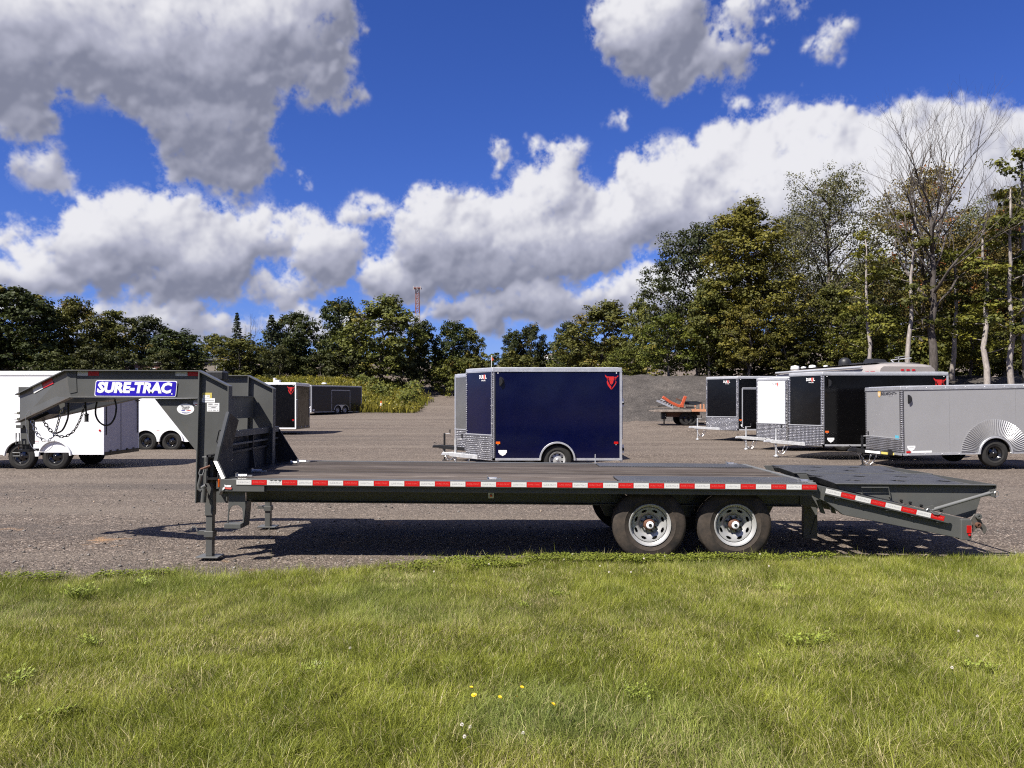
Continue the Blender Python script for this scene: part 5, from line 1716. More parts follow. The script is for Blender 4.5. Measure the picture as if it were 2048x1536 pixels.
# dark blue one in the middle, pewter one behind its nose
blue = enclosed('cargo_trailer', 'dark blue enclosed trailer with a red bull head, just behind the flatbed deck', -.463, 18.3, 3.065, 1.83, 2.505, .30, .68, 'blue_metal', guard=.60,
                wheels=(1.54,), wstyle='plain', tongue='galv', tl=.62, decal='bull', emblem=.36, trim='alu')
z0 = gz1(-.463, 18.3)
for z in (1.70, .60):
    m = MB().box(3.075, 3.13, .05, .10, z - .09, z + .10)
    o = m.build('door_hinge_plate', MAT['white_plastic'], blue)
    MB().box(3.08, 3.135, .043, .05, z - .04, z + .03).build('hinge_slot', MAT['black'], o)
pew = enclosed('cargo_trailer', 'pewter grey enclosed trailer hidden but for its nose behind the dark blue one', -.98, 21.5, 3.0, 1.83, 2.49, .30, .68, 'pewter_metal', guard=.60,
               wheels=(1.5,), tongue='black', tl=.66, trim='alu', cornertrim='alu', group='enclosed cargo trailers on the gravel lot')
# right-hand row
enclosed('cargo_trailer', 'gloss black enclosed trailer with a grey framed side door, beside the old flatbed', 9.22, 31.5, 3.4, 2.13, 2.73, .52, 1.0, 'black_metal', guard=.55,
         wheels=(1.9,), decal='bull', tl=.75, trim='alu_dull', cornertrim='tread_alu', cargo_door=(.22, 1.0, .55, 2.1), vent=False, zg=.10)
enclosed('cargo_trailer', 'white enclosed trailer squeezed between two black ones, only its white nose showing', 9.27, 26.0, 3.4, 1.95, 2.51, .35, .70, 'white_metal', guard=.60,
         wheels=(1.9,), decal='bull', tl=.75, trim='alu_dull', cornertrim='tread_alu', zg=.03)
enclosed('cargo_trailer', 'long gloss black enclosed trailer with a red bull emblem, behind the silver grey one', 9.03, 22.4, 3.65, 2.05, 2.56, .40, .60, 'black_metal', guard=.60,
         wheels=(2.2,), decal='bull', emblem=.42, tl=.78, trim='alu_dull', cornertrim='tread_alu', zg=.04)
dg = enclosed('cargo_trailer', 'low silver grey enclosed trailer with a fluted metal fan round its wheel', 9.88, 19.5, 3.75, 1.95, 2.085, .33, 0, 'silver_metal', guard=.42,
              wheels=(2.36,), wstyle='blackspoke', tl=.95, tongue='black', decal='belmont', trim='alu', cornertrim='tread_alu', ry=R(-1.0), seams=(1.22, 2.90 - .0), markers=False, zg=0.0)
side_panel_rivets(dg, 3.75, 2.085 - .045, 8)
side_panel_rivets(dg, 3.75, .33 + .03, 9)
MB().decal(rrect(.10, .05, .006), frame((.16, -.006, .33 + .085), (1, 0, 0)), .012).build('marker_light', MAT['lens_red'], dg)
MB().decal([(-.26, -.025), (.26, -.025), (.26, .025), (-.26, .02)], frame((.50, -.006, .33 + .09), (1, 0, 0)), .002).build('web_sticker', MAT['sticker'], dg)
MB().box(-.013, -.009, .12, .30, .33 + .40, .33 + .50).build('front_sticker', pm('cyan_sticker', (.10, .42, .55), .4), dg)
# fluted fan of bright metal round the wheel
fan = MB()
cx, cz = 2.36, .345
nf = 46
z_ = lambda a, r: max(.39, cz + r * math.sin(a))
for i in range(nf):
    a0, a1, am = math.pi * (i + .14) / nf, math.pi * (i + .86) / nf, math.pi * (i + .5) / nf
    r0, r1 = .45, .86
    q = [(cx + r * math.cos(a), y, z_(a, r)) for r in (r0, r1) for a, y in ((a0, -.005), (am, -.026), (a1, -.005))]
    fan.add(q, [(0, 1, 4, 3), (1, 2, 5, 4), (0, 2, 1), (3, 4, 5)])
fan.build('fluted_fan', pm('bright_fluted_metal', (.36, .36, .37), .38, .4, .06, 8), dg)
MB().tube([(3.62, -.03, .30), (3.62, -.03, .78)], .018, 8).build('stabilizer', MAT['galv'], dg)
ta, tb = Vector((.15, 1.95 * .16, .33)), Vector((-.73, 1.95 / 2 - .05, .42))
tu = (tb - ta).normalized(); tn = Vector((tu.y, -tu.x, 0)).normalized() * -.04
if tn.y > 0: tn = -tn
for f0, f1, mt in ((.46, .80, 'sticker'), (.16, .44, 'sticker_yellow')):
    p_, q_ = ta.lerp(tb, f0) + tn, ta.lerp(tb, f1) + tn
    MB().pris([p_ - Vector((0, 0, .03)), q_ - Vector((0, 0, .03)), q_ + Vector((0, 0, .03)), p_ + Vector((0, 0, .03))], tn * .08).build('tongue_sticker', MAT[mt], dg)
MB().box(-.16, -.06, .36, .41, .33, .46).build('tongue_box', MAT['black'], dg)
# left-hand trailers
w1 = enclosed('cargo_trailer', 'white tandem axle enclosed trailer with its grey rear door in shade', -15.9, 19.7, 5.45, 1.83, 2.47, .34, 0, 'white_metal', guard=.5,
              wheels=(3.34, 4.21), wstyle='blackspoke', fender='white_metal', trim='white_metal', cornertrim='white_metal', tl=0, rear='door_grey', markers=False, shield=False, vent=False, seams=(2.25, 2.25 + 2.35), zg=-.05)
MB().lathe([(.028, 0), (.028, -.014), (.001, -.018)], (5.45 - .09, -.004, 1.01), n=12).build('marker_light', MAT['lens_red'], w1, smooth=True)
w2 = enclosed('cargo_trailer', 'white tandem axle enclosed trailer seen under the flatbed neck, behind the grey door', -15.9, 26.8, 5.05, 1.83, 2.43, .30, 0, 'white_metal', guard=.5,
              wheels=(15.9 - 12.73, 15.9 - 11.86), wstyle='blackspoke', fender='white_metal', trim='white_metal', cornertrim='white_metal', tl=0, markers=False, shield=False, vent=False, zg=-.04)
bl = enclosed('cargo_trailer', 'black enclosed trailer with white trim and mirror dark ramp door, behind the headboard', -15.4, 36.7, 5.1, 2.45, 2.60, .40, 0, 'black_metal', guard=.5,
              wheels=(2.4, 3.27), wstyle='plain', fender='alu', trim='white_metal', cornertrim='white_metal', tl=0, rear='mirror_black', emblem=.40, markers=True, shield=False, vent=False, zg=.12)
MB().box(3.9, 4.15, .5, .75, 2.49, 2.62).box(3.88, 3.94, .48, .77, 2.49, 2.72).build('roof_vent', MAT['white_plastic'], bl)
fr = enclosed('cargo_trailer', 'charcoal enclosed trailer with a framed door over tandem wheels, by the weeds', -16.1, 61.8, 6.1, 2.4, 3.02, .82, 0, 'charcoal_metal', guard=.5,
              wheels=(3.05, 3.95), wr=.36, wstyle='plain', fender='alu', trim='alu_dull', cornertrim='alu_dull', tl=.0, markers=False, shield=True, vent=False, rz=math.atan2(5.3, 3.0), cargo_door=(2.35, 4.55, .30, 1.98), zg=.62)
MB().lathe([(.001, .12), (.16, .11), (.22, .03), (.22, 0)], (2.1, .6, 2.53), 'z', 12).build('roof_vent', MAT['white_plastic'], fr, smooth=True)

# ------------------------------------------------------------------ motorhome
def motorhome():
    zg = .16
    root = empty('motorhome', (13.75, 29.0, zg), (0, 0, math.atan2(.19, .98)))
    tag(root, 'beige motorhome with a rounded roof and dark windows, behind the black trailer row', 'motorhome')
    W, H, Ln = 2.62, 3.03, 7.7
    def sec(y, s, top, ins):
        pts = []
        for x, z in ((0, .55), (0, H - .42), (.06, H - .24), (.20, H - .10), (.5, H - .03), (W / 2, H), (W - .5, H - .03), (W - .20, H - .10), (W - .06, H - .24), (W, H - .42), (W, .55)):
            pts.append((ins + x * (W - 2 * ins) / W, y, min(z, top) if z > 1 else z))
        return pts
    rings = [sec(0, 1, H - .16, .10), sec(.12, 1, H - .07, .04), sec(.45, 1, H, 0), sec(Ln - 1.1, 1, H, 0), sec(Ln - .35, 1, H - .22, .02), sec(Ln, 1, H - 1.0, .08)]
    vs = [p for r in rings for p in r]
    n = len(rings[0])
    fs = [tuple(range(n)), tuple(range(n * (len(rings) - 1), n * len(rings)))]
    for i in range(len(rings) - 1):
        for k in range(n - 1):
            fs.append((i * n + k, i * n + k + 1, (i + 1) * n + k + 1, (i + 1) * n + k))
        fs.append((i * n + n - 1, i * n, (i + 1) * n, (i + 1) * n + n - 1))
    MB().add(vs, fs).build('body', MAT['rv_beige'], root, smooth=50)
    MB().pris([(.3, .5, H + .0), (W / 2, .5, H + .03), (W - .3, .5, H + .0)], (0, Ln - 2.0, 0)).build('roof', MAT['rv_white'], root)
    MB().tube([(-.02, .9, H - .16), (-.02, Ln - .5, H - .16)], .05, 8).build('awning', MAT['alu_dull'], root)
    for y0, y1 in ((.85, 1.75), (1.95, 2.85), (4.9, 6.0), (6.15, 7.2)):
        w = MB().box(-.012, .02, y0, y1, 1.75, H - .38).build('window', MAT['glass'], root)
        MB().box(-.018, .0, y0 - .05, y0, 1.7, H - .36).build('window_frame', MAT['rv_beige'], w)
    MB().box(-.006, .01, 0.3, 4.8, 1.95, 2.0).build('stripe', MAT['teal'], root)
    for x in (.32, W / 2 - .24, W / 2, W / 2 + .24, W - .32):
        MB().box(x - .06, x + .06, -.03, .03, H - .33 if .5 < x < 2 else H - .46, (H - .33 if .5 < x < 2 else H - .46) + .07).build('clearance_light', MAT['lens_red'], root)
    for y in (.20, .52):
        MB().box(-.02, .06, y, y + .16, H - .40, H - .33).build('clearance_light', MAT['lens_red'], root)
    arc = [(.35 + i * .15, -.002 + 0, H - .62 + .09 * math.sin(i / 6 * math.pi)) for i in range(7)]
    for x0 in (.0, .95):
        MB().tube([(x0 + a - .1, .035, c) for a, b, c in arc], .02, 5).build('stripe', MAT['teal'], root)
    MB().lathe([(.001, .36), (.12, .34), (.21, .27), (.25, .16), (.24, .04), (.20, 0)], (.9, 3.3, H), 'z', 18).build('satellite_dome', MAT['plastic'], root, smooth=True)
    MB().lathe([(.001, .10), (.3, .08), (.38, .02), (.36, 0)], (.95, 2.4, H + .0), 'z', 16).build('roof_vent', MAT['plastic'], root, smooth=True)
    MB().hexa([(.6, 1.05, H), (1.3, 1.05, H), (1.3, 1.75, H), (.6, 1.75, H)], [(.7, 1.15, H + .16), (1.2, 1.15, H + .16), (1.2, 1.65, H + .22), (.7, 1.65, H + .22)]).build('roof_vent', MAT['plastic'], root)
    m = MB().tube([(1.1, .5, H), (1.2, .8, H + .12), (1.5, .75, H + .16), (1.9, .55, H + .20)], .022, 6).tube([(1.5, .75, H), (1.5, .75, H + .25)], .015, 6).tube([(1.3, .7, H + .22), (1.9, .7, H + .30)], .012, 6)
    m.build('roof_antenna', MAT['rv_white'], root)
    for y, s in ((4.2, .10), (5.2, .16), (5.9, .12), (6.6, .2)):
        MB().lathe([(.001, s), (s * .9, s * .8), (s, .02), (s * .8, 0)], (.6, y, H - .02), 'z', 10).build('roof_cap', MAT['white_plastic'], root, smooth=True)
    for y in (1.9, 6.3):
        for x, fl in ((.13, False), (W - .13, True)):
            e = make_wheel(root, (x, y, .40), .40, .24, .22, 'plain', flip=fl)
            e.rotation_euler = (0, 0, -math.pi / 2 if not fl else math.pi / 2)
motorhome()

# ------------------------------------------------------------------ old utility trailer at the foot of the bank, with its load
def utility():
    U = lambda x, y, Y: T(1300 + x / 15.36, 770 + y / 15.36, Y)
    Y0, Y1 = 38.0, 39.9
    a = U(160, 760, Y0); b = U(1280, 800, Y0); c = U(1760, 745, Y0)
    g = gz1(8.5, 38.5)
    root = empty('utility_trailer', (8.6, 38.9, g), (0, 0, 0))
    tag(root, 'old low utility trailer with a rough timber deck, at the gravel bank', 'trailer')
    o = root.location
    def B(x0, x1, y0, y1, z0, z1):
        return MB().box(x0 - o.x, x1 - o.x, y0 - o.y, y1 - o.y, z0 - o.z, z1 - o.z)
    zd = a.z
    rng = random.Random(3)
    for i in range(9):
        y0 = Y0 + i * .21
        B(a.x + rng.uniform(-.05, .05), c.x, y0, y0 + .195, zd - .09 + rng.uniform(-.01, .01), zd - .04).build('plank', MAT['wood_old'], root)
    B(a.x - .05, b.x, Y0 - .05, Y0 + .06, zd - .12, zd).build('edge_beam', MAT['wood_old'], root, bevel=.02)
    B(b.x, c.x, Y0 - .05, Y0 + .06, zd - .09, zd + .03).build('edge_board', MAT['wood_new'], root)
    B(a.x + .1, c.x, Y1 - .05, Y1 + .05, zd + .10, zd + .14).build('side_rail', MAT['wood_old'], root)
    for x in (1390, 1550, 1650):
        p = U(x, 700, Y1)
        B(p.x - .03, p.x + .03, Y1 - .04, Y1 + .04, zd - .1, zd + .28).build('stake', MAT['wood_new'], root)
    B(U(530, 900, Y0).x, U(1000, 900, Y0).x, Y0 + .3, Y0 + .4, zd - .36, zd - .14).build('frame_rail', MAT['rust'], root)
    B(U(530, 900, Y0).x, c.x, Y1 - .4, Y1 - .3, zd - .30, zd - .12).build('frame_rail', MAT['rust'], root)
    p = U(472, 1200, Y0)
    B(p.x - .03, p.x + .03, Y0 + .3, Y0 + .36, g, zd - .1).build('jack_leg', MAT['black'], root)
    B(p.x - .14, p.x + .10, Y0 + .2, Y0 + .5, zd - .48, zd - .16).build('winch_box', MAT['black'], root, bevel=.03)
    for x in (1110, 1260):
        q = U(x, 1050, Y0 + .2)
        make_wheel(root, (q.x - o.x, Y0 + .25 - o.y, .33), .33, .20, .18, 'blackspoke')
        make_wheel(root, (q.x - o.x, Y1 - .2 - o.y, .33), .33, .20, .18, 'blackspoke', flip=True)
    B(b.x + .05, c.x, Y0 + .6, Y0 + .7, zd - .72, zd - .66).build('drawbar', MAT['black'], root)
    # load: each piece is its own thing
    Yl = 38.7
    def bar(pts, w, h, mb):
        for p, q in zip(pts[:-1], pts[1:]):
            d = (q - p).normalized()
            s_ = Vector((0, 1, 0)) * w / 2
            u = d.cross(Vector((0, 1, 0))).normalized() * h / 2
            mb.hexa([p - s_ - u, p + s_ - u, p + s_ + u, p - s_ + u], [q - s_ - u, q + s_ - u, q + s_ + u, q - s_ + u])
        return mb
    arm = bar([U(385, 365, Yl), U(650, 545, Yl), U(870, 640, Yl), U(1030, 650, Yl)], .11, .14, MB()).build('lift_arm', MAT['orange'], None, bevel=.015)
    tag(arm, 'long orange bent steel arm lying across the old utility trailer', 'machine part', 'orange machine arms on the old trailer')
    post = bar([U(965, 640, Yl + .2), U(1090, 345, Yl + .2)], .12, .15, MB()).build('lift_arm', MAT['orange'], None, bevel=.015)
    tag(post, 'short orange steel arm standing up on the old utility trailer', 'machine part', 'orange machine arms on the old trailer')
    bar([U(800, 420, Yl + .2), U(985, 490, Yl + .2)], .06, .07, MB()).build('lever', MAT['rust'], post)
    for nm_, q0, q1, w_, mt_, lab_ in (('steel_bar', (240, 650), (700, 640), .06, 'black', 'long black bar lying flat on the old trailer deck'), ('steel_bar', (620, 600), (1120, 690), .05, 'rust', 'rusty bar lying slantwise on the old trailer deck'),
                                      ('timber', (860, 690), (1350, 690), .09, 'wood_old', 'loose timber lying along the back of the old trailer deck')):
        ob = bar([U(*q0, Yl + .5), U(*q1, Yl + .5)], w_, w_, MB()).build(nm_, MAT[mt_], None)
        tag(ob, lab_, 'scrap', 'scrap on the old trailer')
    lad = empty('ladder_rack', U(460, 650, 38.2))
    tag(lad, 'grey slatted metal rack leaning on the near corner of the old trailer', 'rack')
    def rel(mb):
        mb.v = [tuple(Vector(p) - lad.location) for p in mb.v]
        return mb
    rel(bar([U(205, 480, 38.1), U(710, 705, 38.1)], .05, .09, MB())).build('rail', MAT['alu'], lad)
    rel(bar([U(330, 440, 38.9), U(760, 640, 38.9)], .05, .09, MB())).build('rail', MAT['alu_dull'], lad)
    for i in range(6):
        t = (i + .5) / 6
        p = U(205, 480, 38.1).lerp(U(710, 705, 38.1), t); q = U(330, 440, 38.9).lerp(U(760, 640, 38.9), t)
        rel(MB().tube([p, q], .025, 5)).build('rung', MAT['alu_dull'], lad)
    pl = MB().hexa([U(1060, 600, 39.0), U(1400, 620, 39.0), U(1610, 560, 39.6), U(1200, 560, 39.6)], [U(1080, 500, 39.0), U(1200, 560, 39.0), U(1610, 540, 39.6), U(1420, 495, 39.6)]).build('plough_plate', MAT['black'], None)
    tag(pl, 'black folded steel plate lying at the back of the old trailer', 'steel plate')
utility()

# ------------------------------------------------------------------ cone, flag, tower, houses
def cone():
    x, y = -11.55, 68.0
    e = empty('traffic_cone', (x, y, gz1(x, y) + .03))
    tag(e, 'orange traffic cone with a white collar at the edge of the weeds', 'traffic cone')
    e.scale = (1.25, 1.25, 1.25)
    MB().box(-.19, .19, -.19, .19, 0, .04).build('base', MAT['orange'], e)
    co = pm('cone_orange', (.75, .16, .03), .5)
    MB().lathe([(.14, .04), (.09, .36)], n=14, axis='z').build('cone_body', co, e, smooth=True)
    MB().lathe([(.09, .36), (.055, .56)], n=14, axis='z').build('collar', MAT['white_plastic'], e, smooth=True)
    MB().lathe([(.055, .56), (.03, .72), (.001, .72)], n=14, axis='z').build('cone_tip', co, e, smooth=True)
cone()
def flag():
    p = T(983, 722, 98)
    g = gz1(p.x, 98)
    e = empty('marker_flag', (p.x, 98, g))
    tag(e, 'small orange pennant on a pole among the shrubs beyond the blue trailer', 'flag')
    h = p.z - g
    MB().tube([(0, 0, 0), (0, 0, h + .75)], .04, 6).build('pole', MAT['white_plastic'], e)
    MB().pris([(-.05, -.02, h - .05), (.32, -.05, h + .15), (-.02, -.02, h + .7)], (0, .04, 0)).build('pennant', MAT['orange'], e)
flag()
def tower():
    Y = 260.0
    x = (835 - 1024) / F * Y
    top = CAM_H + (803 - 577) / F * Y
    e = empty('lattice_tower', (x, Y, 6))
    tag(e, 'tall thin red and white lattice tower rising behind the trees', 'tower')
    H = top - 6
    red = pm('tower_red', (.20, .085, .075), .6); wh = pm('tower_grey', (.34, .31, .30), .6)
    n = 20
    def hw(t):
        return 1.05 - .50 * t
    for lev in range(n):
        t0, t1 = lev / n, (lev + 1) / n
        m = MB()
        z0, z1 = t0 * H, t1 * H
        C0 = [(s * hw(t0), q * hw(t0), z0) for s, q in ((-1, -1), (1, -1), (1, 1), (-1, 1))]
        C1 = [(s * hw(t1), q * hw(t1), z1) for s, q in ((-1, -1), (1, -1), (1, 1), (-1, 1))]
        for i in range(4):
            j = (i + 1) % 4
            m.tube([C0[i], C1[i]], .13, 4)
            m.tube([C0[i], C1[j]], .07, 4)
            m.tube([C1[i], C0[j]], .07, 4)
            m.tube([C1[i], C1[j]], .08, 4)
        m.build('lattice_section', red if lev >= 15 or lev in (9, 10) else wh, e)
    MB().box(-1.3, 1.3, -1.3, 1.3, H - .1, H + .25).build('platform', red, e)
    for s in (-1.2, 0, 1.2):
        MB().box(s - .12, s + .12, -1.4, -1.2, H - .6, H + .7).build('antenna', wh, e)
tower()

def house(name, label, px, pyt, pyb, Y, w, d, wall, roofm, hip=.9, wins=2, flat=False):
    p = T(px, pyb, Y)
    g = gz1(p.x, Y)
    zt = CAM_H + (803 - pyt) / F * Y
    e = empty(name, (p.x, Y, g))
    tag(e, label, 'building')
    h = zt - g - (0 if flat else hip)
    MB().box(-w / 2, w / 2, 0, d, 0, h).build('wall', wall, e)
    if flat:
        MB().box(-w / 2 - .2, w / 2 + .2, -.25, d + .2, h, h + .28).build('roof', roofm, e)
    else:
        MB().prism([(-.35, h - .05), (d / 2, h + hip), (d + .35, h - .05)], 'x', -w / 2 - .3, w / 2 + .3).build('roof', roofm, e)
    for i in range(wins):
        x = -w / 2 + (i + .5) * w / wins
        f = MB().box(x - .5, x + .5, -.05, .02, h - 1.9, h - .6).build('window', MAT['white_plastic'], e)
        MB().box(x - .42, x + .42, -.06, -.045, h - 1.82, h - .68).build('pane', MAT['glass'], f)
    return e
house('house', 'tan house wall with a white window peeping between dark trees at the left', 441, 712, 745, 96, 4.0, 6, pm('tan_siding', (.22, .19, .16), .7), pm('dark_shingles', (.06, .06, .065), .9), .5, 1)
house('workshop', 'low brick red workshop with a pale flat roof, half hidden by the left trees', 285, 726, 760, 92, 4.2, 6, pm('brick_red_wall', (.16, .08, .06), .8, vs=2, var=.3), pm('pale_flat_roof', (.28, .27, .25), .7), 0, 2, True)
house('shed', 'pale grey shed roof showing between trees right of the middle', 1106, 711, 745, 118, 2.9, 5, pm('grey_siding', (.30, .30, .30), .7), pm('pale_metal_roof', (.52, .51, .50), .5), 1.3, 1)
# ------------------------------------------------------------------ trees
rs = np.random.default_rng(77)
PAL = {'dark': ((.0203, .0285, .0077), (.0466, .0533, .0120)), 'olive': ((.0468, .0549, .0121), (.1170, .1122, .0209)), 'yellow': ((.0650, .0708, .0132), (.1820, .1635, .0253)),
       'grey': ((.0598, .0659, .0242), (.1430, .1415, .0528)), 'brown': ((.0715, .0586, .0176), (.1625, .1098, .0286)), 'spruce': ((.0234, .0366, .0176), (.0520, .0671, .0308)),
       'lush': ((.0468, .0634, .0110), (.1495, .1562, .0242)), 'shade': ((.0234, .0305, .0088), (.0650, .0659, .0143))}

def leaves(C, O, rc, m, size, pal, flat=.62, spread=.9, hot=.06, hotc=(.16, .125, .022), jit=.25):
    """leaf cards around clump centres C with outward directions O"""
    k = len(C)
    n = k * m
    rc = np.broadcast_to(np.asarray(rc, float), (k,))
    g = rs.standard_normal((n, 3))
    g /= np.linalg.norm(g, axis=1)[:, None]
    rad = rs.random(n) ** .5
    pos = np.repeat(C, m, 0) + g * rad[:, None] * np.repeat(rc, m)[:, None] * np.array([1, 1, flat])
    nrm = np.repeat(O, m, 0) * .45 + g * .5 + rs.standard_normal((n, 3)) * spread * .55 + np.array([0, 0, .45])
    nrm /= np.linalg.norm(nrm, axis=1)[:, None] + 1e-9
    a = rs.standard_normal((n, 3))
    u = np.cross(nrm, a)
    u /= np.linalg.norm(u, axis=1)[:, None] + 1e-9
    v = np.cross(nrm, u)
    s = size * rs.uniform(.6, 1.35, n)
    L_, W_ = (u * s[:, None]), (v * s[:, None] * .42)
    sag = nrm * s[:, None] * .16
    V = np.empty((n, 4, 3))
    V[:, 0] = pos - L_ * .5
    V[:, 1] = pos + W_ + sag
    V[:, 2] = pos + L_ * .5
    V[:, 3] = pos - W_ + sag
    c0, c1 = np.array(PAL[pal][0]), np.array(PAL[pal][1])
    t = np.clip(np.repeat(rs.random(k), m) * .75 + rs.random(n) * .35 - .05, 0, 1)
    c = c0 + (c1 - c0) * t[:, None]
    h = np.repeat(rs.random(k) < hot, m) & (rs.random(n) < .8)
    c[h] = np.array(hotc) * rs.uniform(.7, 1.2, (h.sum(), 1))
    c *= rs.uniform(1 - jit, 1 + jit, (n, 1))
    return V.reshape(-1, 3), np.repeat(c, 4, 0)

def leaf_mesh(name, parts):
    V = np.concatenate([p[0] for p in parts]); c = np.concatenate([p[1] for p in parts])
    n = len(V) // 4
    o = fast_mesh(name, V, np.arange(n * 4).reshape(n, 4), MAT['leaf'], None, c)
    me = o.data
    bpy.data.objects.remove(o)
    return me

def wob(p, q, n, amp, rng):
    P = [p.lerp(q, i / n) for i in range(n + 1)]
    for i in range(1, n):
        P[i] = P[i] + Vector((rng.uniform(-1, 1), rng.uniform(-1, 1), rng.uniform(-.5, .5))) * amp
    return P

def proto_broad(seed, H=12.0, Wd=8.0, base=.18, lobes=16, cl=15, m=42, size=.30, pal='dark', rc=.85, hot=.05, hotc=(.16, .125, .022), shape='round', trunk='bark', spread=.9, vis=0.0):
    rng = random.Random(seed)
    tr = MB()
    lean = Vector((rng.uniform(-.06, .06) * H, rng.uniform(-.04, .04) * H, 0))
    top = Vector((lean.x, lean.y, H * .86))
    tp = wob(Vector((0, 0, -.4)), top, 8, .018 * H, rng)
    r0 = .017 * H
    tr.tube(tp, [r0 * (1.25 if i == 0 else (1 - i / 9.5)) for i in range(9)], 8)
    def trunk_at(z):
        t = max(0, min(1, (z + .4) / (H * .86 + .4))) * 8
        i = min(7, int(t))
        return tp[i].lerp(tp[i + 1], t - i)
    C, O, RC = [], [], []
    for i in range(lobes):
        f = (i + .5) / lobes
        z = base + (1 - base) * (f * .93)
        if shape == 'round':
            w = math.sin(math.pi * min(1, (.16 + .80 * f))) ** .7
        elif shape == 'tall':
            w = (1 - f) ** .55 * min(1, .55 + 1.9 * f)
        else:
            w = .55 + .45 * math.sin(math.pi * f)
        ang = i * 2.399 + rng.uniform(-.5, .5)
        rr = Wd / 2 * w * rng.uniform(.42, .74)
        lc = Vector((math.cos(ang) * rr + lean.x * z, math.sin(ang) * rr + lean.y * z, H * z * .97 - .06 * H * (1 - w) * 0))
        lr = Wd * rng.uniform(.17, .25) * (.6 + .4 * w)
        at = trunk_at(max(.12 * H, lc.z - rr * rng.uniform(.5, .9)))
        mid = at.lerp(lc, .5) + Vector((0, 0, rng.uniform(-.02, .05) * H))
        tr.tube([at, mid, lc], [r0 * .38, r0 * .24, r0 * .10], 5)
        for j in range(cl):
            d = Vector((rng.gauss(0, 1), rng.gauss(0, 1), rng.gauss(.25, .8))).normalized()
            p = lc + Vector((d.x, d.y, d.z * .8)) * lr * rng.uniform(.55, 1.15)
            if p.z > H: p.z = H - rng.uniform(0, .4)
            C.append(p); O.append(d); RC.append(rc * rng.uniform(.55, 1.2))
            if j % 3 == 0:
                tr.tube([lc, lc.lerp(p, .55) + Vector((0, 0, .1)), p], [r0 * .09, r0 * .06, r0 * .03], 4)
    P = leaves(np.array(C), np.array(O), np.array(RC), m, size, pal, hot=hot, hotc=hotc, spread=spread)
    me_t = tr.mesh('trunk'); me_t.materials.append(MAT[trunk]); me_t.shade_smooth()
    return me_t, leaf_mesh('crown', [P]), H, Wd

def proto_spruce(seed, H=11.0, Wd=4.0):
    rng = random.Random(seed)
    tr = MB().tube([(0, 0, -.3), (0, 0, H * .5), (0, 0, H)], [.16, .10, .02], 7)
    C, O, RC = [], [], []
    for i in range(34):
        f = i / 33
        z = H * (.08 + .90 * f)
        w = Wd / 2 * (1 - f) ** .85 * rng.uniform(.8, 1.1) + .12
        nb = max(4, int(11 * (1 - f)))
        for k in range(nb):
            a = k * 2 * math.pi / nb + i * .7 + rng.uniform(-.3, .3)
            for t in (.45, .75, 1.0):
                C.append((math.cos(a) * w * t, math.sin(a) * w * t, z - .25 * w * t + rng.uniform(-.1, .1))); O.append((math.cos(a), math.sin(a), .2)); RC.append(.16 + .22 * (1 - f))
            tr.tube([(0, 0, z), (math.cos(a) * w, math.sin(a) * w, z - .25 * w)], .02, 3)
    P = leaves(np.array(C), np.array(O), np.array(RC), 9, .22, 'spruce', flat=.5, hot=0)
    me_t = tr.mesh('trunk'); me_t.materials.append(MAT['bark'])
    return me_t, leaf_mesh('crown', [P]), H, Wd

def proto_bare(seed, H=22.0, fork=.48, spread=.42, depth=7, r0=.30, trunk='twig', limbs=13):
    rng = random.Random(seed)
    tr, tw = MB(), MB()
    tips = []
    def grow(p, d, ln, r, dep):
        n = 3
        P = [p]
        dd = d.copy()
        for i in range(n):
            dd = (dd + Vector((rng.uniform(-1, 1), rng.uniform(-1, 1), rng.uniform(-.3, .9))) * .19).normalized()
            P.append(P[-1] + dd * ln / n)
        rad = [r * (1 - .32 * i / n) for i in range(n + 1)]
        (tr if dep >= depth - 3 else tw).tube(P, rad, 5 if dep >= depth - 3 else 3)
        if dep <= 0:
            tips.append((P[-1], dd)); return
        k = 3 if dep > 1 and rng.random() < .62 else 2
        for j in range(k):
            a = rng.uniform(0, 2 * math.pi)
            o = dd.orthogonal().normalized()
            o = Matrix.Rotation(a + j * 2.1, 3, dd) @ o
            nd = (dd + o * rng.uniform(.6, 1.15) * spread + Vector((0, 0, .16))).normalized()
            st = P[-1] if j < 2 else P[2]
            grow(st, nd, ln * rng.uniform(.62, .86), r * rng.uniform(.46, .62), dep - 1)
    base = Vector((0, 0, -.5))
    top = Vector((rng.uniform(-.6, .6), rng.uniform(-.4, .4), H * .70))
    tp = wob(base, top, 10, .16, rng)
    tr.tube(tp, [r0 * 1.3] + [r0 * (1 - .075 * i) for i in range(1, 11)], 9)
    for j in range(limbs):
        t = fork + (.99 - fork) * j / (limbs - 1)
        k = min(9, int(t * 10))
        at = tp[k].lerp(tp[k + 1], t * 10 - k)
        a = j * 2.4 + rng.uniform(-.4, .4)
        o = rng.uniform(.45, .85) * (1.15 - .6 * (t - fork))
        grow(at, Vector((math.cos(a) * o, math.sin(a) * o, 1)).normalized(), H * rng.uniform(.13, .18) * (1.12 - .25 * t), r0 * rng.uniform(.30, .44) * (1.15 - .5 * t), depth - 2)
    me_t = tr.mesh('trunk'); me_t.materials.append(MAT[trunk]); me_t.shade_smooth()
    me_b = tw.mesh('twigs'); me_b.materials.append(MAT['twig'])
    return me_t, me_b, H * 1.17, H * .6

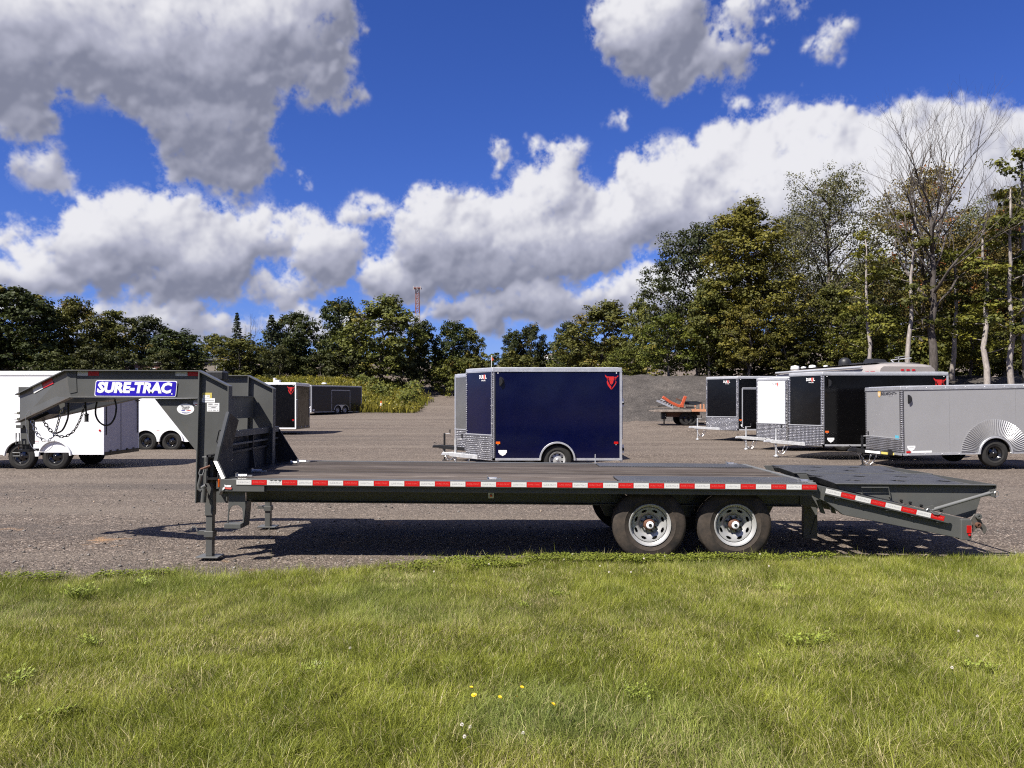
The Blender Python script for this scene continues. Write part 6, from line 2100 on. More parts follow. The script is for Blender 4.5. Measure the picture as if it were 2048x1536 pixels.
def proto_slim(seed, H=15.0, n=12, pal='yellow', trunk='bark_pale', m=40, Wd=4.5):
    """thin pale stem with a few tiers of foliage"""
    rng = random.Random(seed)
    tr = MB()
    tp = wob(Vector((0, 0, -.4)), Vector((rng.uniform(-.8, .8), rng.uniform(-.5, .5), H)), 9, .11, rng)
    tr.tube(tp, [.17 * (1.2 - i / 9.5) for i in range(10)], 7)
    C, O, RC = [], [], []
    for i in range(n):
        t = .30 + .66 * (i + rng.random()) / n
        j = min(8, int(t * 9))
        at = tp[j].lerp(tp[j + 1], t * 9 - j)
        a = rng.uniform(0, 6.28)
        ln = Wd / 2 * rng.uniform(.5, 1.1) * (1.15 - t * .6)
        e = at + Vector((math.cos(a) * ln, math.sin(a) * ln, rng.uniform(.2, 1.2)))
        tr.tube([at, at.lerp(e, .5) + Vector((0, 0, -.1)), e], [.05, .035, .012], 4)
        for q in range(5):
            p = at.lerp(e, .4 + .15 * q) + Vector((rng.uniform(-.5, .5), rng.uniform(-.5, .5), rng.uniform(-.2, .3)))
            C.append(p); O.append(Vector((math.cos(a), math.sin(a), .4)).normalized()); RC.append(rng.uniform(.4, .8))
    P = leaves(np.array(C), np.array(O), np.array(RC), m, .22, pal, flat=.4, hot=.08)
    me_t = tr.mesh('trunk'); me_t.materials.append(MAT[trunk]); me_t.shade_smooth()
    return me_t, leaf_mesh('crown', [P]), H, Wd

PROTO = {
    'dark': [proto_broad(1, pal='dark', hot=.02), proto_broad(2, pal='dark', Wd=9, lobes=18, hot=.03), proto_broad(9, pal='dark', H=11, Wd=8.5, base=.10, lobes=18, hot=.02)],
    'olive': [proto_broad(3, pal='olive', Wd=8.5, hot=.06), proto_broad(4, pal='olive', Wd=9, lobes=18, hot=.10), proto_broad(14, pal='olive', Wd=8, lobes=17, base=.10, hot=.05)],
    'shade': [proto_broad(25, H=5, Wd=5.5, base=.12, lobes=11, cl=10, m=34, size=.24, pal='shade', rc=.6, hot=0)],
    'shrub': [proto_broad(5, H=5, Wd=5.5, base=.12, lobes=11, cl=10, m=34, size=.24, pal='olive', rc=.6), proto_broad(6, H=5, Wd=6, base=.10, lobes=11, cl=10, m=34, size=.24, pal='lush', rc=.6)],
    'bigdark': [proto_broad(7, H=16, Wd=12, base=.16, lobes=26, cl=18, m=62, size=.21, pal='dark', rc=.95, hot=.03, hotc=(.10, .10, .02))],
    'bigyellow': [proto_broad(8, H=17, Wd=10, base=.12, lobes=26, cl=19, m=62, size=.20, pal='yellow', rc=.82, hot=.04, shape='tall')],
    'airy': [proto_broad(10, H=18, Wd=14, base=.26, lobes=32, cl=26, m=36, size=.15, pal='grey', rc=.95, hot=.02, spread=1.2), proto_broad(15, H=18, Wd=11, base=.28, lobes=26, cl=24, m=34, size=.15, pal='grey', rc=.95, hot=.03, spread=1.2)],
    'brown': [proto_broad(11, H=17, Wd=10, base=.30, lobes=26, cl=18, m=36, size=.17, pal='brown', rc=.85, hot=.07, hotc=(.26, .075, .03), spread=1.2)],
    'lush': [proto_broad(12, H=9, Wd=7.5, base=.14, lobes=14, cl=13, m=54, size=.20, pal='lush', rc=.62, hot=.03), proto_broad(13, H=9, Wd=7, base=.16, lobes=14, cl=13, m=54, size=.20, pal='yellow', rc=.62, hot=.04), proto_broad(18, H=9, Wd=7, base=.12, lobes=13, cl=13, m=54, size=.20, pal='olive', rc=.62, hot=.03, shape='tall')],
    'spruce': [proto_spruce(1)],
    'bare': [proto_bare(3), ],
    'deadsmall': [proto_bare(8, H=10, fork=.40, spread=.38, depth=5, r0=.14, limbs=7)],
    'slim': [proto_slim(1), proto_slim(2, pal='lush'), proto_slim(4, pal='olive')],
}

def tree(kind, v, px, Y, pyt, wpx, name, label, cat='tree', group=None, rot=None, X=None):
    me_t, me_c, H, Wd = PROTO[kind][v]
    x = (px - 1024) / F * Y if X is None else X
    g = gz1(x, Y)
    top = CAM_H + (803 - pyt) / F * Y
    sz = (top - g) / H
    sx = (wpx / F * Y) / Wd
    e = empty(name, (x, Y, g - .05), (0, 0, rot if rot is not None else (px * 1.7 + Y) % 6.28))
    e.scale = (sx, sx, sz)
    tag(e, label, cat, group)
    mobj('trunk', me_t, None, e)
    mobj('twigs' if kind in ('bare', 'deadsmall') else 'crown', me_c, None, e)
    return e

TREES = [
    # left
    ('dark', 1, 10, 84, 560, 200, 'oak_tree', 'tallest dark tree at the left edge above the white trailer'),
    ('dark', 0, -95, 84, 570, 200, 'oak_tree', 'dark tree cut off by the left edge of the view'),
    ('olive', 0, 92, 88, 594, 130, 'maple_tree', 'olive tree next to the tallest dark one on the left'),
    ('olive', 1, 158, 90, 592, 130, 'maple_tree', 'olive brown tree with a thin top, above the gooseneck front'),
    ('olive', 2, 222, 92, 612, 100, 'maple_tree', 'smaller olive tree sloping down towards the round dark one on the left'),
    ('dark', 2, 293, 95, 626, 92, 'oak_tree', 'round dark tree standing alone above the brick red workshop'),
    ('dark', 0, 366, 88, 656, 125, 'oak_tree', 'broad round dark tree beside the tan house'),
    ('olive', 0, 432, 105, 664, 80, 'maple_tree', 'low far tree behind the tan house'),
    ('olive', 2, 478, 88, 672, 110, 'maple_tree', 'dense low olive tree in front of the little spruce and the bare tree'),
    ('spruce', 0, 474, 96, 624, 48, 'spruce_tree', 'small dark conifer just left of the bare tree', ),
    ('deadsmall', 0, 500, 95, 604, 60, 'dead_tree', 'small bare dead tree beside the little conifer'),
    ('spruce', 0, 543, 90, 628, 66, 'spruce_tree', 'pointed spruce beside the round dark tree left of the middle'),
    ('dark', 2, 592, 92, 618, 100, 'oak_tree', 'round dark tree right of the pointed spruce'),
    ('dark', 1, 676, 93, 589, 110, 'oak_tree', 'tall dark tree left of the yellowing one below the tower'),
    ('olive', 1, 762, 90, 586, 175, 'maple_tree', 'big yellowing tree left of the lattice tower'),
    ('dark', 0, 836, 96, 634, 80, 'oak_tree', 'dark tree in front of the foot of the lattice tower'),
    ('dark', 2, 905, 98, 636, 85, 'oak_tree', 'dark tree right of the lattice tower above the pewter trailer'),
    ('olive', 2, 940, 100, 648, 60, 'maple_tree', 'narrow olive tree above the nose of the blue trailer'),
    ('dark', 0, 1022, 100, 655, 60, 'oak_tree', 'small dark tree left of the pale shed roof'),
    ('dark', 1, 1066, 100, 642, 70, 'oak_tree', 'taller dark tree touching the pale shed roof'),
    ('dark', 2, 1136, 92, 638, 62, 'oak_tree', 'narrow dark tree right of the pale shed roof'),
    ('olive', 1, 1205, 84, 597, 165, 'maple_tree', 'broad olive tree above the right half of the blue trailer'),
    ('olive', 0, 1285, 74, 590, 90, 'maple_tree', 'pale olive tree at the left foot of the right hand wood'),
    # right wood
    ('bigdark', 0, 1390, 60, 442, 230, 'maple_tree', 'tall dark maple with sky gaps at the left end of the right wood', None, None, 1.0),
    ('bigyellow', 0, 1494, 55, 393, 275, 'maple_tree', 'tall pointed yellow green maple right of the dark maple', None, None, 2.0),
    ('airy', 0, 1655, 58, 336, 290, 'poplar_tree', 'tall airy grey green tree with thin twigs right of the pointed maple', None, None, .6),
    ('airy', 1, 1570, 62, 420, 190, 'poplar_tree', 'lower airy grey green tree between the pointed maple and the tall airy one', None, None, .6),
    ('brown', 0, 1845, 57, 318, 230, 'ash_tree', 'thin brown leaved tree with red tinges below the bare crown', None, None, 3.0),
    ('bare', 0, 1868, 46.5, 172, 430, 'dead_tree', 'huge bare tree whose twigs rise highest against the clouds', None, None, 0.4),
    ('bare', 0, 2075, 58, 245, 300, 'dead_tree', 'second bare tree cut by the right edge', None, None, 2.4),
    ('slim', 0, 1742, 47, 470, 110, 'birch_tree', 'thin pale stemmed tree below the airy one, left of the bare tree', None, None, 1.0),
    ('slim', 2, 1812, 47, 430, 130, 'birch_tree', 'pale forked stem just left of the thick bare trunk', None, None, 2.0),
    ('slim', 1, 1905, 50, 500, 120, 'birch_tree', 'dark slender stem right of the thick bare trunk', None, None, 4.0),
    ('slim', 0, 1975, 46, 440, 160, 'birch_tree', 'leaning pale stem with yellow leaves near the right edge', None, None, 5.0),
    ('slim', 2, 2022, 46, 380, 150, 'birch_tree', 'thickest white stem near the right edge', None, None, 0.2),
    ('slim', 1, 2052, 48, 300, 150, 'birch_tree', 'pale stem on the very right edge with green tiers', None, None, 3.3),
    ('olive', 1, 2065, 62, 360, 210, 'maple_tree', 'green tree behind the stems at the right edge'),
    ('olive', 0, 1950, 70, 470, 190, 'maple_tree', 'olive tree behind the leaning pale stem'),
    ('olive', 2, 1760, 72, 500, 200, 'maple_tree', 'olive tree behind the thin pale stem'),
    ('lush', 0, 1335, 55, 622, 150, 'maple_tree', 'low yellow green maple above the gravel bank beside the blue trailer'),
    ('lush', 2, 1420, 54, 560, 140, 'maple_tree', 'low yellowing maple above the black trailer with the side door'),
    ('lush', 1, 1500, 52, 590, 130, 'maple_tree', 'orange tinged young maple above the white nosed trailer'),
    ('lush', 2, 1570, 52, 640, 130, 'maple_tree', 'young green maple above the front of the motorhome'),
    ('lush', 0, 1745, 50, 600, 190, 'maple_tree', 'round grey green bushy tree above the back of the motorhome'),
    ('lush', 2, 1655, 54, 560, 150, 'maple_tree', 'young yellowing maple behind the middle of the motorhome'),
    ('lush', 1, 1940, 52, 610, 150, 'maple_tree', 'yellow green understorey maple right of the thick bare trunk'),
    ('lush', 2, 2010, 54, 540, 150, 'maple_tree', 'green understorey maple behind the thickest white stem'),
    ('airy', 0, 1955, 60, 400, 270, 'poplar_tree', 'airy grey green tree filling the gap left of the right edge', None, None, 2.0),
    ('brown', 0, 2030, 55, 400, 230, 'ash_tree', 'brown leaved tree behind the stems at the right edge', None, None, 1.2),
    ('olive', 1, 1905, 60, 470, 150, 'maple_tree', 'olive tree behind the dark slender stem'),
    ('lush', 0, 1250, 62, 690, 110, 'maple_tree', 'low bushy tree at the left end of the gravel bank'),
]
for t in TREES:
    kind, v, px, Y, pyt, w, nm, lab = t[:8]
    rot = t[10] if len(t) > 10 else None
    tree(kind, v, px, Y, pyt, w, nm, lab, rot=rot)
SHRUBS = [(185, 80, 682, 100, 0, 'olive shrub under the brown olive tree on the left'), (240, 80, 694, 90, 0, 'feathery olive shrub left of the workshop'), (110, 78, 700, 110, 0, 'dark shrub behind the roof of the white trailer'),
          (325, 84, 700, 90, 0, 'shrub between the workshop and the broad round tree'), (905, 90, 712, 95, 1, 'rounded shrub beside the lane, left of the pewter trailer'), (955, 92, 706, 90, 0, 'shrub above the nose of the blue trailer'),
          (1030, 94, 702, 110, 0, 'wide shrub below the orange pennant'), (1150, 86, 700, 100, 0, 'shrub right of the pale shed'), (870, 96, 735, 70, 1, 'low green shrub at the bend of the lane'),
          (640, 90, 700, 90, 0, 'shrub at the foot of the tall dark tree'), (700, 88, 690, 100, 0, 'shrub below the yellowing tree'), (820, 90, 720, 70, 0, 'shrub below the lattice tower'), (560, 86, 690, 80, 0, 'shrub at the foot of the spruce'),
          (1240, 66, 700, 90, 1, 'bright shrub at the back left corner of the bank')]
for px, Y, pyt, w, v, lab in SHRUBS:
    tree('shade' if px < 860 else 'shrub', 0 if px < 860 else v, px, Y, pyt, w, 'shrub', lab, 'shrub', 'shrubs along the edge of the lot')  # left-hand shrubs get darker leaf tints in place of shade

# far wood that closes the view behind the single trees: one mass
def far_wood(name, segs, n, size, pal, m=26):
    C, O, RC = [], [], []
    for x0, y0, x1, y1, h0, h1 in segs:
        k = int(n * math.hypot(x1 - x0, y1 - y0))
        t = rs.random(k)
        x = x0 + (x1 - x0) * t; y = y0 + (y1 - y0) * t + rs.uniform(-2, 2, k)
        hh = (h0 + (h1 - h0) * t) * (.75 + .5 * vnoise(x * .25, y * .25, 31))
        z = gz(x, y) + hh * rs.random(k) ** .8
        C.append(np.stack([x, y, z], 1)); O.append(np.tile([0, -.8, .5], (k, 1))); RC.append(rs.uniform(.6, 1.2, k))
    P = leaves(np.concatenate(C), np.concatenate(O), np.concatenate(RC), m, size, pal)
    me = leaf_mesh(name, [P])
    return mobj(name, me, None, None, kind='stuff')
far_wood('woods', [(-95, 96, -30, 108, 6.5, 4.5), (-30, 106, 0, 108, 4.5, 3.5), (0, 104, 16, 92, 3.5, 5)], 9, .42, 'dark')
far_wood('woods', [(-70, -30, 70, -32, 13, 14), (-70, -36, 70, -38, 15, 15)], 5, 1.0, 'dark', 14)
far_wood('undergrowth', [(12, 66, 24, 64, 6, 9), (24, 64, 62, 66, 9.5, 10), (14, 57, 40, 57, 3.0, 3.6)], 15, .30, 'olive')

# ------------------------------------------------------------------ weeds on the field
def cards(P, H, lean, width, c_lo, c_hi, segs_rng, az=None, single=None):
    """upright tapering blades: 3 triangles each"""
    n = len(P)
    a = segs_rng.uniform(0, 2 * math.pi, n) if az is None else az
    d = np.stack([np.cos(a), np.sin(a), 0 * a], 1)
    b = segs_rng.uniform(0, 2 * math.pi, n)
    w = np.stack([np.cos(b), np.sin(b), 0 * b], 1) * (width * .5)[:, None]
    up = np.array([0, 0, 1.0])
    mid = P + up * (H * .58 * (1 - .25 * lean))[:, None] + d * (H * lean * .34)[:, None]
    tip = P + up * (H * np.sqrt(np.clip(1 - lean ** 2 * .85, .04, 1)))[:, None] + d * (H * lean)[:, None]
    V = np.empty((n, 5, 3))
    V[:, 0] = P - w; V[:, 1] = P + w; V[:, 2] = mid + w * .75; V[:, 3] = mid - w * .75; V[:, 4] = tip
    C = np.empty((n, 5, 3))
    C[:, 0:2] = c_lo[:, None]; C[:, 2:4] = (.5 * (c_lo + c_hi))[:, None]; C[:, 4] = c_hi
    i = np.arange(n)[:, None] * 5
    if single is not None:       # small far blades: one triangle each
        k = ~single
        nk, ns = int(k.sum()), int(single.sum())
        i = np.arange(nk)[:, None] * 5
        F1 = np.concatenate([i + [0, 1, 2], i + [0, 2, 3], i + [3, 2, 4]], 1).reshape(-1, 3)
        F2 = nk * 5 + np.arange(ns * 3).reshape(-1, 3)
        V1, V2 = V[k].reshape(-1, 3), V[single][:, [0, 1, 4]].reshape(-1, 3)
        C1, C2 = C[k].reshape(-1, 3), C[single][:, [2, 3, 4]].reshape(-1, 3)
        return np.concatenate([V1, V2]), np.concatenate([F1, F2]), np.concatenate([C1, C2])
    Fc = np.concatenate([i + [0, 1, 2], i + [0, 2, 3], i + [3, 2, 4]], 1).reshape(-1, 3)
    return V.reshape(-1, 3), Fc, C.reshape(-1, 3)

def weeds():
    r = np.random.default_rng(9)
    n = 22000
    y = r.uniform(66, 98, n * 3)
    x = r.uniform(-40, -8, n * 3)
    ok = (x < field_edge(y) - .2 + .5 * r.standard_normal(n * 3)) & (x > -.40 * y)
    x, y = x[ok][:n], y[ok][:n]
    cl = vnoise(x * .5, y * .5, 41)
    H = (.45 + .55 * cl) * r.uniform(.6, 1.2, len(x))
    z = gz(x, y)
    gold = np.clip((vnoise(x * .22, y * .22, 42) - .38) * 3 + r.uniform(-.4, .4, len(x)), 0, 1)[:, None]
    c0 = np.array([.10, .115, .018]) + (np.array([.18, .165, .03]) - np.array([.10, .115, .018])) * gold
    c1 = np.array([.17, .185, .028]) + (np.array([.34, .30, .05]) - np.array([.17, .185, .028])) * gold
    j = r.uniform(.7, 1.25, (len(x), 1))
    V, Fc, C = cards(np.stack([x, y, z], 1), H, r.uniform(.05, .5, len(x)), np.full(len(x), .10), c0 * j, c1 * j, r)
    k = 3600
    i = r.integers(0, len(x), k)
    P = np.stack([x[i], y[i], z[i] + H[i] * r.uniform(.35, 1.0, k)], 1)
    LV, LC = leaves(P, np.tile([0, -.3, .8], (k, 1)), r.uniform(.22, .45, k), 9, .17, 'yellow', hot=.35, hotc=(.34, .30, .045))
    m = len(LV) // 4
    q = np.arange(m)[:, None] * 4
    LF = np.concatenate([q + [0, 1, 2], q + [0, 2, 3]], 0) + len(V)
    fast_mesh('weeds', np.concatenate([V, LV]), np.concatenate([Fc, LF]), MAT['blade'], None, np.concatenate([C, LC]), kind='stuff')
weeds()
far_wood('brambles', [(-10.0, 72, -11, 88, 1.3, 1.6), (-12, 76, -16, 82, 1.6, 1.2), (-9, 99, 12, 100, 1.6, 2.4), (-15, 97, -26, 92, 1.8, 2.4)], 7, .26, 'lush', 20)

# ------------------------------------------------------------------ lawn grass
def dryness(x, y):
    d = np.clip((vnoise(x * .9, y * .9, 51) - .46) * 2.0, 0, 1) * .55 + np.clip((vnoise(x * 2.7, y * 2.7, 52) - .55) * 2.2, 0, 1) * .5
    for px, py, r in ((1510, 1195, .38), (120, 1235, .5), (350, 1225, .4), (100, 1390, .35), (800, 1175, .3), (1090, 1210, .3), (330, 1390, .3), (520, 1300, .3), (1700, 1330, .3)):
        Y = CAM_H * F / (py - 803); X = (px - 1024) / F * Y
        d = d + .75 * np.exp(-(((x - X) / r) ** 2 + ((y - Y) / (r * .8)) ** 2))
    return np.clip(d, 0, 1)

def grass():
    r = np.random.default_rng(21)
    n = 860000
    y = 2.35 + (8.8 - 2.35) * r.random(int(n * 2.6)) ** .95
    x = r.uniform(-1, 1, len(y)) * (y * .70 + .9)
    e = edge_y(x)
    keep = r.random(len(y)) < (y * .70 + .9) / 6.9
    fringe = np.clip((e - y) / .22, 0, 1)
    stray = (y < e + .45) & (r.random(len(y)) < .16 * np.clip((vnoise(x * 6, y * 6, 68) - .58) * 5, 0, 1) * np.clip(1 - (y - e) / .45, 0, 1))
    keep &= ((y < e + .05) & (r.random(len(y)) < .25 + .75 * fringe)) | stray
    x, y, e = x[keep][:n], y[keep][:n], e[keep][:n]
    n = len(x)
    # tussocks: draw blades together
    jx, jy = vnoise(x * 9, y * 9, 61) - .5, vnoise(x * 9 + 50, y * 9, 62) - .5
    x = x + jx * .06; y = y + jy * .06
    tall = vnoise(x * 1.6, y * 1.6, 63)
    tuft = np.clip((vnoise(x * 5.5, y * 5.5, 64) - .45) * 2.4, 0, 1)
    near = np.clip((6.0 - y) / 3.2, 0, 1)
    H = (.036 + .030 * tall + .036 * tuft + .028 * near) * r.uniform(.55, 1.45, n)
    long_ = r.random(n) < .035 + .03 * near
    H[long_] *= r.uniform(1.3, 2.1, long_.sum())
    edge_l = (e - y < .25) & (r.random(n) < .12)
    H[edge_l] *= 1.6
    D = dryness(x, y)
    H *= 1 - .35 * D
    P = np.stack([x, y, gz(x, y) + .036 + .03 * (vnoise(x * 1.1, y * 1.1, 2) - .5)], 1)
    lean = np.clip(np.abs(r.normal(.70, .28, n)) + .15 * (tuft - .3), .03, 1.08)
    width = r.uniform(.0018, .0040, n) * (1 + .25 * (y > 6.5))
    g0, g1 = np.array([.150, .172, .022]), np.array([.350, .362, .062])
    ye, st = np.array([.440, .425, .080]), np.array([.58, .49, .26])
    bl = np.array([.205, .255, .085])
    t = np.clip(vnoise(x * 3.3, y * 3.3, 65) * .8 + r.normal(0, .25, n), 0, 1)[:, None]
    c = g0 + (g1 - g0) * t
    hue = np.clip((vnoise(x * .7, y * .7, 66) - .45) * 2.2, 0, 1)[:, None] * .5
    c = c * (1 - hue) + ye * hue * (.7 + .3 * t)
    cool = (np.clip((vnoise(x * 1.0 + 9, y * 1.0, 67) - .58) * 3, 0, 1) * (.3 + .7 * near))[:, None]
    c = c * (1 - cool) + bl * cool * (.8 + .5 * t)
    dead = r.random(n) < .085 + .26 * D
    c[dead] = st * r.uniform(.55, 1.1, (dead.sum(), 1))
    c *= r.uniform(.60, 1.32, (n, 1))
    az = 2 * math.pi * 1.6 * vnoise(x * 2.6, y * 2.6, 81) + 2.0 * vnoise(x * 8.0, y * 8.0, 82) + r.normal(0, 1.45, n)
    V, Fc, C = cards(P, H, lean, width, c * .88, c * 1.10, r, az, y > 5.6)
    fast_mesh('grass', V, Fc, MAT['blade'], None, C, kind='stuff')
grass()

def clover():
    r = np.random.default_rng(31)
    def patch(x0, x1, w0, w1, n):
        x = r.uniform(x0, x1, n); y = edge_y(x) - r.uniform(w0, w1, n) * (.4 + .6 * vnoise(x * 3, x * 0, 71))
        return x, y
    xs_, ys_ = [], []
    for a in ((-1.3, 2.1, -.04, .50, 6500), (2.1, 3.4, -.04, .20, 900), (-5.2, -4.2, -.02, .25, 500), (-3.9, -3.2, .0, .3, 450)):
        x, y = patch(*a); xs_.append(x); ys_.append(y)
    x, y = np.concatenate(xs_), np.concatenate(ys_)
    k = (vnoise(x * 2.3, y * 5, 73) + r.random(len(x)) * .5 > .52) & (r.random(len(x)) < np.clip((x + 1.35) / .9, .12, 1) + (x < -3))
    x, y = x[k], y[k]
    n = len(x)
    z = gz(x, y) + .03 + r.uniform(.015, .075, n)
    V, C = [], []
    base = np.stack([x, y, z], 1)
    rot = r.uniform(0, 6.28, n)
    tilt = r.normal(0, .35, (n, 2))
    col_ = (np.array([.10, .135, .018]) + (np.array([.225, .265, .040]) - np.array([.10, .135, .018])) * r.random((n, 1))) * r.uniform(.8, 1.2, (n, 1))
    for k in range(3):
        a = rot + k * 2.094
        d = np.stack([np.cos(a), np.sin(a), .25 + tilt[:, 0]], 1); w = np.stack([-np.sin(a), np.cos(a), tilt[:, 1]], 1)
        s = r.uniform(.010, .017, n)[:, None]
        q = np.stack([base, base + d * s * .8 + w * s * .7, base + d * s * 1.35, base + d * s * .8 - w * s * .7], 1)
        V.append(q.reshape(-1, 3)); C.append(np.repeat(col_, 4, 0))
    V, C = np.concatenate(V), np.concatenate(C)
    m = len(V) // 4
    fast_mesh('clover', V, np.arange(m * 4).reshape(m, 4), MAT['leaf'], None, C, kind='stuff')
clover()

# flowers and broad-leaved weeds that can be picked out one by one
def gpos(px, py, h=0.0):
    Y = (CAM_H - h - .04) * F / (py - 803)
    return (px - 1024) / F * Y, Y
def flower_mesh(kind):
    m = MB()
    if kind == 'dandelion':
        for k in range(16):
            a = 2 * math.pi * k / 16
            for rr, zz in ((.017, .002), (.011, .006)):
                b = a + (.2 if rr < .015 else 0)
                c, s = math.cos(b), math.sin(b)
                m.add([(0, 0, .0), (c * rr - s * .003, s * rr + c * .003, zz), (c * rr * 1.1, s * rr * 1.1, zz + .001), (c * rr + s * .003, s * rr - c * .003, zz)], [(0, 1, 2, 3)])
        return m.mesh('petals')
    for i in range(26):
        t = i * 2.4
        z = -.6 + 1.6 * i / 26
        rr = math.sqrt(max(0, 1 - min(1, z * z)))
        c, s = math.cos(t), math.sin(t)
        p = Vector((c * rr, s * rr, z)) * .009
        o = Vector((-s, c, 0)) * .0022
        m.add([p * .4, p + o, p * 1.25, p - o], [(0, 1, 2, 3)])
    return m.mesh('florets')
me_d = flower_mesh('dandelion'); me_d.materials.append(pm('dandelion_yellow', (.80, .56, .02), .5))
me_w = flower_mesh('clover'); me_w.materials.append(pm('clover_white', (.66, .60, .54), .6))
me_s = MB().tube([(0, 0, -.09), (.004, 0, -.04), (0, 0, 0)], .0016, 4).mesh('stem'); me_s.materials.append(pm('flower_stem', (.09, .14, .03), .5))
def flower(px, py, me, nm, label, cat, group, h=.10, s=1.0):
    x, y = gpos(px, py, h)
    e = empty(nm, (x, y, gz1(x, y) + .04 + h), (R((px * 7) % 24 - 8 + 14), R((px * 13) % 30 - 15), px))
    e.scale = (s, s, s)
    tag(e, label, cat, group)
    mobj('stem', me_s, None, e); mobj('flower_head', me, None, e)
for i, (px, py, s) in enumerate(((948, 1390, 1.3), (943, 1374, .9), (1000, 1394, 1.0), (1044, 1374, 1.0), (1034, 1393, .7), (1107, 1408, 1.1))):
    flower(px, py, me_d, 'dandelion', ['largest yellow dandelion in the lawn below the middle of the flatbed', 'small yellow dandelion just above the largest one', 'yellow dandelion midway between the largest and the lowest', 'yellow dandelion farthest from the lens, right of the others',
           'tiny half open yellow dandelion', 'lowest and rightmost yellow dandelion'][i], 'flower', 'dandelions in the lawn', .09, s * .62)
HEADS = [(940, 1454, 'white clover head at the top right of the trio below the dandelions'), (929, 1473, 'white clover head at the bottom of the trio below the dandelions'), (924, 1449, 'smallest white clover head, left of the trio below the dandelions'),
         (1046, 1466, 'lone white clover head right of the trio below the dandelions'), (1955, 1272, 'white clover head in the right of the lawn, nearest the right edge'), (1904, 1335, 'white clover head beside the bright weed at the right of the lawn'),
         (1917, 1262, 'white clover head in the right of the lawn, farthest from the lens there'), (700, 1296, 'pinkish clover head alone in the middle left of the lawn'),
         (1128, 1119, 'clover head at the gravel edge left of the front wheel, lower of a pair'), (1145, 1108, 'clover head at the gravel edge left of the front wheel, upper of a pair'),
         (1200, 1132, 'clover head in the clover strip left of the front wheel'), (1218, 1144, 'lowest clover head left of the front wheel'), (1262, 1144, 'lowest clover head right below the front wheel'), (1240, 1112, 'clover head touching the left side of the front wheel'),
         (1288, 1117, 'clover head right in front of the front wheel'), (1330, 1112, 'clover head at the right foot of the front wheel'), (1520, 1108, 'clover head at the right foot of the rear wheel'), (1580, 1105, 'clover head below the rear stand, upper left'),
         (1625, 1114, 'clover head below the rear stand, rightmost at the gravel edge'), (1538, 1132, 'clover head in the grass below the rear wheel'), (868, 1143, 'clover head at the gravel edge, farthest left'), (978, 1128, 'clover head at the left end of the clover strip'),
         (1090, 1133, 'clover head in the middle of the clover strip')]
for px, py, lab in HEADS:
    flower(px, py, me_w, 'clover_flower', lab, 'flower', 'white clover heads in the lawn', .085 if py > 1200 else .10, .85)

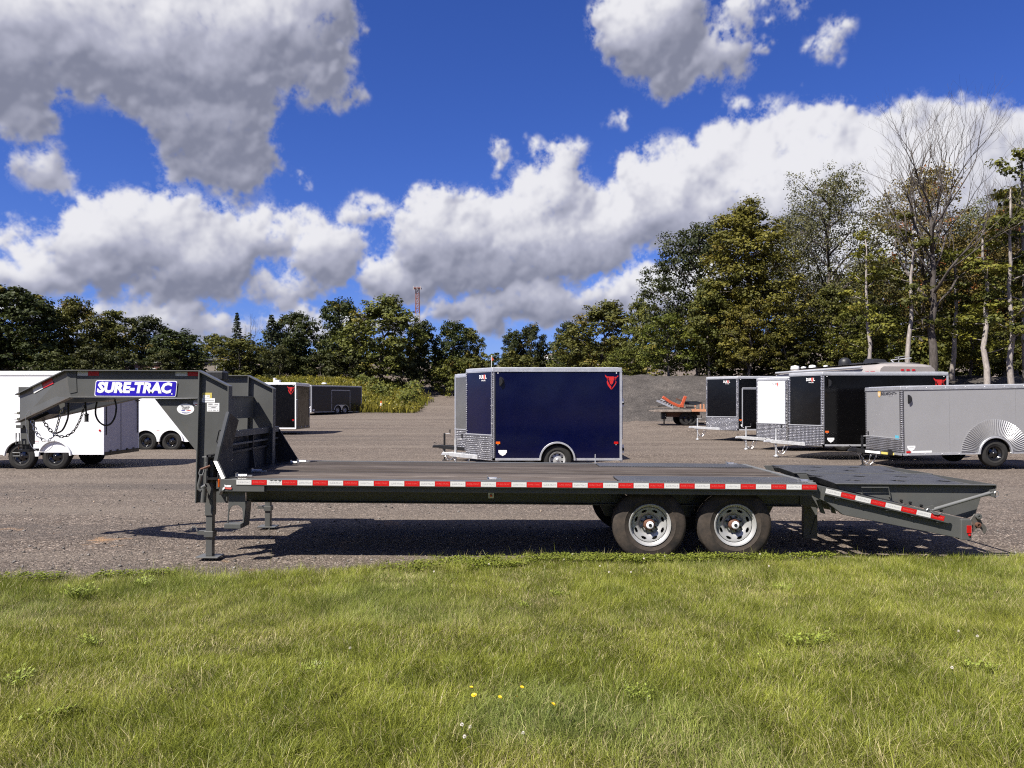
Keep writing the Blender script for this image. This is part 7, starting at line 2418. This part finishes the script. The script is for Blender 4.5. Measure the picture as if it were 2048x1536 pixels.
def weed_mesh(seed):
    r = random.Random(seed)
    m = MB()
    for k in range(64):
        a = r.uniform(0, 6.28); ln = r.uniform(.014, .034); q = .13 * r.random() ** .7
        o = Vector((math.cos(a * 3) * q, math.sin(a * 3) * q * .8, r.uniform(.045, .085)))
        d = Vector((math.cos(a), math.sin(a), r.uniform(.1, .7))).normalized() * ln
        w = Vector((-math.sin(a), math.cos(a), 0)) * ln * r.uniform(.22, .34)
        m.add([o, o + d * .45 + w, o + d, o + d * .45 - w], [(0, 1, 2, 3)])
        m.tube([(o.x * .4, o.y * .4, 0), o], .0015, 3)
    return m.mesh('leaves')
me_weed = [weed_mesh(1), weed_mesh(2)]
mw = pm('bright_weed_leaf', (.19, .23, .030), .5, var=.3, vs=30)
for me in me_weed:
    me.materials.append(mw)
for i, (px, py, s, lab) in enumerate(((158, 1182, 1.3, 'bright yellow green weed at the gravel edge on the left'), (30, 1352, 1.0, 'pale green weed at the left edge of the lawn'), (95, 1425, 1.0, 'bright weed low at the left of the lawn'), (1605, 1280, 1.3, 'wide bright weed patch below the rear wheel'), (1650, 1268, .7, 'small bright weed right of the wide patch'),
        (1270, 1380, .9, 'bright weed below the front wheel'), (1545, 1308, .8, 'bright weed left of the wide patch'), (1562, 1170, .9, 'weed near the gravel edge below the rear wheel'), (1120, 1180, .7, 'small weed right of the lawn centre near the gravel'), (1960, 1325, .9, 'bright weed at the right of the lawn'), (1050, 1200, .6, 'tiny bright weed in the middle of the lawn'),
        (630, 1332, .9, 'bright weed left of the dandelions'), (185, 1275, .9, 'flat bright weed in the left of the lawn'), (285, 1160, 1.0, 'leafy weed standing up at the left lawn edge'))):
    x, y = gpos(px, py, .06)
    o = mobj('broadleaf_weed', me_weed[i % 2], None)
    o.location = (x, y, gz1(x, y) + .035)
    o.rotation_euler = (0, 0, px * .37)
    o.scale = (s, s, s)
    tag(o, lab, 'weed', 'broad leaved weeds in the lawn')

# loose stones on the gravel in front
def stones():
    r = np.random.default_rng(3)
    n = 16000
    y = 6.9 + 9.0 * r.random(n) ** 1.7
    x = r.uniform(-1, 1, n) * (y * .69 + .3)
    ok = y > edge_y(x) - .05
    x, y = x[ok], y[ok]
    n = len(x)
    s = r.uniform(.004, .010, n) * (1 + 1.6 * (r.random(n) < .05))
    s[r.random(n) < .004] *= 2.0
    base = np.array([[1, 0, 0], [0, 1, 0], [-1, 0, 0], [0, -1, 0], [0, 0, .7], [0, 0, -.7]], float)
    V = base[None] * s[:, None, None] * r.uniform(.6, 1.3, (n, 6, 1))
    a = r.uniform(0, 6.28, n); c, sn = np.cos(a), np.sin(a)
    X = V[..., 0] * c[:, None] - V[..., 1] * sn[:, None]; Yv = V[..., 0] * sn[:, None] + V[..., 1] * c[:, None]
    V = np.stack([X, Yv, V[..., 2]], 2) + np.stack([x, y, gz(x, y) + near_z(x, y) + s * .25], 1)[:, None]
    f = np.array([[0, 1, 4], [1, 2, 4], [2, 3, 4], [3, 0, 4], [1, 0, 5], [2, 1, 5], [3, 2, 5], [0, 3, 5]])
    Fc = (np.arange(n)[:, None, None] * 6 + f[None]).reshape(-1, 3)
    t = r.random((n, 1))
    C = np.array([.07, .065, .06]) + (np.array([.24, .225, .21]) - np.array([.07, .065, .06])) * t ** 1.6
    w = r.random(n) < .03
    C[w] = np.array([.34, .27, .20])
    m = NT('loose_stone')
    at = m.n('ShaderNodeAttribute', attribute_name='tint')
    m.set(Base_Color=at.outputs['Color'], Roughness=.9, Specular_IOR_Level=.2)
    fast_mesh('gravel', V.reshape(-1, 3), Fc, m.m, None, np.repeat(C, 6, 0), kind='stuff')
stones()
